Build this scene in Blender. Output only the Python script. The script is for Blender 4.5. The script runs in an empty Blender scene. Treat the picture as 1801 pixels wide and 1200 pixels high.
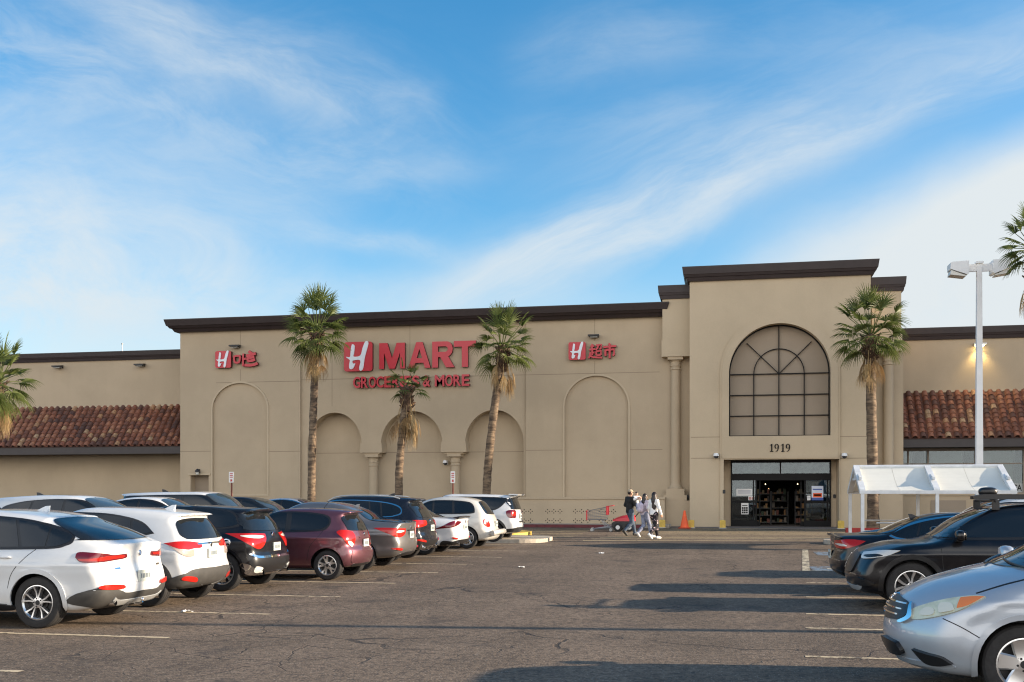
import bpy, bmesh, math, random
import numpy as np
from mathutils import Vector, Matrix
from mathutils.geometry import tessellate_polygon, delaunay_2d_cdt
R = math.radians
SC = bpy.context.scene
COL = SC.collection
random.seed(7)

# ------------------------------------------------------------------ camera
FPX, HOR, CX, HCAM = 1865.0, 870.0, 900.5, 1.83
TH = math.atan(0.2)
SN, CS = math.sin(TH), math.cos(TH)
cam_d = bpy.data.cameras.new("camera")
cam = bpy.data.objects.new("camera", cam_d)
COL.objects.link(cam)
cam.location = (0, 0, HCAM)
cam.rotation_euler = (R(90), 0, TH)
cam_d.sensor_fit = 'HORIZONTAL'
cam_d.sensor_width = 36.0
cam_d.lens = FPX / 1801 * 36
cam_d.shift_y = (HOR - 600) / 1801
cam_d.clip_start = 0.1
cam_d.clip_end = 4000
SC.camera = cam
SC.cycles.filter_width = 1.15

# ------------------------------------------------------------------ light
SUN_EL, SUN_AZ = R(15.5), R(5.8)        # azimuth measured from +X towards +Y
SC.view_settings.view_transform = 'Standard'
SC.view_settings.look = 'None'
SC.view_settings.gamma = 1.0
SC.view_settings.exposure = 1.15
sun_d = bpy.data.lights.new("sun", 'SUN')
sun_d.energy = 5.0
sun_d.angle = R(0.53)
sun_d.color = (1.0, 0.82, 0.62)
sun = bpy.data.objects.new("sun", sun_d)
COL.objects.link(sun)
sv = Vector((math.cos(SUN_EL) * math.cos(SUN_AZ), math.cos(SUN_EL) * math.sin(SUN_AZ), math.sin(SUN_EL)))
sun.rotation_euler = sv.to_track_quat('Z', 'Y').to_euler()
sun.location = sv * 200

world = bpy.data.worlds.new("World")
SC.world = world
world.use_nodes = True


class NT:
    """small helper to write node trees"""
    def __init__(s, tree):
        s.t = tree
        s.t.nodes.clear()

    def n(s, kind, **kw):
        nd = s.t.nodes.new(kind)
        for k, v in kw.items():
            if k.startswith('i_'):
                key = k[2:]
                key = int(key) if key.isdigit() else key.replace('_', ' ')
                s.set(nd.inputs[key], v)
            else:
                setattr(nd, k, v)
        return nd

    def set(s, inp, v):
        if isinstance(v, bpy.types.NodeSocket):
            s.t.links.new(v, inp)
        else:
            inp.default_value = v

    def m(s, op, a, b=0.0, c=None, clamp=False):
        nd = s.n('ShaderNodeMath', operation=op, use_clamp=clamp)
        s.set(nd.inputs[0], a)
        s.set(nd.inputs[1], b)
        if c is not None:
            s.set(nd.inputs[2], c)
        return nd.outputs[0]

    def mix(s, f, a, b, blend='MIX'):
        nd = s.n('ShaderNodeMix', data_type='RGBA', blend_type=blend)
        s.set(nd.inputs[0], f)
        s.set(nd.inputs[6], a)
        s.set(nd.inputs[7], b)
        return nd.outputs[2]

    def ramp(s, f, stops):
        nd = s.n('ShaderNodeValToRGB')
        s.set(nd.inputs[0], f)
        el = nd.color_ramp.elements
        while len(el) < len(stops):
            el.new(0.5)
        for e, (p, c) in zip(el, stops):
            e.position = p
            e.color = c if len(c) == 4 else (*c, 1)
        return nd.outputs[0]

    def noise(s, vec, scale, detail=4, rough=0.55, dist=0.0):
        nd = s.n('ShaderNodeTexNoise')
        s.set(nd.inputs['Vector'], vec)
        nd.inputs['Scale'].default_value = scale
        nd.inputs['Detail'].default_value = detail
        nd.inputs['Roughness'].default_value = rough
        nd.inputs['Distortion'].default_value = dist
        return nd.outputs[0]

    def maprange(s, v, a, b, c=0.0, d=1.0, smooth=True):
        nd = s.n('ShaderNodeMapRange', interpolation_type='SMOOTHSTEP' if smooth else 'LINEAR')
        for k, x in zip((0, 1, 2, 3, 4), (v, a, b, c, d)):
            s.set(nd.inputs[k], x)
        return nd.outputs[0]


def view_ray(x, y):
    a, b = (x - CX) / FPX, (HOR - y) / FPX
    return (-SN + a * CS, CS + a * SN, b)


def sky_uv(x, y):
    r = view_ray(x, y)
    return r[0] / r[1], r[2] / r[1]


def build_world():
    w = NT(world.node_tree)
    geo = w.n('ShaderNodeTexCoord')
    sep = w.n('ShaderNodeSeparateXYZ', i_0=geo.outputs['Generated'])
    ay = w.m('MAXIMUM', w.m('ABSOLUTE', sep.outputs[1]), 0.06)
    u = w.m('DIVIDE', sep.outputs[0], ay)
    v = w.m('DIVIDE', sep.outputs[2], ay)
    uv = w.n('ShaderNodeCombineXYZ', i_0=u, i_1=v, i_2=0.0).outputs[0]
    warp = w.n('ShaderNodeTexNoise', i_Vector=uv, i_Scale=3.4, i_Detail=5.0)
    wv = w.n('ShaderNodeVectorMath', operation='MULTIPLY_ADD', i_0=warp.outputs['Color'], i_1=(0.10, 0.10, 0), i_2=uv).outputs[0]
    sky = w.n('ShaderNodeTexSky', sky_type='NISHITA', sun_disc=False)
    sky.sun_elevation = SUN_EL
    sky.sun_rotation = R(90) - SUN_AZ
    sky.air_density = 1.0
    sky.dust_density = 0.3
    sky.ozone_density = 3.0
    hs = w.n('ShaderNodeHueSaturation', i_Saturation=SKY_SAT, i_Value=1.0, i_Fac=1.0, i_Color=sky.outputs[0], i_Hue=SKY_HUE)
    blue = hs.outputs[0]
    mask = None

    def streak(px0, px1, width, amount, soft=1.0, nscale=(1.2, 7), thr=(0.28, 0.75), crisp=False):
        nonlocal mask
        a0, b0 = sky_uv(*px0)
        a1, b1 = sky_uv(*px1)
        cx, cy = (a0 + a1) / 2, (b0 + b1) / 2
        ln, an = math.hypot(a1 - a0, b1 - b0) / 2, math.atan2(b1 - b0, a1 - a0)
        mp = w.n('ShaderNodeMapping', vector_type='TEXTURE', i_Vector=wv)
        mp.inputs['Location'].default_value = (cx + 0.05, cy + 0.05, 0)
        mp.inputs['Rotation'].default_value = (0, 0, an)
        sp = w.n('ShaderNodeSeparateXYZ', i_0=mp.outputs[0])
        p = w.m('DIVIDE', sp.outputs[0], ln)
        q = w.m('DIVIDE', sp.outputs[1], width / FPX)
        p2 = w.m('MULTIPLY', p, p)
        q2 = w.m('MULTIPLY', q, q)
        if crisp:
            q2 = w.m('MULTIPLY', q2, q2)
        e = w.m('ADD', w.m('MULTIPLY', p2, p2), q2)
        g = w.m('POWER', 2.71828, w.m('MULTIPLY', e, -1.0 / soft))
        ns = w.n('ShaderNodeVectorMath', operation='MULTIPLY', i_0=mp.outputs[0], i_1=(nscale[0], nscale[1], 1)).outputs[0]
        nz = w.maprange(w.noise(ns, 3.0, 6, 0.66, 0.6), thr[0], thr[1], 0.15, 1.0)
        k = w.m('MULTIPLY', w.m('MULTIPLY', g, nz), amount)
        mask = k if mask is None else w.m('SUBTRACT', w.m('ADD', mask, k), w.m('MULTIPLY', mask, k))

    streak((1300, 690), (2300, 235), 185, 1.6, 0.8, (0.9, 3.0), (0.10, 0.52), True)      # bright bank low on the right
    streak((1330, 560), (2100, 400), 130, 0.9, 1.2, (0.8, 2), (0.1, 0.6))
    streak((700, 585), (1980, -10), 62, 1.05, 1.0, (0.9, 5))                       # long diagonal streak
    streak((820, 520), (1500, 260), 30, 1.0, 1.0, (0.9, 6))
    streak((1000, 330), (1900, -30), 75, 0.42, 1.1, (0.9, 4))
    streak((-300, 450), (520, 500), 170, 1.15, 1.2, (1.2, 3), (0.15, 0.7))         # pale haze low on the left
    streak((-200, 330), (330, 380), 110, 0.65, 1.1, (1.5, 4))
    streak((-100, 250), (420, 120), 60, 0.42, 1.0, (1.5, 4))
    streak((-100, 60), (760, 300), 150, 0.50, 1.1, (1.6, 5), (0.36, 0.72))
    streak((200, 20), (700, 230), 60, 0.62, 1.2, (1.4, 5), (0.32, 0.7))                          # wisps high on the left
    streak((100, -60), (420, 150), 60, 0.4, 1.2, (1.4, 5))
    streak((520, 395), (860, 468), 16, 0.62, 1.0, (1.4, 8))
    streak((480, 325), (900, 300), 26, 0.35, 1.0, (1.2, 6))
    streak((350, 480), (800, 505), 26, 0.5, 1.0, (1.2, 6))
    streak((880, 250), (1300, 180), 40, 0.25, 1.0, (1.2, 5))
    streak((600, 560), (1100, 470), 60, 0.4, 1.0, (1.2, 4))
    streak((900, 120), (1250, 20), 70, 0.3, 1.0, (1.4, 4))
    streak((1000, 80), (1800, 10), 60, 0.22, 1.0, (1.2, 5))
    streak((-100, 640), (1900, 600), 110, 0.5, 1.0, (0.4, 1), (0.0, 0.4))          # pale band along the horizon
    # unseen bright cloud bank added low behind the camera to light the store front
    back = w.m('MULTIPLY', w.maprange(sep.outputs[1], -0.10, -0.55), w.maprange(w.m('ADD', sep.outputs[2], w.m('MULTIPLY', w.noise(geo.outputs['Generated'], 3.0, 4, 0.6), -0.35)), 0.05, 0.55, 1.0, 0.0))
    cloud = w.n('ShaderNodeRGB')
    cloud.outputs[0].default_value = (*CLOUD, 1)
    c = w.mix(w.m('MULTIPLY', mask, 0.92, clamp=True), blue, cloud.outputs[0])
    c = w.mix(back, c, (*FILL_BANK, 1))
    bg = w.n('ShaderNodeBackground', i_Color=c, i_Strength=SKY_STR)
    out = w.n('ShaderNodeOutputWorld', i_Surface=bg.outputs[0])


SKY_STR, SKY_SAT, SKY_HUE, CLOUD, FILL_BANK = 0.108, 1.27, 0.492, (3.2, 3.45, 3.58), (10.4, 10.0, 9.5)
build_world()

# ------------------------------------------------------------------ helpers


def gz(Y):
    """the lot rises gently towards the store"""
    return 0.3 * min(max((Y - 14) / 34.0, 0), 1)


def at_ground(x, y):
    r = view_ray(x, y)
    Y = 20.0
    for _ in range(40):
        t = (gz(Y) - HCAM) / r[2]
        Y = 0.5 * Y + 0.5 * r[1] * t
    return Vector((r[0] * t, r[1] * t, gz(r[1] * t)))


def at_plane(x, y, Y):
    r = view_ray(x, y)
    t = Y / r[1]
    return r[0] * t, HCAM + r[2] * t


class MB:
    """collects shapes, then links them as one mesh object"""
    def __init__(s):
        s.v, s.f, s.mi, s.sm, s.at = [], [], [], [], []

    def add(s, verts, faces, mi=0, smooth=False):
        o = len(s.v)
        s.at.append((o, len(s.f)))
        s.v += [tuple(p) for p in verts]
        for f in faces:
            s.f.append([i + o for i in f])
            s.mi.append(mi)
            s.sm.append(smooth)
        return s

    def box(s, x0, x1, y0, y1, z0, z1, mi=0, mat=None):
        vs = [Vector(p) for p in ((x0, y0, z0), (x1, y0, z0), (x1, y1, z0), (x0, y1, z0), (x0, y0, z1), (x1, y0, z1), (x1, y1, z1), (x0, y1, z1))]
        if mat is not None:
            vs = [mat @ p for p in vs]
        return s.add(vs, [(0, 3, 2, 1), (4, 5, 6, 7), (0, 1, 5, 4), (1, 2, 6, 5), (2, 3, 7, 6), (3, 0, 4, 7)], mi)

    def loft(s, rings, mi=0, smooth=True, caps=True, closed=True):
        n = len(rings[0])
        vs = [p for r in rings for p in r]
        fs = []
        for i in range(len(rings) - 1):
            for j in range(n if closed else n - 1):
                k = (j + 1) % n
                fs.append((i * n + j, i * n + k, (i + 1) * n + k, (i + 1) * n + j))
        s.add(vs, fs, mi, smooth)
        if caps:
            s.add(rings[0], [list(range(n))[::-1]], mi)
            s.add(rings[-1], [list(range(n))], mi)
        return s

    def tube(s, pts, rad, n=8, mi=0, caps=True, smooth=True):
        pts = [Vector(p) for p in pts]
        rads = rad if isinstance(rad, (list, tuple)) else [rad] * len(pts)
        rings, side = [], None
        for i, p in enumerate(pts):
            d = (pts[min(i + 1, len(pts) - 1)] - pts[max(i - 1, 0)]).normalized()
            if side is None:
                side = d.orthogonal().normalized()
            side = (side - d * side.dot(d)).normalized()
            up = d.cross(side)
            rings.append([p + (side * math.cos(2 * math.pi * k / n) + up * math.sin(2 * math.pi * k / n)) * rads[i] for k in range(n)])
        return s.loft(rings, mi, smooth, caps)

    def lathe(s, prof, c=(0, 0, 0), n=24, mi=0, axis='z', smooth=True, caps=True):
        rings = []
        for r, h in prof:
            ring = []
            for k in range(n):
                a = 2 * math.pi * k / n
                p = (r * math.cos(a), r * math.sin(a), h)
                if axis == 'y':
                    p = (p[0], h, -p[1])
                ring.append((c[0] + p[0], c[1] + p[1], c[2] + p[2]))
            rings.append(ring)
        return s.loft(rings, mi, smooth, caps)

    def prism(s, loops, y0, y1, mi=0, to3=None):
        """XZ polygon (first loop the outline, others holes) pushed from y0 (front) to y1"""
        to3 = to3 or (lambda a, b, y: (a, y, b))
        tri = tessellate_polygon([[Vector((a, b, 0)) for a, b in lp] for lp in loops])
        flat = [p for lp in loops for p in lp]
        n = len(flat)
        vs = [to3(a, b, y0) for a, b in flat] + [to3(a, b, y1) for a, b in flat]
        fs = []
        for t in tri:
            (ax, az), (bx, bz), (cx, cz) = flat[t[0]], flat[t[1]], flat[t[2]]
            if (bx - ax) * (cz - az) - (bz - az) * (cx - ax) < 0:
                t = t[::-1]
            fs.append(tuple(t))
            fs.append(tuple(i + n for i in t[::-1]))
        o = 0
        for li, lp in enumerate(loops):
            m = len(lp)
            ar = sum(lp[i][0] * lp[(i + 1) % m][1] - lp[(i + 1) % m][0] * lp[i][1] for i in range(m))
            ccw = (ar > 0) == (li == 0)
            for i in range(m):
                a, b = o + i, o + (i + 1) % m
                fs.append((a, a + n, b + n, b) if ccw else (a, b, b + n, a + n))
            o += m
        return s.add(vs, fs, mi)

    def build_each(s, name, mats, parent, sharp):
        for k, (v0, f0) in enumerate(s.at):
            v1, f1 = s.at[k + 1] if k + 1 < len(s.at) else (len(s.v), len(s.f))
            q = MB()
            q.v, q.f, q.mi, q.sm = s.v[v0:v1], [[i - v0 for i in f] for f in s.f[f0:f1]], s.mi[f0:f1], s.sm[f0:f1]
            q.build(name, mats, parent, sharp)

    def build(s, name, mats, parent=None, sharp=35, split=False):
        if split:
            return s.build_each(name, mats, parent, sharp)
        me = bpy.data.meshes.new(name)
        me.from_pydata(s.v, [], s.f)
        if parent is not None:
            me.transform(parent.matrix_world.inverted())
        me.polygons.foreach_set('material_index', s.mi)
        me.polygons.foreach_set('use_smooth', s.sm)
        for m in (mats if isinstance(mats, (list, tuple)) else [mats]):
            me.materials.append(m)
        if any(s.sm):
            me.set_sharp_from_angle(angle=R(sharp))
        me.update()
        o = bpy.data.objects.new(name, me)
        COL.objects.link(o)
        if parent is not None:
            o.parent = parent
        return o


def tag(o, label, cat, group=None):
    o['label'], o['category'] = label, cat
    if group:
        o['group'] = group
    return o


def thing(name, loc, label, cat, group=None, rz=0.0):
    o = bpy.data.objects.new(name, None)
    o.empty_display_size = 0.3
    COL.objects.link(o)
    o.location = loc
    o.rotation_euler = (0, 0, rz)
    return tag(o, label, cat, group)


def setting(o, kind='structure'):
    o['kind'] = kind
    return o


def dup(root, loc, rz=None, label=None):
    r = root.copy()
    COL.objects.link(r)
    r.location = loc
    if rz is not None:
        r.rotation_euler = (0, 0, rz)
    if label:
        r['label'] = label
    for ch in list(root.children):
        c = ch.copy()
        COL.objects.link(c)
        c.parent = r
        for g in ch.children:
            d = g.copy()
            COL.objects.link(d)
            d.parent = c
    return r


# ------------------------------------------------------------------ materials
MATS = {}


def mat(name, col, rough=0.6, metal=0.0, coat=0.0, spec=0.5, var=0.0, vscale=3.0, bump=0.0, bscale=40.0, emit=None, estr=0.0, trans=0.0):
    if name in MATS:
        return MATS[name]
    m = bpy.data.materials.new(name)
    m.use_nodes = True
    t = NT(m.node_tree)
    b = t.n('ShaderNodeBsdfPrincipled')
    b.inputs['Roughness'].default_value = rough
    b.inputs['Metallic'].default_value = metal
    b.inputs['Coat Weight'].default_value = coat
    b.inputs['Coat Roughness'].default_value = 0.04
    b.inputs['Specular IOR Level'].default_value = spec
    tc = t.n('ShaderNodeTexCoord').outputs['Object']
    base = (*col, 1)
    if var:
        nz = t.noise(tc, vscale, 5, 0.6)
        f = t.maprange(nz, 0.3, 0.7)
        lo = tuple(c * (1 - var) for c in col) + (1,)
        hi = tuple(min(c * (1 + var), 1) for c in col) + (1,)
        base = t.mix(f, lo, hi)
    t.set(b.inputs['Base Color'], base)
    if bump:
        bp = t.n('ShaderNodeBump', i_Strength=bump, i_Distance=0.02, i_Height=t.noise(tc, bscale, 4, 0.6))
        t.set(b.inputs['Normal'], bp.outputs[0])
    if emit:
        b.inputs['Emission Color'].default_value = (*emit, 1)
        b.inputs['Emission Strength'].default_value = estr
    t.n('ShaderNodeOutputMaterial', i_Surface=b.outputs[0])
    MATS[name] = m
    return m


def paint(name, col, metal=0.0, rough=0.35, coat=1.0):
    """car paint: slight dust, clear coat"""
    if name in MATS:
        return MATS[name]
    m = bpy.data.materials.new(name)
    m.use_nodes = True
    t = NT(m.node_tree)
    tc = t.n('ShaderNodeTexCoord').outputs['Object']
    dust = t.maprange(t.noise(tc, 5.0, 6, 0.65), 0.45, 0.8, 0.0, 0.10 if coat >= 1 else 0.03)
    c = t.mix(dust, (*col, 1), (0.30, 0.26, 0.21, 1))
    b = t.n('ShaderNodeBsdfPrincipled', i_Base_Color=c)
    b.inputs['Metallic'].default_value = metal
    b.inputs['Roughness'].default_value = rough
    b.inputs['Coat Weight'].default_value = coat
    b.inputs['Specular IOR Level'].default_value = 0.3 if coat < 1 else 0.5
    t.set(b.inputs['Coat Roughness'], t.maprange(t.noise(tc, 3.0, 4, 0.6), 0.3, 0.8, 0.02, 0.10))
    t.n('ShaderNodeOutputMaterial', i_Surface=b.outputs[0])
    MATS[name] = m
    return m


def pane_mat(name, tint, opac):
    """window glass that shows what is behind it and mirrors the sky"""
    m = bpy.data.materials.new(name)
    m.use_nodes = True
    t = NT(m.node_tree)
    tr = t.n('ShaderNodeBsdfTransparent', i_Color=(*tint, 1))
    gl = t.n('ShaderNodeBsdfGlossy', i_Color=(0.9, 0.95, 1, 1), i_Roughness=0.015)
    fr = t.n('ShaderNodeFresnel', i_IOR=1.5)
    f = t.m('ADD', fr.outputs[0], opac, clamp=True)
    mx = t.n('ShaderNodeMixShader', i_0=f, i_1=tr.outputs[0], i_2=gl.outputs[0])
    t.n('ShaderNodeOutputMaterial', i_Surface=mx.outputs[0])
    MATS[name] = m
    return m


def stucco(name, col, stain=0.075):
    m = bpy.data.materials.new(name)
    m.use_nodes = True
    t = NT(m.node_tree)
    g = t.n('ShaderNodeNewGeometry').outputs['Position']
    big = t.noise(g, 0.35, 5, 0.6)
    ms = t.n('ShaderNodeMapping', i_Vector=g)
    ms.inputs['Scale'].default_value = (1.6, 1.6, 0.12)
    run = t.noise(ms.outputs[0], 1.0, 5, 0.65)
    fine = t.noise(g, 22.0, 3, 0.6)
    a = t.m('ADD', t.m('MULTIPLY', big, 0.68), t.m('ADD', t.m('MULTIPLY', run, 0.14), t.m('MULTIPLY', fine, 0.18)))
    f = t.maprange(a, 0.36, 0.64)
    c = t.mix(f, tuple(x * (1 - stain) for x in col) + (1,), tuple(x * (1 + stain * .6) for x in col) + (1,))
    bp = t.n('ShaderNodeBump', i_Strength=0.25, i_Distance=0.02, i_Height=t.noise(g, 30.0, 4, 0.6))
    b = t.n('ShaderNodeBsdfPrincipled', i_Base_Color=c, i_Roughness=0.9, i_Normal=bp.outputs[0])
    b.inputs['Specular IOR Level'].default_value = 0.2
    t.n('ShaderNodeOutputMaterial', i_Surface=b.outputs[0])
    MATS[name] = m
    return m


STUCCO = stucco('stucco_tan', (0.468, 0.375, 0.262))
STUCCO_PALE = stucco('stucco_pale', (0.51, 0.415, 0.29))
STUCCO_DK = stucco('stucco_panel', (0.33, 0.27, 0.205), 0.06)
JOINT_SHADE = mat('joint_shade', (0.27, 0.21, 0.145), 0.9)
CORNICE = mat('cornice_brown', (0.030, 0.020, 0.020), 0.5, var=0.12)
FASCIA = mat('fascia_dark', (0.034, 0.027, 0.028), 0.5, var=0.1)
BLACK = mat('black_frame', (0.008, 0.008, 0.009), 0.5, spec=0.15)
DARK = mat('dark_plastic', (0.02, 0.02, 0.022), 0.5, var=0.2, vscale=8)
WHITE = mat('white_paint', (0.74, 0.75, 0.75), 0.45, var=0.05, vscale=2)
OFFWHITE = mat('off_white_sheet', (0.66, 0.65, 0.58), 0.5, var=0.05, vscale=1.2)
SIGNRED = mat('sign_red', (0.52, 0.018, 0.035), 0.35)
SIGNRED_EDGE = mat('sign_red_return', (0.10, 0.008, 0.012), 0.5)
SIGNWHITE = mat('sign_white', (0.72, 0.76, 0.80), 0.35)
CONCRETE = mat('concrete', (0.40, 0.35, 0.28), 0.85, var=0.2, vscale=3, bump=0.2)
YELLOW = mat('kerb_yellow', (0.62, 0.42, 0.08), 0.65, var=0.15, vscale=6)
KERBRED = mat('kerb_red', (0.30, 0.018, 0.016), 0.6, var=0.25, vscale=5)
STEEL = mat('steel', (0.55, 0.55, 0.55), 0.3, metal=1.0)
GALV = mat('grey_metal', (0.42, 0.43, 0.43), 0.45, metal=0.3)
CHROME = mat('chrome', (0.75, 0.75, 0.76), 0.08, metal=1.0)
RUBBER = mat('rubber', (0.018, 0.017, 0.017), 0.8, var=0.3, vscale=14, bump=0.1)
ORANGE = mat('cone_orange', (0.85, 0.11, 0.02), 0.5, var=0.1)
PANE = pane_mat('shop_glass', (0.72, 0.80, 0.80), 0.015)


def asphalt():
    m = bpy.data.materials.new('asphalt')
    m.use_nodes = True
    t = NT(m.node_tree)
    g = t.n('ShaderNodeNewGeometry').outputs['Position']
    big = t.noise(g, 0.16, 5, 0.6)
    mid = t.noise(g, 1.1, 5, 0.65)
    fine = t.m('ADD', t.m('MULTIPLY', t.noise(g, 34.0, 3, 0.75), 0.5), t.m('MULTIPLY', t.noise(g, 11.0, 4, 0.7), 0.5))
    f = t.m('ADD', t.m('MULTIPLY', big, 0.5), t.m('MULTIPLY', mid, 0.5))
    c = t.mix(t.maprange(f, 0.33, 0.67), (0.114, 0.084, 0.058, 1), (0.208, 0.156, 0.111, 1))
    # worn tracks along the aisle
    mp = t.n('ShaderNodeMapping', i_Vector=g)
    mp.inputs['Scale'].default_value = (0.5, 0.04, 1)
    c = t.mix(t.maprange(t.noise(mp.outputs[0], 1.0, 4, 0.6), 0.42, 0.65, 0.0, 0.4), c, (0.245, 0.184, 0.133, 1))
    # stone grains
    vo = t.n('ShaderNodeTexVoronoi', feature='F1', i_Vector=g, i_Scale=42.0)
    c = t.mix(t.maprange(fine, 0.42, 0.56, 0.78, 0.0), c, (0.040, 0.032, 0.027, 1))
    spk = t.m('MULTIPLY', t.maprange(t.n('ShaderNodeSeparateColor', i_0=vo.outputs['Color']).outputs[0], 0.80, 0.9), t.maprange(vo.outputs['Distance'], 0.25, 0.45, 1.0, 0.0))
    c = t.mix(t.m('MULTIPLY', spk, 0.55), c, (0.42, 0.36, 0.29, 1))
    # cracks
    wn = t.n('ShaderNodeTexNoise', i_Vector=g, i_Scale=0.7, i_Detail=6.0)
    wg = t.n('ShaderNodeVectorMath', operation='MULTIPLY_ADD', i_0=wn.outputs['Color'], i_1=(2.2, 2.2, 0), i_2=g).outputs[0]
    ck = t.n('ShaderNodeTexVoronoi', feature='DISTANCE_TO_EDGE', i_Vector=wg, i_Scale=0.27)
    gate = t.maprange(t.noise(g, 0.3, 3, 0.5), 0.44, 0.58)
    crack = t.m('MULTIPLY', t.maprange(ck.outputs['Distance'], 0.0035, 0.008, 1.0, 0.0), gate)
    wg2 = t.n('ShaderNodeVectorMath', operation='MULTIPLY_ADD', i_0=wn.outputs['Color'], i_1=(1.2, 1.2, 0), i_2=g).outputs[0]
    ck2 = t.n('ShaderNodeTexVoronoi', feature='DISTANCE_TO_EDGE', i_Vector=wg2, i_Scale=0.9)
    gate2 = t.maprange(t.noise(g, 0.22, 3, 0.5), 0.50, 0.60)
    crack2 = t.m('MULTIPLY', t.maprange(ck2.outputs['Distance'], 0.005, 0.012, 1.0, 0.0), gate2)
    cr = t.m('MAXIMUM', crack, crack2)
    c = t.mix(t.m('MULTIPLY', cr, 0.7), c, (0.022, 0.020, 0.019, 1))
    # oil drips
    oil = t.maprange(t.noise(g, 0.9, 3, 0.5), 0.60, 0.72, 0.0, 0.5)
    c = t.mix(oil, c, (0.04, 0.035, 0.032, 1))
    h = t.m('SUBTRACT', t.m('ADD', t.m('MULTIPLY', fine, 0.5), t.m('MULTIPLY', vo.outputs['Distance'], 0.5)), t.m('MULTIPLY', cr, 1.2))
    bp = t.n('ShaderNodeBump', i_Strength=0.55, i_Distance=0.012, i_Height=h)
    b = t.n('ShaderNodeBsdfPrincipled', i_Base_Color=c, i_Roughness=0.85, i_Normal=bp.outputs[0])
    b.inputs['Specular IOR Level'].default_value = 0.25
    t.n('ShaderNodeOutputMaterial', i_Surface=b.outputs[0])
    return m


ASPHALT = asphalt()


def worn_paint(name, col, wear=0.5):
    """road paint worn through to the asphalt in patches"""
    m = bpy.data.materials.new(name)
    m.use_nodes = True
    t = NT(m.node_tree)
    g = t.n('ShaderNodeNewGeometry').outputs['Position']
    n1 = t.noise(g, 7.0, 6, 0.7)
    f = t.maprange(n1, 0.30 + 0.2 * wear, 0.42 + 0.25 * wear)
    c = t.mix(f, (0.085, 0.07, 0.055, 1), (*col, 1))
    b = t.n('ShaderNodeBsdfPrincipled', i_Base_Color=c, i_Roughness=0.8)
    t.n('ShaderNodeOutputMaterial', i_Surface=b.outputs[0])
    MATS[name] = m
    return m


LINE = worn_paint('stall_paint', (0.52, 0.42, 0.27), 0.35)
LINEY = worn_paint('yellow_paint', (0.66, 0.53, 0.30), 0.15)
LINEW = worn_paint('white_road_paint', (0.56, 0.49, 0.34), 0.6)
LINEB = worn_paint('blue_road_paint', (0.14, 0.22, 0.30), 0.6)

# ------------------------------------------------------------------ ground
gm = MB()
xs = [-900, -300, -120, -60, -30, -15, 0, 15, 30, 60, 120, 300, 900]
ys = [-900, -200, -60, -20, 0, 14, 48, 70, 150, 400, 1500]
gm.add([(x, y, gz(y)) for y in ys for x in xs],
       [(j * len(xs) + i, j * len(xs) + i + 1, (j + 1) * len(xs) + i + 1, (j + 1) * len(xs) + i) for j in range(len(ys) - 1) for i in range(len(xs) - 1)])
setting(gm.build('parking_lot', ASPHALT))


def marking(name, quads, m, lift=0.004):
    """painted strips: each quad is four (x, y) corners"""
    b = MB()
    for q in quads:
        b.add([(x, y, gz(y) + lift) for x, y in q], [(0, 1, 2, 3)])
    return setting(b.build(name, m))


STALL_Y = [9.75, 12.42, 15.07, 17.65, 20.3, 22.9, 25.5, 28.15, 30.9, 34.2]
lw = 0.055
lq, rq = [], []
for i, y in enumerate(STALL_Y):
    e = -6.95 + 0.066 * (y - 12.4)
    lq.append(((-17.5, y - lw), (e, y - lw), (e, y + lw), (-17.5, y + lw)))
for y in [9.75, 12.39, 14.96, 16.6, 19.1, 21.9]:
    e = 0.9 + 0.075 * (y - 12.4)
    rq.append(((e, y - lw), (e + 11, y - lw), (e + 11, y + lw), (e, y + lw)))
marking('stall_lines', lq + rq, LINE)
# yellow hatching in front of the doors: long slanting stripes
hq = []
for k in range(11):
    y0 = 37.2 + k * 1.05
    x0, x1 = -4.9 + 0.18 * k, 6.9
    hq.append(((x0, y0), (x1, y0 + 2.2), (x1, y0 + 2.36), (x0, y0 + 0.16)))
for k in range(6):
    y0 = 38.4 + k * 1.5
    hq.append(((-12.0, y0 + .2), (-5.6, y0 + 1.2), (-5.6, y0 + 1.34), (-12.0, y0 + .34)))
marking('crossing_stripes', hq, LINEY)
# faded accessible bay marking
p = [at_ground(*q) for q in ((1411, 1004), (1470, 1006), (1470, 967), (1411, 967))]
(bx, by), (tx, ty) = (p[0].x, p[0].y), (p[3].x, p[3].y)
marking('accessible_bay_marking', [((bx, by), (bx + .17, by), (tx + .17, ty), (tx, ty)), ((bx + .17, by - .02), (bx + 4, by - .02), (bx + 4, by + .08), (bx + .17, by + .08))], LINEW)
marking('accessible_bay_stripes', [((bx + .24, by + .1), (bx + 3.5, by + .1), (bx + 3.5, by + 1.3), (bx + .24, by + 1.3)),
                                   ((tx + .24, ty - 2.6), (tx + 3.5, ty - 2.6), (tx + 3.5, ty - 1.0), (tx + .24, ty - 1.0))], LINEB)
marking('accessible_bay_emblem', [((bx + .6, by + .45), (bx + 2.2, by + .5), (bx + 2.2, by + .8), (bx + .6, by + .75)),
                                  ((bx + 1.4, by + .8), (bx + 2.8, by + .9), (bx + 2.8, by + 1.1), (bx + 1.4, by + 1.0)),
                                  ((tx + .6, ty - 2.1), (tx + 2.6, ty - 2.0), (tx + 2.6, ty - 1.7), (tx + .6, ty - 1.8))], LINEW, 0.008)

# ------------------------------------------------------------------ the store
YT, YM, YW, YF = 50.7, 51.9, 54.1, 51.35       # tower front, main wall, wings, columns beside the tower
GB = 0.3
shop = thing('supermarket_building', (-8, YM, GB), 'long tan stucco supermarket with brown cornices, blind arches and a tall arched entrance tower', 'building')
bpy.context.view_layer.update()


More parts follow.
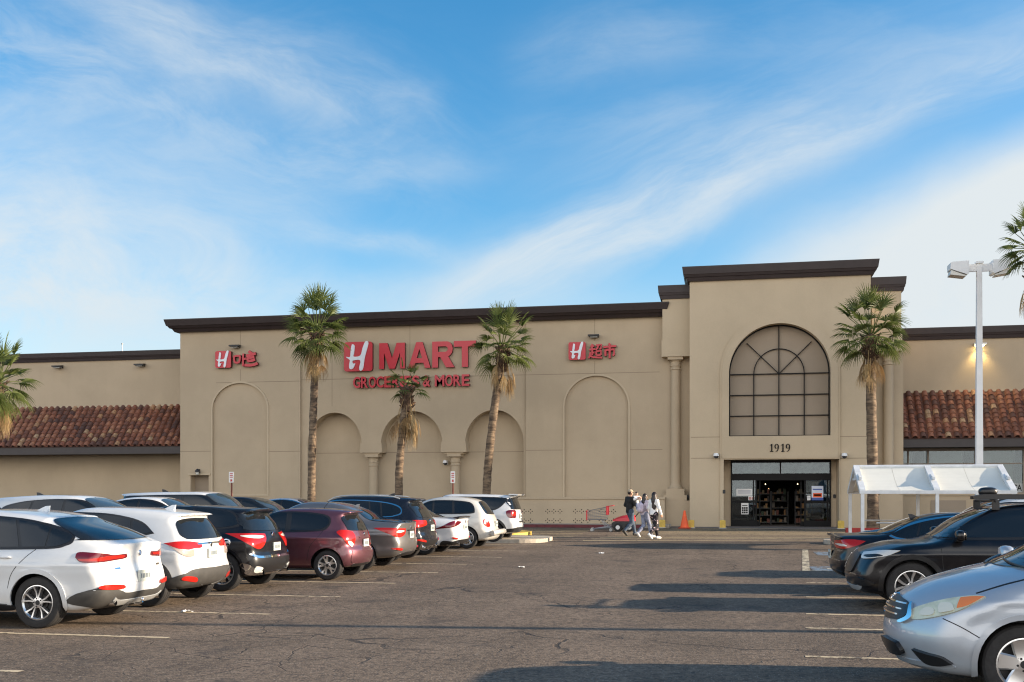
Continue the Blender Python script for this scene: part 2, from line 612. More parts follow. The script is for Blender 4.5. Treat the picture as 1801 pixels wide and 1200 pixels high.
def arc(xl, xr, zs, zt, n=28):
    """points from the right spring over the top to the left spring"""
    c, a, b = (xl + xr) / 2, (xr - xl) / 2, zt - zs
    return [(c + a * math.cos(math.pi * k / n), zs + b * math.sin(math.pi * k / n)) for k in range(n + 1)]


def X(x, y, Y):
    return at_plane(x, y, Y)[0]


def Z(x, y, Y):
    return at_plane(x, y, Y)[1]


def rects(x0, x1, z0, z1):
    return [(x0, z0), (x1, z0), (x1, z1), (x0, z1)]


# --- main block
mx0, mxa, mxb, mx1 = X(317, 700, YM), X(528, 700, YM), X(925, 700, YM), X(1214, 700, YM)
mtop = (Z(317, 583, YM) + Z(1160, 553, YM)) / 2
led = Z(1000, 875, YM)
bl = (X(374, 750, YM), X(470, 750, YM), Z(422, 720, YM), Z(422, 674, YM))
br = (X(993, 750, YM), X(1105, 750, YM), Z(1049, 715, YM), Z(1049, 661, YM))


def blind(a, z0):
    return [(a[0], z0), (a[1], z0)] + arc(a[0], a[1], a[2], a[3])


wall = MB()
dx0, dx1, dzt = X(335, 850, YM), X(367, 850, YM), Z(350, 836, YM)
left_out = [(mx0, GB), (dx0, GB), (dx0, dzt), (dx1, dzt), (dx1, GB), (mxa, GB), (mxa, mtop), (mx0, mtop)]
wall.prism([left_out, blind(bl, Z(422, 869, YM))], YM, YM + .5)
wall.prism([rects(mxb, mx1, GB, mtop), blind(br, led)], YM, YM + .5)
wall.box(mx0, mx0 + .5, YM + .5, YM + 30, GB, mtop)
wall.box(mx0 + .5, mx1, YM + 25, YM + 25.5, GB, mtop)
wall.build('main_wall', STUCCO, shop, split=True)
pan = MB()
pan.box(bl[0] - .2, bl[1] + .2, YM + .09, YM + .3, GB + .1, bl[3] + .2)
pan.box(br[0] - .2, br[1] + .2, YM + .11, YM + .3, GB + .1, br[3] + .2)
pan.build('blind_arch_panel', STUCCO, shop, split=True)
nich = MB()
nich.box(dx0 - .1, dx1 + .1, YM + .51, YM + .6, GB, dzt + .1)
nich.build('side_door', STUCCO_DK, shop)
tr = MB()       # raised border round the blind arches
for a, z0 in ((bl, Z(422, 869, YM)), (br, led)):
    o = (a[0] - .09, a[1] + .09, a[2], a[3] + .09)
    i = (a[0] + .003, a[1] - .003, a[2], a[3] - .003)
    tr.prism([[(o[0], z0 - .1), (o[1], z0 - .1)] + arc(*o), [(i[0], z0 + .003), (i[1], z0 + .003)] + arc(*i)], YM - .035, YM + .02)
tr.box(dx0 - .12, dx1 + .12, YM - .05, YM + .02, dzt + .002, dzt + .1)
tr.build('arch_trim', STUCCO_PALE, shop, split=True)

# --- arcade in the middle of the block, its face a little behind the piers beside it
YA = YM + .13
zs = Z(700, 781, YA)
zi = Z(700, 794, YA)
ar = [(X(541, 760, YA), X(636, 760, YA), Z(587, 726, YA)), (X(670, 760, YA), X(778, 760, YA), Z(724, 723, YA)), (X(818, 760, YA), X(921, 760, YA), Z(870, 721, YA))]
out = [(mxa, GB), (ar[0][0], GB)] + arc(ar[0][0], ar[0][1], zs, ar[0][2])[::-1]
out += [(ar[0][1], zi), (ar[1][0], zi)] + arc(ar[1][0], ar[1][1], zs, ar[1][2])[::-1]
out += [(ar[1][1], zi), (ar[2][0], zi)] + arc(ar[2][0], ar[2][1], zs, ar[2][2])[::-1]
out += [(ar[2][1], GB), (mxb, GB), (mxb, mtop), (mxa, mtop)]
b = MB()
b.prism([out], YA, YA + .75)
b.build('arcade_wall', STUCCO, shop)
b = MB()
b.box(mxa - .3, mxb + .3, YA + .75, YA + .9, GB, mtop)
b.build('arcade_back_wall', STUCCO, shop)


def column(cx, cy, z0, z1, r, name='column', base=True):
    m = MB()
    p = [(r, z0)] if not base else [(r * 1.45, z0), (r * 1.45, z0 + .06), (r * 1.3, z0 + .08), (r * 1.05, z0 + .22)]
    p += [(r, z0 + .3), (r * .95, z1 - .62), (r * 1.1, z1 - .6), (r * 1.12, z1 - .55), (r * .97, z1 - .53), (r * .97, z1 - .45), (r * 1.1, z1 - .43), (r * 1.1, z1 - .38),
          (r, z1 - .36), (r * 1.02, z1 - .22), (r * 1.3, z1 - .14)]
    m.lathe(p, (cx, cy, 0), 28)
    m.box(cx - r * 1.55, cx + r * 1.55, cy - r * 1.55, cy + r * 1.55, z1 - .14, z1)
    m.build(name, STUCCO, shop)


for k in (0, 1):
    imp = MB()
    a, c = ar[k][1], ar[k + 1][0]
    imp.box(a - .06, c + .06, YA - .07, YA + .82, zi - .06, zs + .06)
    imp.box(a + .1, c - .1, YA + .02, YA + .7, zi - .14, zi - .06)
    imp.build('impost', STUCCO, shop)
    column((a + c) / 2, YA + .36, GB, zi - .14, .23)

# --- joints in the render coat: proud strips, groove shade painted as darker stucco
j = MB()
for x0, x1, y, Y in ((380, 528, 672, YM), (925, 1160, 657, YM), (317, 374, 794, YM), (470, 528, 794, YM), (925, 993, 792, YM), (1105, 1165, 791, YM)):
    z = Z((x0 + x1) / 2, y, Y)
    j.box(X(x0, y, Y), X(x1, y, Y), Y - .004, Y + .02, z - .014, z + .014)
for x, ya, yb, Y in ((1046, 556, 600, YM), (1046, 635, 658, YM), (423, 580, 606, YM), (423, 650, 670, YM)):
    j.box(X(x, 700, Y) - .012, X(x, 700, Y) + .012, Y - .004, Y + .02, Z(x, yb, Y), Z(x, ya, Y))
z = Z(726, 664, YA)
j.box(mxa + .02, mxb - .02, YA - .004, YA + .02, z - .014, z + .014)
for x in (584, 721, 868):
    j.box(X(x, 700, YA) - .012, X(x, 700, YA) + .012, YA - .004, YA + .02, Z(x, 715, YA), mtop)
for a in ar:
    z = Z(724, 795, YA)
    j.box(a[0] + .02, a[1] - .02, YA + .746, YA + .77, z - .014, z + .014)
j.build('control_joint', JOINT_SHADE, shop)


def cornice(x0, x1, y0, y1, z, h, over, name='cornice'):
    """stepped metal crown round a flat roof, standing out over the wall by `over`"""
    prof = [(z - .10, .02), (z - .10, over * .35), (z + h * .12, over * .52), (z + h * .14, over * .66), (z + h * .34, over * .78), (z + h * .36, over * .86), (z + h * .93, over), (z + h, over), (z + h, over * .7)]
    m = MB()
    rings = [[(x0 - o, y0 - o, q), (x1 + o, y0 - o, q), (x1 + o, y1, q), (x0 - o, y1, q)] for q, o in prof]
    m.loft(rings, 0, False, True)
    m.build(name, CORNICE, shop)


hc = Z(600, 551, YM) - Z(600, 571, YM)
cornice(mx0, mx1 - 1.6, YM, YM + 26, mtop, hc - .06, .62)

# --- low screen wall of pierced blocks in front of the block, right of the cars
YL = YM - 1.1
lx0, lx1 = X(893, 900, YL), X(1169, 900, YL)
lz = Z(1000, 878, YL)
b = MB()
b.box(lx0, lx1, YL, YM - .003, GB, lz)
b.box(lx0, lx1 + .02, YL - .06, YM - .003, lz + .002, lz + .09)
b.build('screen_wall', STUCCO, shop)
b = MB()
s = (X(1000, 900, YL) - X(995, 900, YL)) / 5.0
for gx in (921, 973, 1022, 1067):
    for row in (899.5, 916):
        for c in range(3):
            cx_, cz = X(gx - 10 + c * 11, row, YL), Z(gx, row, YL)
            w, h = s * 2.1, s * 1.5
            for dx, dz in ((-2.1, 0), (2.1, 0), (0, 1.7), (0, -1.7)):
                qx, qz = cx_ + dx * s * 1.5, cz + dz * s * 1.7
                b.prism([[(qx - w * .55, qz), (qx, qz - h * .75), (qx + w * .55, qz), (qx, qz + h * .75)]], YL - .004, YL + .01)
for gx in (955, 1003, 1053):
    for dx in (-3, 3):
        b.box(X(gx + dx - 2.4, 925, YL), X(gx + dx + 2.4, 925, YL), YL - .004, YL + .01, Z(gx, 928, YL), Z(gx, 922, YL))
b.build('pierced_block_shade', BLACK, shop)  # flat black lozenges on the face paint the shade inside the holes

# --- entrance tower
tx0, tx1 = X(1213, 700, YT), X(1531.5, 700, YT)
ttop = (Z(1212, 490, YT) + Z(1532, 482, YT)) / 2
wx0, wx1 = X(1282, 700, YT), X(1461, 700, YT)
wz0, wzs, wzt = Z(1371, 767, YT), Z(1371, 655, YT), Z(1371, 569, YT)
ex0, ex1, ezt = X(1273, 860, YT), X(1476, 860, YT), Z(1371, 808, YT)
hole = [(wx0, wz0), (wx1, wz0)] + arc(wx0, wx1, wzs, wzt, 40)
b = MB()
b.prism([[(tx0, GB), (ex0, GB), (ex0, ezt), (ex1, ezt), (ex1, GB), (tx1, GB), (tx1, ttop), (tx0, ttop)], hole], YT, YT + .6)
b.box(tx0, tx0 + .4, YT + .6, YT + 6, GB, ttop)
b.box(tx1 - .4, tx1, YT + .6, YT + 6, GB, ttop)
b.box(tx0 + .4, tx1 - .4, YT + 5.6, YT + 6, 5, ttop)
b.build('tower_wall', STUCCO_PALE, shop)
sx0, sx1 = X(1266.5, 700, YT), X(1477.5, 700, YT)
szt = Z(1371, 550, YT)
b = MB()
i = .003
hole2 = [(wx0 + i, wz0 + i), (wx1 - i, wz0 + i)] + arc(wx0 + i, wx1 - i, wzs, wzt - i, 40)
b.prism([[(sx0, ezt), (sx1, ezt)] + arc(sx0, sx1, wzs, szt, 40), hole2], YT - .07, YT + .05)
b.prism([[(sx0 + .09, ezt + .05), (sx1 - .09, ezt + .05)] + arc(sx0 + .09, sx1 - .09, wzs, szt - .09, 40), hole2], YT - .10, YT - .06)
b.box(sx0, ex0 - .003, YT - .07, YT + .05, GB, ezt - .002)
b.box(ex1 + .003, sx1, YT - .07, YT + .05, GB, ezt - .002)
b.build('arch_surround', STUCCO_PALE, shop)
j = MB()  # raised dark strips paint the groove shade on the tower
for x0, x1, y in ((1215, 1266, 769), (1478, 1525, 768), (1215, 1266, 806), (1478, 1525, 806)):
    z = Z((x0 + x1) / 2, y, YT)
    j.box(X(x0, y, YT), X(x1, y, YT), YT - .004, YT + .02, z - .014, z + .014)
j.build('control_joint', JOINT_SHADE, shop)
cornice(tx0, tx1, YT, YT + 6.2, ttop, Z(1371, 464, YT) - Z(1371, 487, YT) - .05, .34)
# arched window: opaque panels behind dark glazing bars
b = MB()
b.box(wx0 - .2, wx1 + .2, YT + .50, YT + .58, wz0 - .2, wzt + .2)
b.build('window_panel', STUCCO_DK, shop)  # tan darkened to carry the shade inside the window recess
b = MB()
yb0, yb1 = YT + .40, YT + .47
cxw = (wx0 + wx1) / 2
t = .021


def bar(p, q, w=t):
    (a, c), (d, e) = p, q
    l = math.hypot(d - a, e - c)
    nx, nz = -(e - c) / l * w, (d - a) / l * w
    b.prism([[(a - nx, c - nz), (d - nx, e - nz), (d + nx, e + nz), (a + nx, c + nz)]], yb0 + random.uniform(0, .012), yb1)


zr = [wzs - .02, Z(1371, 693, YT), Z(1371, 730, YT)]
for z in zr:
    bar((wx0, z), (wx1, z))
for k in (1, 2, 3):
    x = wx0 + (wx1 - wx0) * k / 4
    bar((x, wz0), (x, zr[0]))
bar((cxw, zr[0]), (cxw, wzt))
rad = (wx1 - wx0) / 4
a0 = arc(cxw - rad, cxw + rad, zr[0], zr[0] + rad * 1.02, 24)
for p, q in zip(a0, a0[1:]):
    bar(p, q, t * .9)
for s_ in (-1, 1):
    bar((cxw, zr[0]), (cxw + s_ * rad * 1.28, zr[0] + rad * 1.28), t * .8)
# frame round the opening
fo = [(wx0, wz0), (wx1, wz0)] + arc(wx0, wx1, wzs, wzt, 40)
fi = [(wx0 + .06, wz0 + .06), (wx1 - .06, wz0 + .06)] + arc(wx0 + .06, wx1 - .06, wzs, wzt - .06, 40)
b.prism([fo, fi], yb0 - .01, yb1 + .01)
b.build('window_bars', BLACK, shop)

# --- wings of the tower: hanging box on a column on a stepped pedestal, both sides
for x0, x1, xc, side in ((1163.5, 1213, 1187.5, 'l'), (1532, 1587, 1565, 'r')):
    a, c = X(x0, 600, YF), X(x1, 600, YF)
    zt, zb = Z(1187, 522, YF), Z(1187, 627, YF)
    zl = Z(1187, 598, YF)
    q = MB()
    q.box(a + .04, c if side == 'l' else c - .04, YF + .04, YM + 1.5, zb + .003, zt)
    q.box(a, c, YF, YM + 1.49, zb, zl)
    q.build('hanging_box', STUCCO_PALE, shop)
    if side == 'l':
        cornice(a, c + .3, YF + .04, YM + 5, zt, .54, .17)
    else:
        cornice(a - .3, c, YF + .04, YM + 5, zt, .54, .17)
    zc = Z(1187, 860, YF)
    r = .235
    column(X(xc, 750, YF), YF + .42, zc, zb, r)
    q = MB()
    cxp = X(xc, 750, YF)
    q.box(cxp - .44, cxp + .44, YF + .0, YM + .2, zc - .30, zc)
    q.box(cxp - .55, cxp + .55, YF - .06, YM + .2, zc - .56, zc - .302)
    q.box(X(x0 + 7, 900, YF), X(x1 + 3, 900, YF) if side == 'l' else X(1587, 900, YF), YF - .12, YM + .2, GB, zc - .562)
    q.build('pedestal', STUCCO, shop)
    if side == 'r':
        q = MB()
        q.box(X(1531, 700, YM), X(1588, 700, YM) + .02, YM, YM + .5, GB, zb + .5)
        q.build('pier_wall', STUCCO, shop)

# --- wings with tiled pent roofs
YE = 52.25
zt_l, zrt, ze = Z(200, 631, YW), Z(200, 717, YW), Z(160, 786, YE)
lx_end, rx_end = X(-420, 700, YW), X(2300, 700, YW)
rx0 = X(1588, 700, YM)
b = MB()
b.box(lx_end, mx0, YW, YW + .4, GB, zt_l)
b.build('wing_wall', STUCCO, shop, split=True)
cornice(lx_end, mx0 - .02, YW, YW + 20, zt_l, Z(200, 618, YW) - Z(200, 630, YW) + .0, .25)
zt_r = Z(1690, 593, YW)
# right wing: wall above the windows only
zwt, zwb = Z(1690, 792, YW - .6), Z(1690, 872, YW - .6)
b = MB()
b.box(rx0 - 1.5, rx_end, YW, YW + .4, zwt + .3, zt_r)
b.box(rx0 - .02, rx_end, YW - .65, YW - .3, GB, zwb)
b.box(rx0 - .02, rx_end, YW - .72, YW - .25, zwb + .002, zwb + .09)
b.build('wing_wall', STUCCO, shop, split=True)
cornice(rx0 - .02, rx_end, YW, YW + 20, zt_r, Z(1690, 576, YW) - Z(1690, 593, YW) + .0, .25)


# taller block added out of view to keep low sun off the tower flank
b = MB()
b.box(19.5, 60, 50.4, 80, GB, 12.2)
b.build('sun_screen_block', STUCCO, shop)


def tile_mat():
    m = bpy.data.materials.new('clay_tile')
    m.use_nodes = True
    t = NT(m.node_tree)
    at = t.n('ShaderNodeAttribute', attribute_name='tone')
    g = t.n('ShaderNodeNewGeometry').outputs['Position']
    c = t.ramp(at.outputs['Fac'], [(0.0, (0.095, 0.050, 0.042)), (0.25, (0.15, 0.068, 0.046)), (0.48, (0.27, 0.10, 0.056)), (0.70, (0.36, 0.145, 0.08)), (0.88, (0.42, 0.20, 0.11)), (0.93, (0.48, 0.26, 0.13)), (1.0, (0.50, 0.33, 0.19))])
    c = t.mix(t.maprange(t.noise(g, 9.0, 5, 0.65), 0.35, 0.7, 0.0, 0.55), c, (0.05, 0.035, 0.03, 1))
    b = t.n('ShaderNodeBsdfPrincipled', i_Base_Color=c, i_Roughness=0.8)
    t.n('ShaderNodeOutputMaterial', i_Surface=b.outputs[0])
    return m


TILE = tile_mat()


def tile_roof(xa, xb, ya, za, yb, zb, seed):
    """barrel tiles in overlapping courses from the eave (ya, za) up to the wall (yb, zb)"""
    rnd = random.Random(seed)
    L = math.hypot(yb - ya, zb - za)
    uy, uz = (yb - ya) / L, (zb - za) / L
    ny, nz = -uz, uy
    m = MB()
    tones = []
    nrow = 10
    step = L / nrow
    pw = .37
    ncol = int((xb - xa) / pw)
    pw = (xb - xa) / ncol
    rr = pw * .37
    for i in range(nrow):
        for c in range(ncol):
            x = xa + (c + .5) * pw + rnd.uniform(-.008, .008)
            s0, s1 = i * step - .03, (i + 1) * step + .06
            pt = .5 + .25 * math.sin(x * .9 + i * .5 + seed) + .2 * math.sin(x * 2.3 - i * .8)
            tone = min(.86, max(0, pt * .35 + rnd.random() * .62)) if rnd.random() > .085 else rnd.uniform(.9, 1)
            vs, fs = [], []
            N = 6
            for s, lift, k_ in ((s0, .055, 1.0), (s1, .015, .84)):
                for inner in (0, .022):
                    for q in range(N + 1):
                        a = math.pi * q / N
                        h = lift + (rr * k_ - inner) * math.sin(a) * 1.05 + rnd.uniform(-.002, .002)
                        vs.append((x + (rr * k_ - inner) * math.cos(a), ya + uy * s + ny * h, za + uz * s + nz * h))
            M = N + 1
            for q in range(N):
                fs.append((q, q + 1, 2 * M + q + 1, 2 * M + q))
                fs.append((q, M + q, M + q + 1, q + 1))
            m.add(vs, fs, 0, True)
            tones += [tone] * len(fs)
            # pan tile between the barrels
            x2 = x + pw * .5
            t2 = rnd.uniform(.15, .7)
            vs = []
            for s, lift in ((s0, .03), (s1, .0)):
                for k_ in (-1, -.5, 0, .5, 1):
                    h = lift + .05 * k_ * k_ - .02
                    vs.append((x2 + k_ * pw * .3, ya + uy * s + ny * h, za + uz * s + nz * h))
            m.add(vs, [(q, q + 1, 5 + q + 1, 5 + q) for q in range(4)], 0, True)
            tones += [t2] * 4
    m.add([(xa, ya, za - .04), (xb, ya, za - .04), (xb, yb, zb - .04), (xa, yb, zb - .04)], [(0, 1, 2, 3)], 0)
    tones += [0.0]
    o = m.build('tile_roof', TILE, shop, sharp=50)
    at = o.data.attributes.new('tone', 'FLOAT', 'FACE')
    at.data.foreach_set('value', tones)


tile_roof(X(-200, 740, YW), mx0 - .03, YE, ze + .02, YW - .02, zrt, 3)
tile_roof(rx0 + .02, X(2050, 740, YW), YE, ze + .02, YW - .02, zrt, 4)
fz0, fz1 = Z(160, 799, YE), ze - .02
b = MB()
for xa, xb in ((lx_end, mx0 - .02), (rx0 + .01, rx_end)):
    b.box(xa, xb, YE + .03, YE + .16, fz0, fz1)
    b.box(xa, xb, YE + .16, YW - .003, fz0 + .04, fz0 + .10)
b.build('eave_fascia', FASCIA, shop, split=True)
b = MB()
b.box(lx_end, mx0 - .02, YW - .04, YW - .002, zrt + .03, zrt + .10)
b.box(rx0 + .01, rx_end, YW - .04, YW - .002, zrt + .03, zrt + .10)
b.build('roof_flashing', STUCCO_PALE, shop, split=True)

# --- shop window of the right wing
YG = YW - .5
b = MB()
mull = [1597, 1632, 1715, 1800, 1885, 1970, 2055]
b.box(rx0, rx_end, YG - .05, YG + .07, zwt - .03, zwt + .12)
b.box(rx0, rx_end, YG - .05, YG + .07, zwb + .09, zwb + .16)
zm = Z(1650, 816, YG)
b.box(rx0 + .1, rx_end, YG - .04, YG + .04, zm - .025, zm + .025)
for k, x in enumerate(mull):
    xx = X(x, 830, YG)
    b.box(xx - .035, xx + .035, YG - .06, YG + .075, zwb + .16, zwt - .03)
b.build('window_frame', mat('bronze_frame', (0.22, 0.18, 0.14), 0.5), shop)
b = MB()
b.box(rx0, rx_end, YG, YG + .02, zwb + .1, zwt)
b.build('window_glass', PANE, shop)
lattice = MB()
for x, w in ((1637, 62), (1735, 62), (1812, 50), (1880, 60)):
    x0, x1 = X(x, 900, YW - .65), X(x + w, 900, YW - .65)
    lattice.box(x0, x1, YW - .67, YW - .64, GB + .25, zwb - .22)
lattice.build('bulkhead_panel', STUCCO_DK, shop, split=True)
# interior seen through it
inr = mat('interior_wall', (0.34, 0.36, 0.34), 0.8, var=0.15, vscale=.6)
b = MB()
b.box(rx0 - .5, rx_end, YG + 9, YG + 9.2, GB, 5.0)
b.box(rx0 - .5, rx_end, YG + .5, YG + 9, 4.4, 4.5)
b.box(rx0 - .5, rx_end, YG + .5, YG + 9, GB, GB + .05)
b.build('interior_wall', inr, shop, split=True)
b = MB()
for k in range(9):
    for y in (1.5, 3.8, 6.2):
        xx = rx0 + .4 + k * 2.6
        b.box(xx, xx + 1.5, YG + y, YG + y + .12, 4.3, 4.36)
b.build('ceiling_light', mat('tube_light', (.9, .9, .9), .5, emit=(1.0, 0.97, 0.88), estr=2.5), shop, split=True)
b = MB()
for k in range(7):
    xx = rx0 + .9 + k * 2.3
    b.box(xx, xx + .5, YG + .9, YG + 1.3, GB + .05, 4.3)
b.build('interior_pillar', DARK, shop, split=True)
strip = MB()
zb0, zb1 = Z(1690, 878, YG), Z(1690, 864, YG)
strip.box(rx0 + .1, X(1800, 870, YG), YG - .012, YG - .004, zwb + .165, zwb + .165 + .42)
strip.build('window_banner', mat('banner_grey', (0.36, 0.38, 0.37), 0.6, var=.08), shop)


def text_mesh(s, size, depth, bold, wx=1.0):
    cu = bpy.data.curves.new('lettering', 'FONT')
    cu.body = s
    cu.size = size
    cu.extrude = depth
    cu.offset = bold
    cu.align_x = 'CENTER'
    cu.resolution_u = 5
    o = bpy.data.objects.new('lettering', cu)
    COL.objects.link(o)
    dg = bpy.context.evaluated_depsgraph_get()
    me = bpy.data.meshes.new_from_object(o.evaluated_get(dg))
    bpy.data.objects.remove(o)
    bpy.data.curves.remove(cu)
    me.transform(Matrix.Rotation(R(90), 4, 'X') @ Matrix.Diagonal((wx, 1, 1, 1)))
    return me


def text_obj(name, s, size, depth, bold, loc, m, parent=None, wx=1.0, edge=None, fit=None):
    me = text_mesh(s, size, depth, bold, wx)
    if fit:
        x0, x1, z0, z1 = fit
        v = np.empty(len(me.vertices) * 3)
        me.vertices.foreach_get('co', v)
        v = v.reshape(-1, 3)
        lo, hi = v.min(0), v.max(0)
        v[:, 0] = x0 + (v[:, 0] - lo[0]) * (x1 - x0) / (hi[0] - lo[0])
        v[:, 2] = z0 + (v[:, 2] - lo[2]) * (z1 - z0) / (hi[2] - lo[2])
        v[:, 1] += loc[1]
        me.vertices.foreach_set('co', v.ravel())
    else:
        me.transform(Matrix.Translation(loc))
    me.materials.clear()
    me.materials.append(m)
    if edge:
        me.materials.append(edge)
        for p in me.polygons:
            if abs(p.normal.y) < .5:
                p.material_index = 1
    me.name = name
    if parent is not None:
        me.transform(Matrix.Translation(-parent.matrix_world.translation))
    o = bpy.data.objects.new(name, me)
    COL.objects.link(o)
    if parent is not None:
        o.parent = parent
    return o


zbn = zwb + .165
text_obj('banner_lettering', 'A KOREAN TRADITION', .3, .002, .004, (0, YG - .018, 0), BLACK, shop, fit=(X(1590, 870, YG), X(1686, 870, YG), zbn + .06, zbn + .36))
text_obj('banner_lettering', 'MADE IN AMERICA', .3, .002, .004, (0, YG - .018, 0), BLACK, shop, fit=(X(1697, 870, YG), X(1797, 870, YG), zbn + .06, zbn + .36))

# --- glazed entrance
YD = YT + 1.25
b = MB()
b.box(ex0 - .3, ex0, YT + .6, YD + .3, GB, ezt + .1)
b.box(ex1, ex1 + .3, YT + .6, YD + .3, GB, ezt + .1)
b.box(ex0, ex1, YT + .6, YD + .3, ezt + .002, ezt + .1)
b.build('porch_wall', STUCCO, shop, split=True)
dx_0, dx_1 = X(1285.5, 880, YD), X(1461.5, 880, YD)
dzt_ = ezt - .05
hdr0, hdr1 = Z(1371, 845, YD), Z(1371, 833, YD)
b = MB()
b.box(ex0 + .003, dx_0, YD + .05, YD + .25, GB, ezt - .003)
b.box(dx_1, ex1 - .003, YD + .05, YD + .25, GB, ezt - .003)
b.build('porch_wall', STUCCO, shop, split=True)
px0, px1 = X(1330, 880, YD), X(1416, 880, YD)
b = MB()
f = .06
b.box(dx_0, dx_1, YD, YD + .16, dzt_ - .07, ezt + .05)
b.box(dx_0, dx_1, YD - .06, YD + .16, hdr0, hdr1)
b.box(dx_0, dx_0 + f, YD, YD + .14, GB, dzt_ - .07)
b.box(dx_1 - f, dx_1, YD, YD + .14, GB, dzt_ - .07)
mid = (dx_0 + dx_1) / 2
b.box(mid - .03, mid + .03, YD + .01, YD + .13, hdr1, dzt_ - .07)
for x in (px0, px1):
    b.box(x - f * .6, x + f * .6, YD + .01, YD + .13, GB, hdr0)
b.build('entrance_frame', BLACK, shop)
zmid = Z(1371, 883, YD)
for xa, xb in ((dx_0 + f, px0 - f * .6), (px1 + f * .6, dx_1 - f)):
    q = MB()
    q.box(xa, xb, YD + .02, YD + .10, GB + .02, GB + .30)
    q.box(xa, xb, YD + .02, YD + .10, zmid - .04, zmid + .04)
    q.box(xb - .12, xb - .06, YD + .015, YD + .105, GB + .30, hdr0)
    q.build('sidelight_frame', BLACK, shop)
# sliding leaves standing open behind the sidelights
for xa, xb in ((px0 - .35, px0 + .2), (px1 - .2, px1 + .35)):
    q = MB()
    q.box(xa, xa + .05, YD + .18, YD + .23, GB + .02, hdr0 - .02)
    q.box(xb - .05, xb, YD + .18, YD + .23, GB + .02, hdr0 - .02)
    q.box(xa + .05, xb - .05, YD + .18, YD + .23, GB + .02, GB + .25)
    d_ = q.build('sliding_door', BLACK, shop)
b = MB()
for xa, xb, za, zb_ in ((dx_0 + f, mid - .03, hdr1, dzt_ - .07), (mid + .03, dx_1 - f, hdr1, dzt_ - .07), (dx_0 + f, px0 - f * .6, GB + .3, hdr0), (px1 + f * .6, dx_1 - f, GB + .3, hdr0)):
    b.box(xa, xb, YD + .055, YD + .065, za, zb_)
b.build('entrance_glass', PANE, shop, split=True)
# transom seen-through room: panel with painted glass reflections, then the dark sales floor
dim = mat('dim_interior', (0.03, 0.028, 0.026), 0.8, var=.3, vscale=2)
b = MB()
b.box(dx_0 - 3, dx_1 + 3, YD + 9, YD + 9.1, GB, 5)
b.box(dx_0 - 3, dx_0 - 2.9, YD + .4, YD + 9, GB, 5)
b.box(dx_1 + 2.9, dx_1 + 3, YD + .4, YD + 9, GB, 5)
b.box(dx_0 - 3, dx_1 + 3, YD + .4, YD + 9, 4.6, 4.7)
b.box(dx_0 - 3, dx_1 + 3, YD + .3, YD + 9, GB - .02, GB + .01)
b.build('entrance_hall', dim, shop)
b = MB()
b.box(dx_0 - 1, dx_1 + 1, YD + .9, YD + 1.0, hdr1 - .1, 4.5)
b.build('transom_reflection_panel', mat('transom_reflection_panel', (0.20, 0.24, 0.23), 0.7, var=.6, vscale=1.6), shop)  # dark mottling puts the transom's reflections into the panel colour

# goods just inside the doors
GCOL = [mat('goods_%d' % k, c, 0.6) for k, c in enumerate([(.30, .15, .05), (.16, .04, .02), (.22, .16, .08), (.03, .05, .02), (.20, .17, .14), (.04, .03, .03), (.14, .07, .03)])]
rnd = random.Random(11)
ex_mid = (px0 + px1) / 2
for x, y, lab in ((ex_mid - .75, YD + 2.6, 'dark stand of packaged goods just inside the doorway, left of its middle'),
                  (ex_mid + .15, YD + 3.6, 'stand of orange and brown goods deep in the middle of the doorway'),
                  (ex_mid + 1.25, YD + 2.8, 'dim stand of goods just inside the right side of the doorway')):
    st = thing('display_stand', (x, y, GB + .012), lab, 'display stand', 'stands of goods inside the doorway')
    bpy.context.view_layer.update()
    q = MB()
    for s_ in (-.42, .38):
        q.box(x + s_, x + s_ + .04, y, y + .5, GB + .012, GB + 1.7)
    for k in range(5):
        q.box(x - .38, x + .38, y, y + .5, GB + .1 + k * .36, GB + .13 + k * .36)
    q.build('rack', DARK, st)
    q = MB()
    for k in range(5):
        xx = x - .37
        while xx < x + .3:
            w = rnd.uniform(.06, .14)
            h = rnd.uniform(.05, .28) if rnd.random() > .2 else .02
            q.box(xx, xx + w, y + .02, y + .35, GB + .132 + k * .36, GB + .132 + k * .36 + h, rnd.randrange(len(GCOL)))
            xx += w + .015
    q.build('goods', GCOL, st)
lampm = mat('hall_lamp', (1, 1, 1), .5, emit=(1.0, 0.75, 0.42), estr=1.6)
for x, y, z, lab in ((ex_mid - .55, YD + 4, 2.35, 'small warm lamp glowing inside the doorway, nearest its left leaf'), (ex_mid - .35, YD + 5, 2.1, 'small warm lamp glowing deep inside the doorway, above the goods'),
                     (ex_mid + 1.05, YD + 4, 2.35, 'small warm lamp glowing inside the doorway near its right leaf')):
    q = MB()
    q.lathe([(.012, .05), (.022, .035), (.03, 0), (.018, -.02)], (x, y, z), 12)
    q.tube([(x, y, z + .05), (x, y, 4.6)], .004, 6, 1)
    tag(q.build('pendant_lamp', [lampm, BLACK]), lab, 'lamp', 'lamps inside the doorway')
# posters on the sidelights
PAPER = mat('paper', (0.72, 0.72, 0.70), 0.6)
INK = mat('ink_grey', (0.30, 0.30, 0.38), 0.7)
BLUEP = mat('poster_blue', (0.05, 0.10, 0.35), 0.5)
SKYP = mat('poster_pale', (0.62, 0.68, 0.80), 0.5)


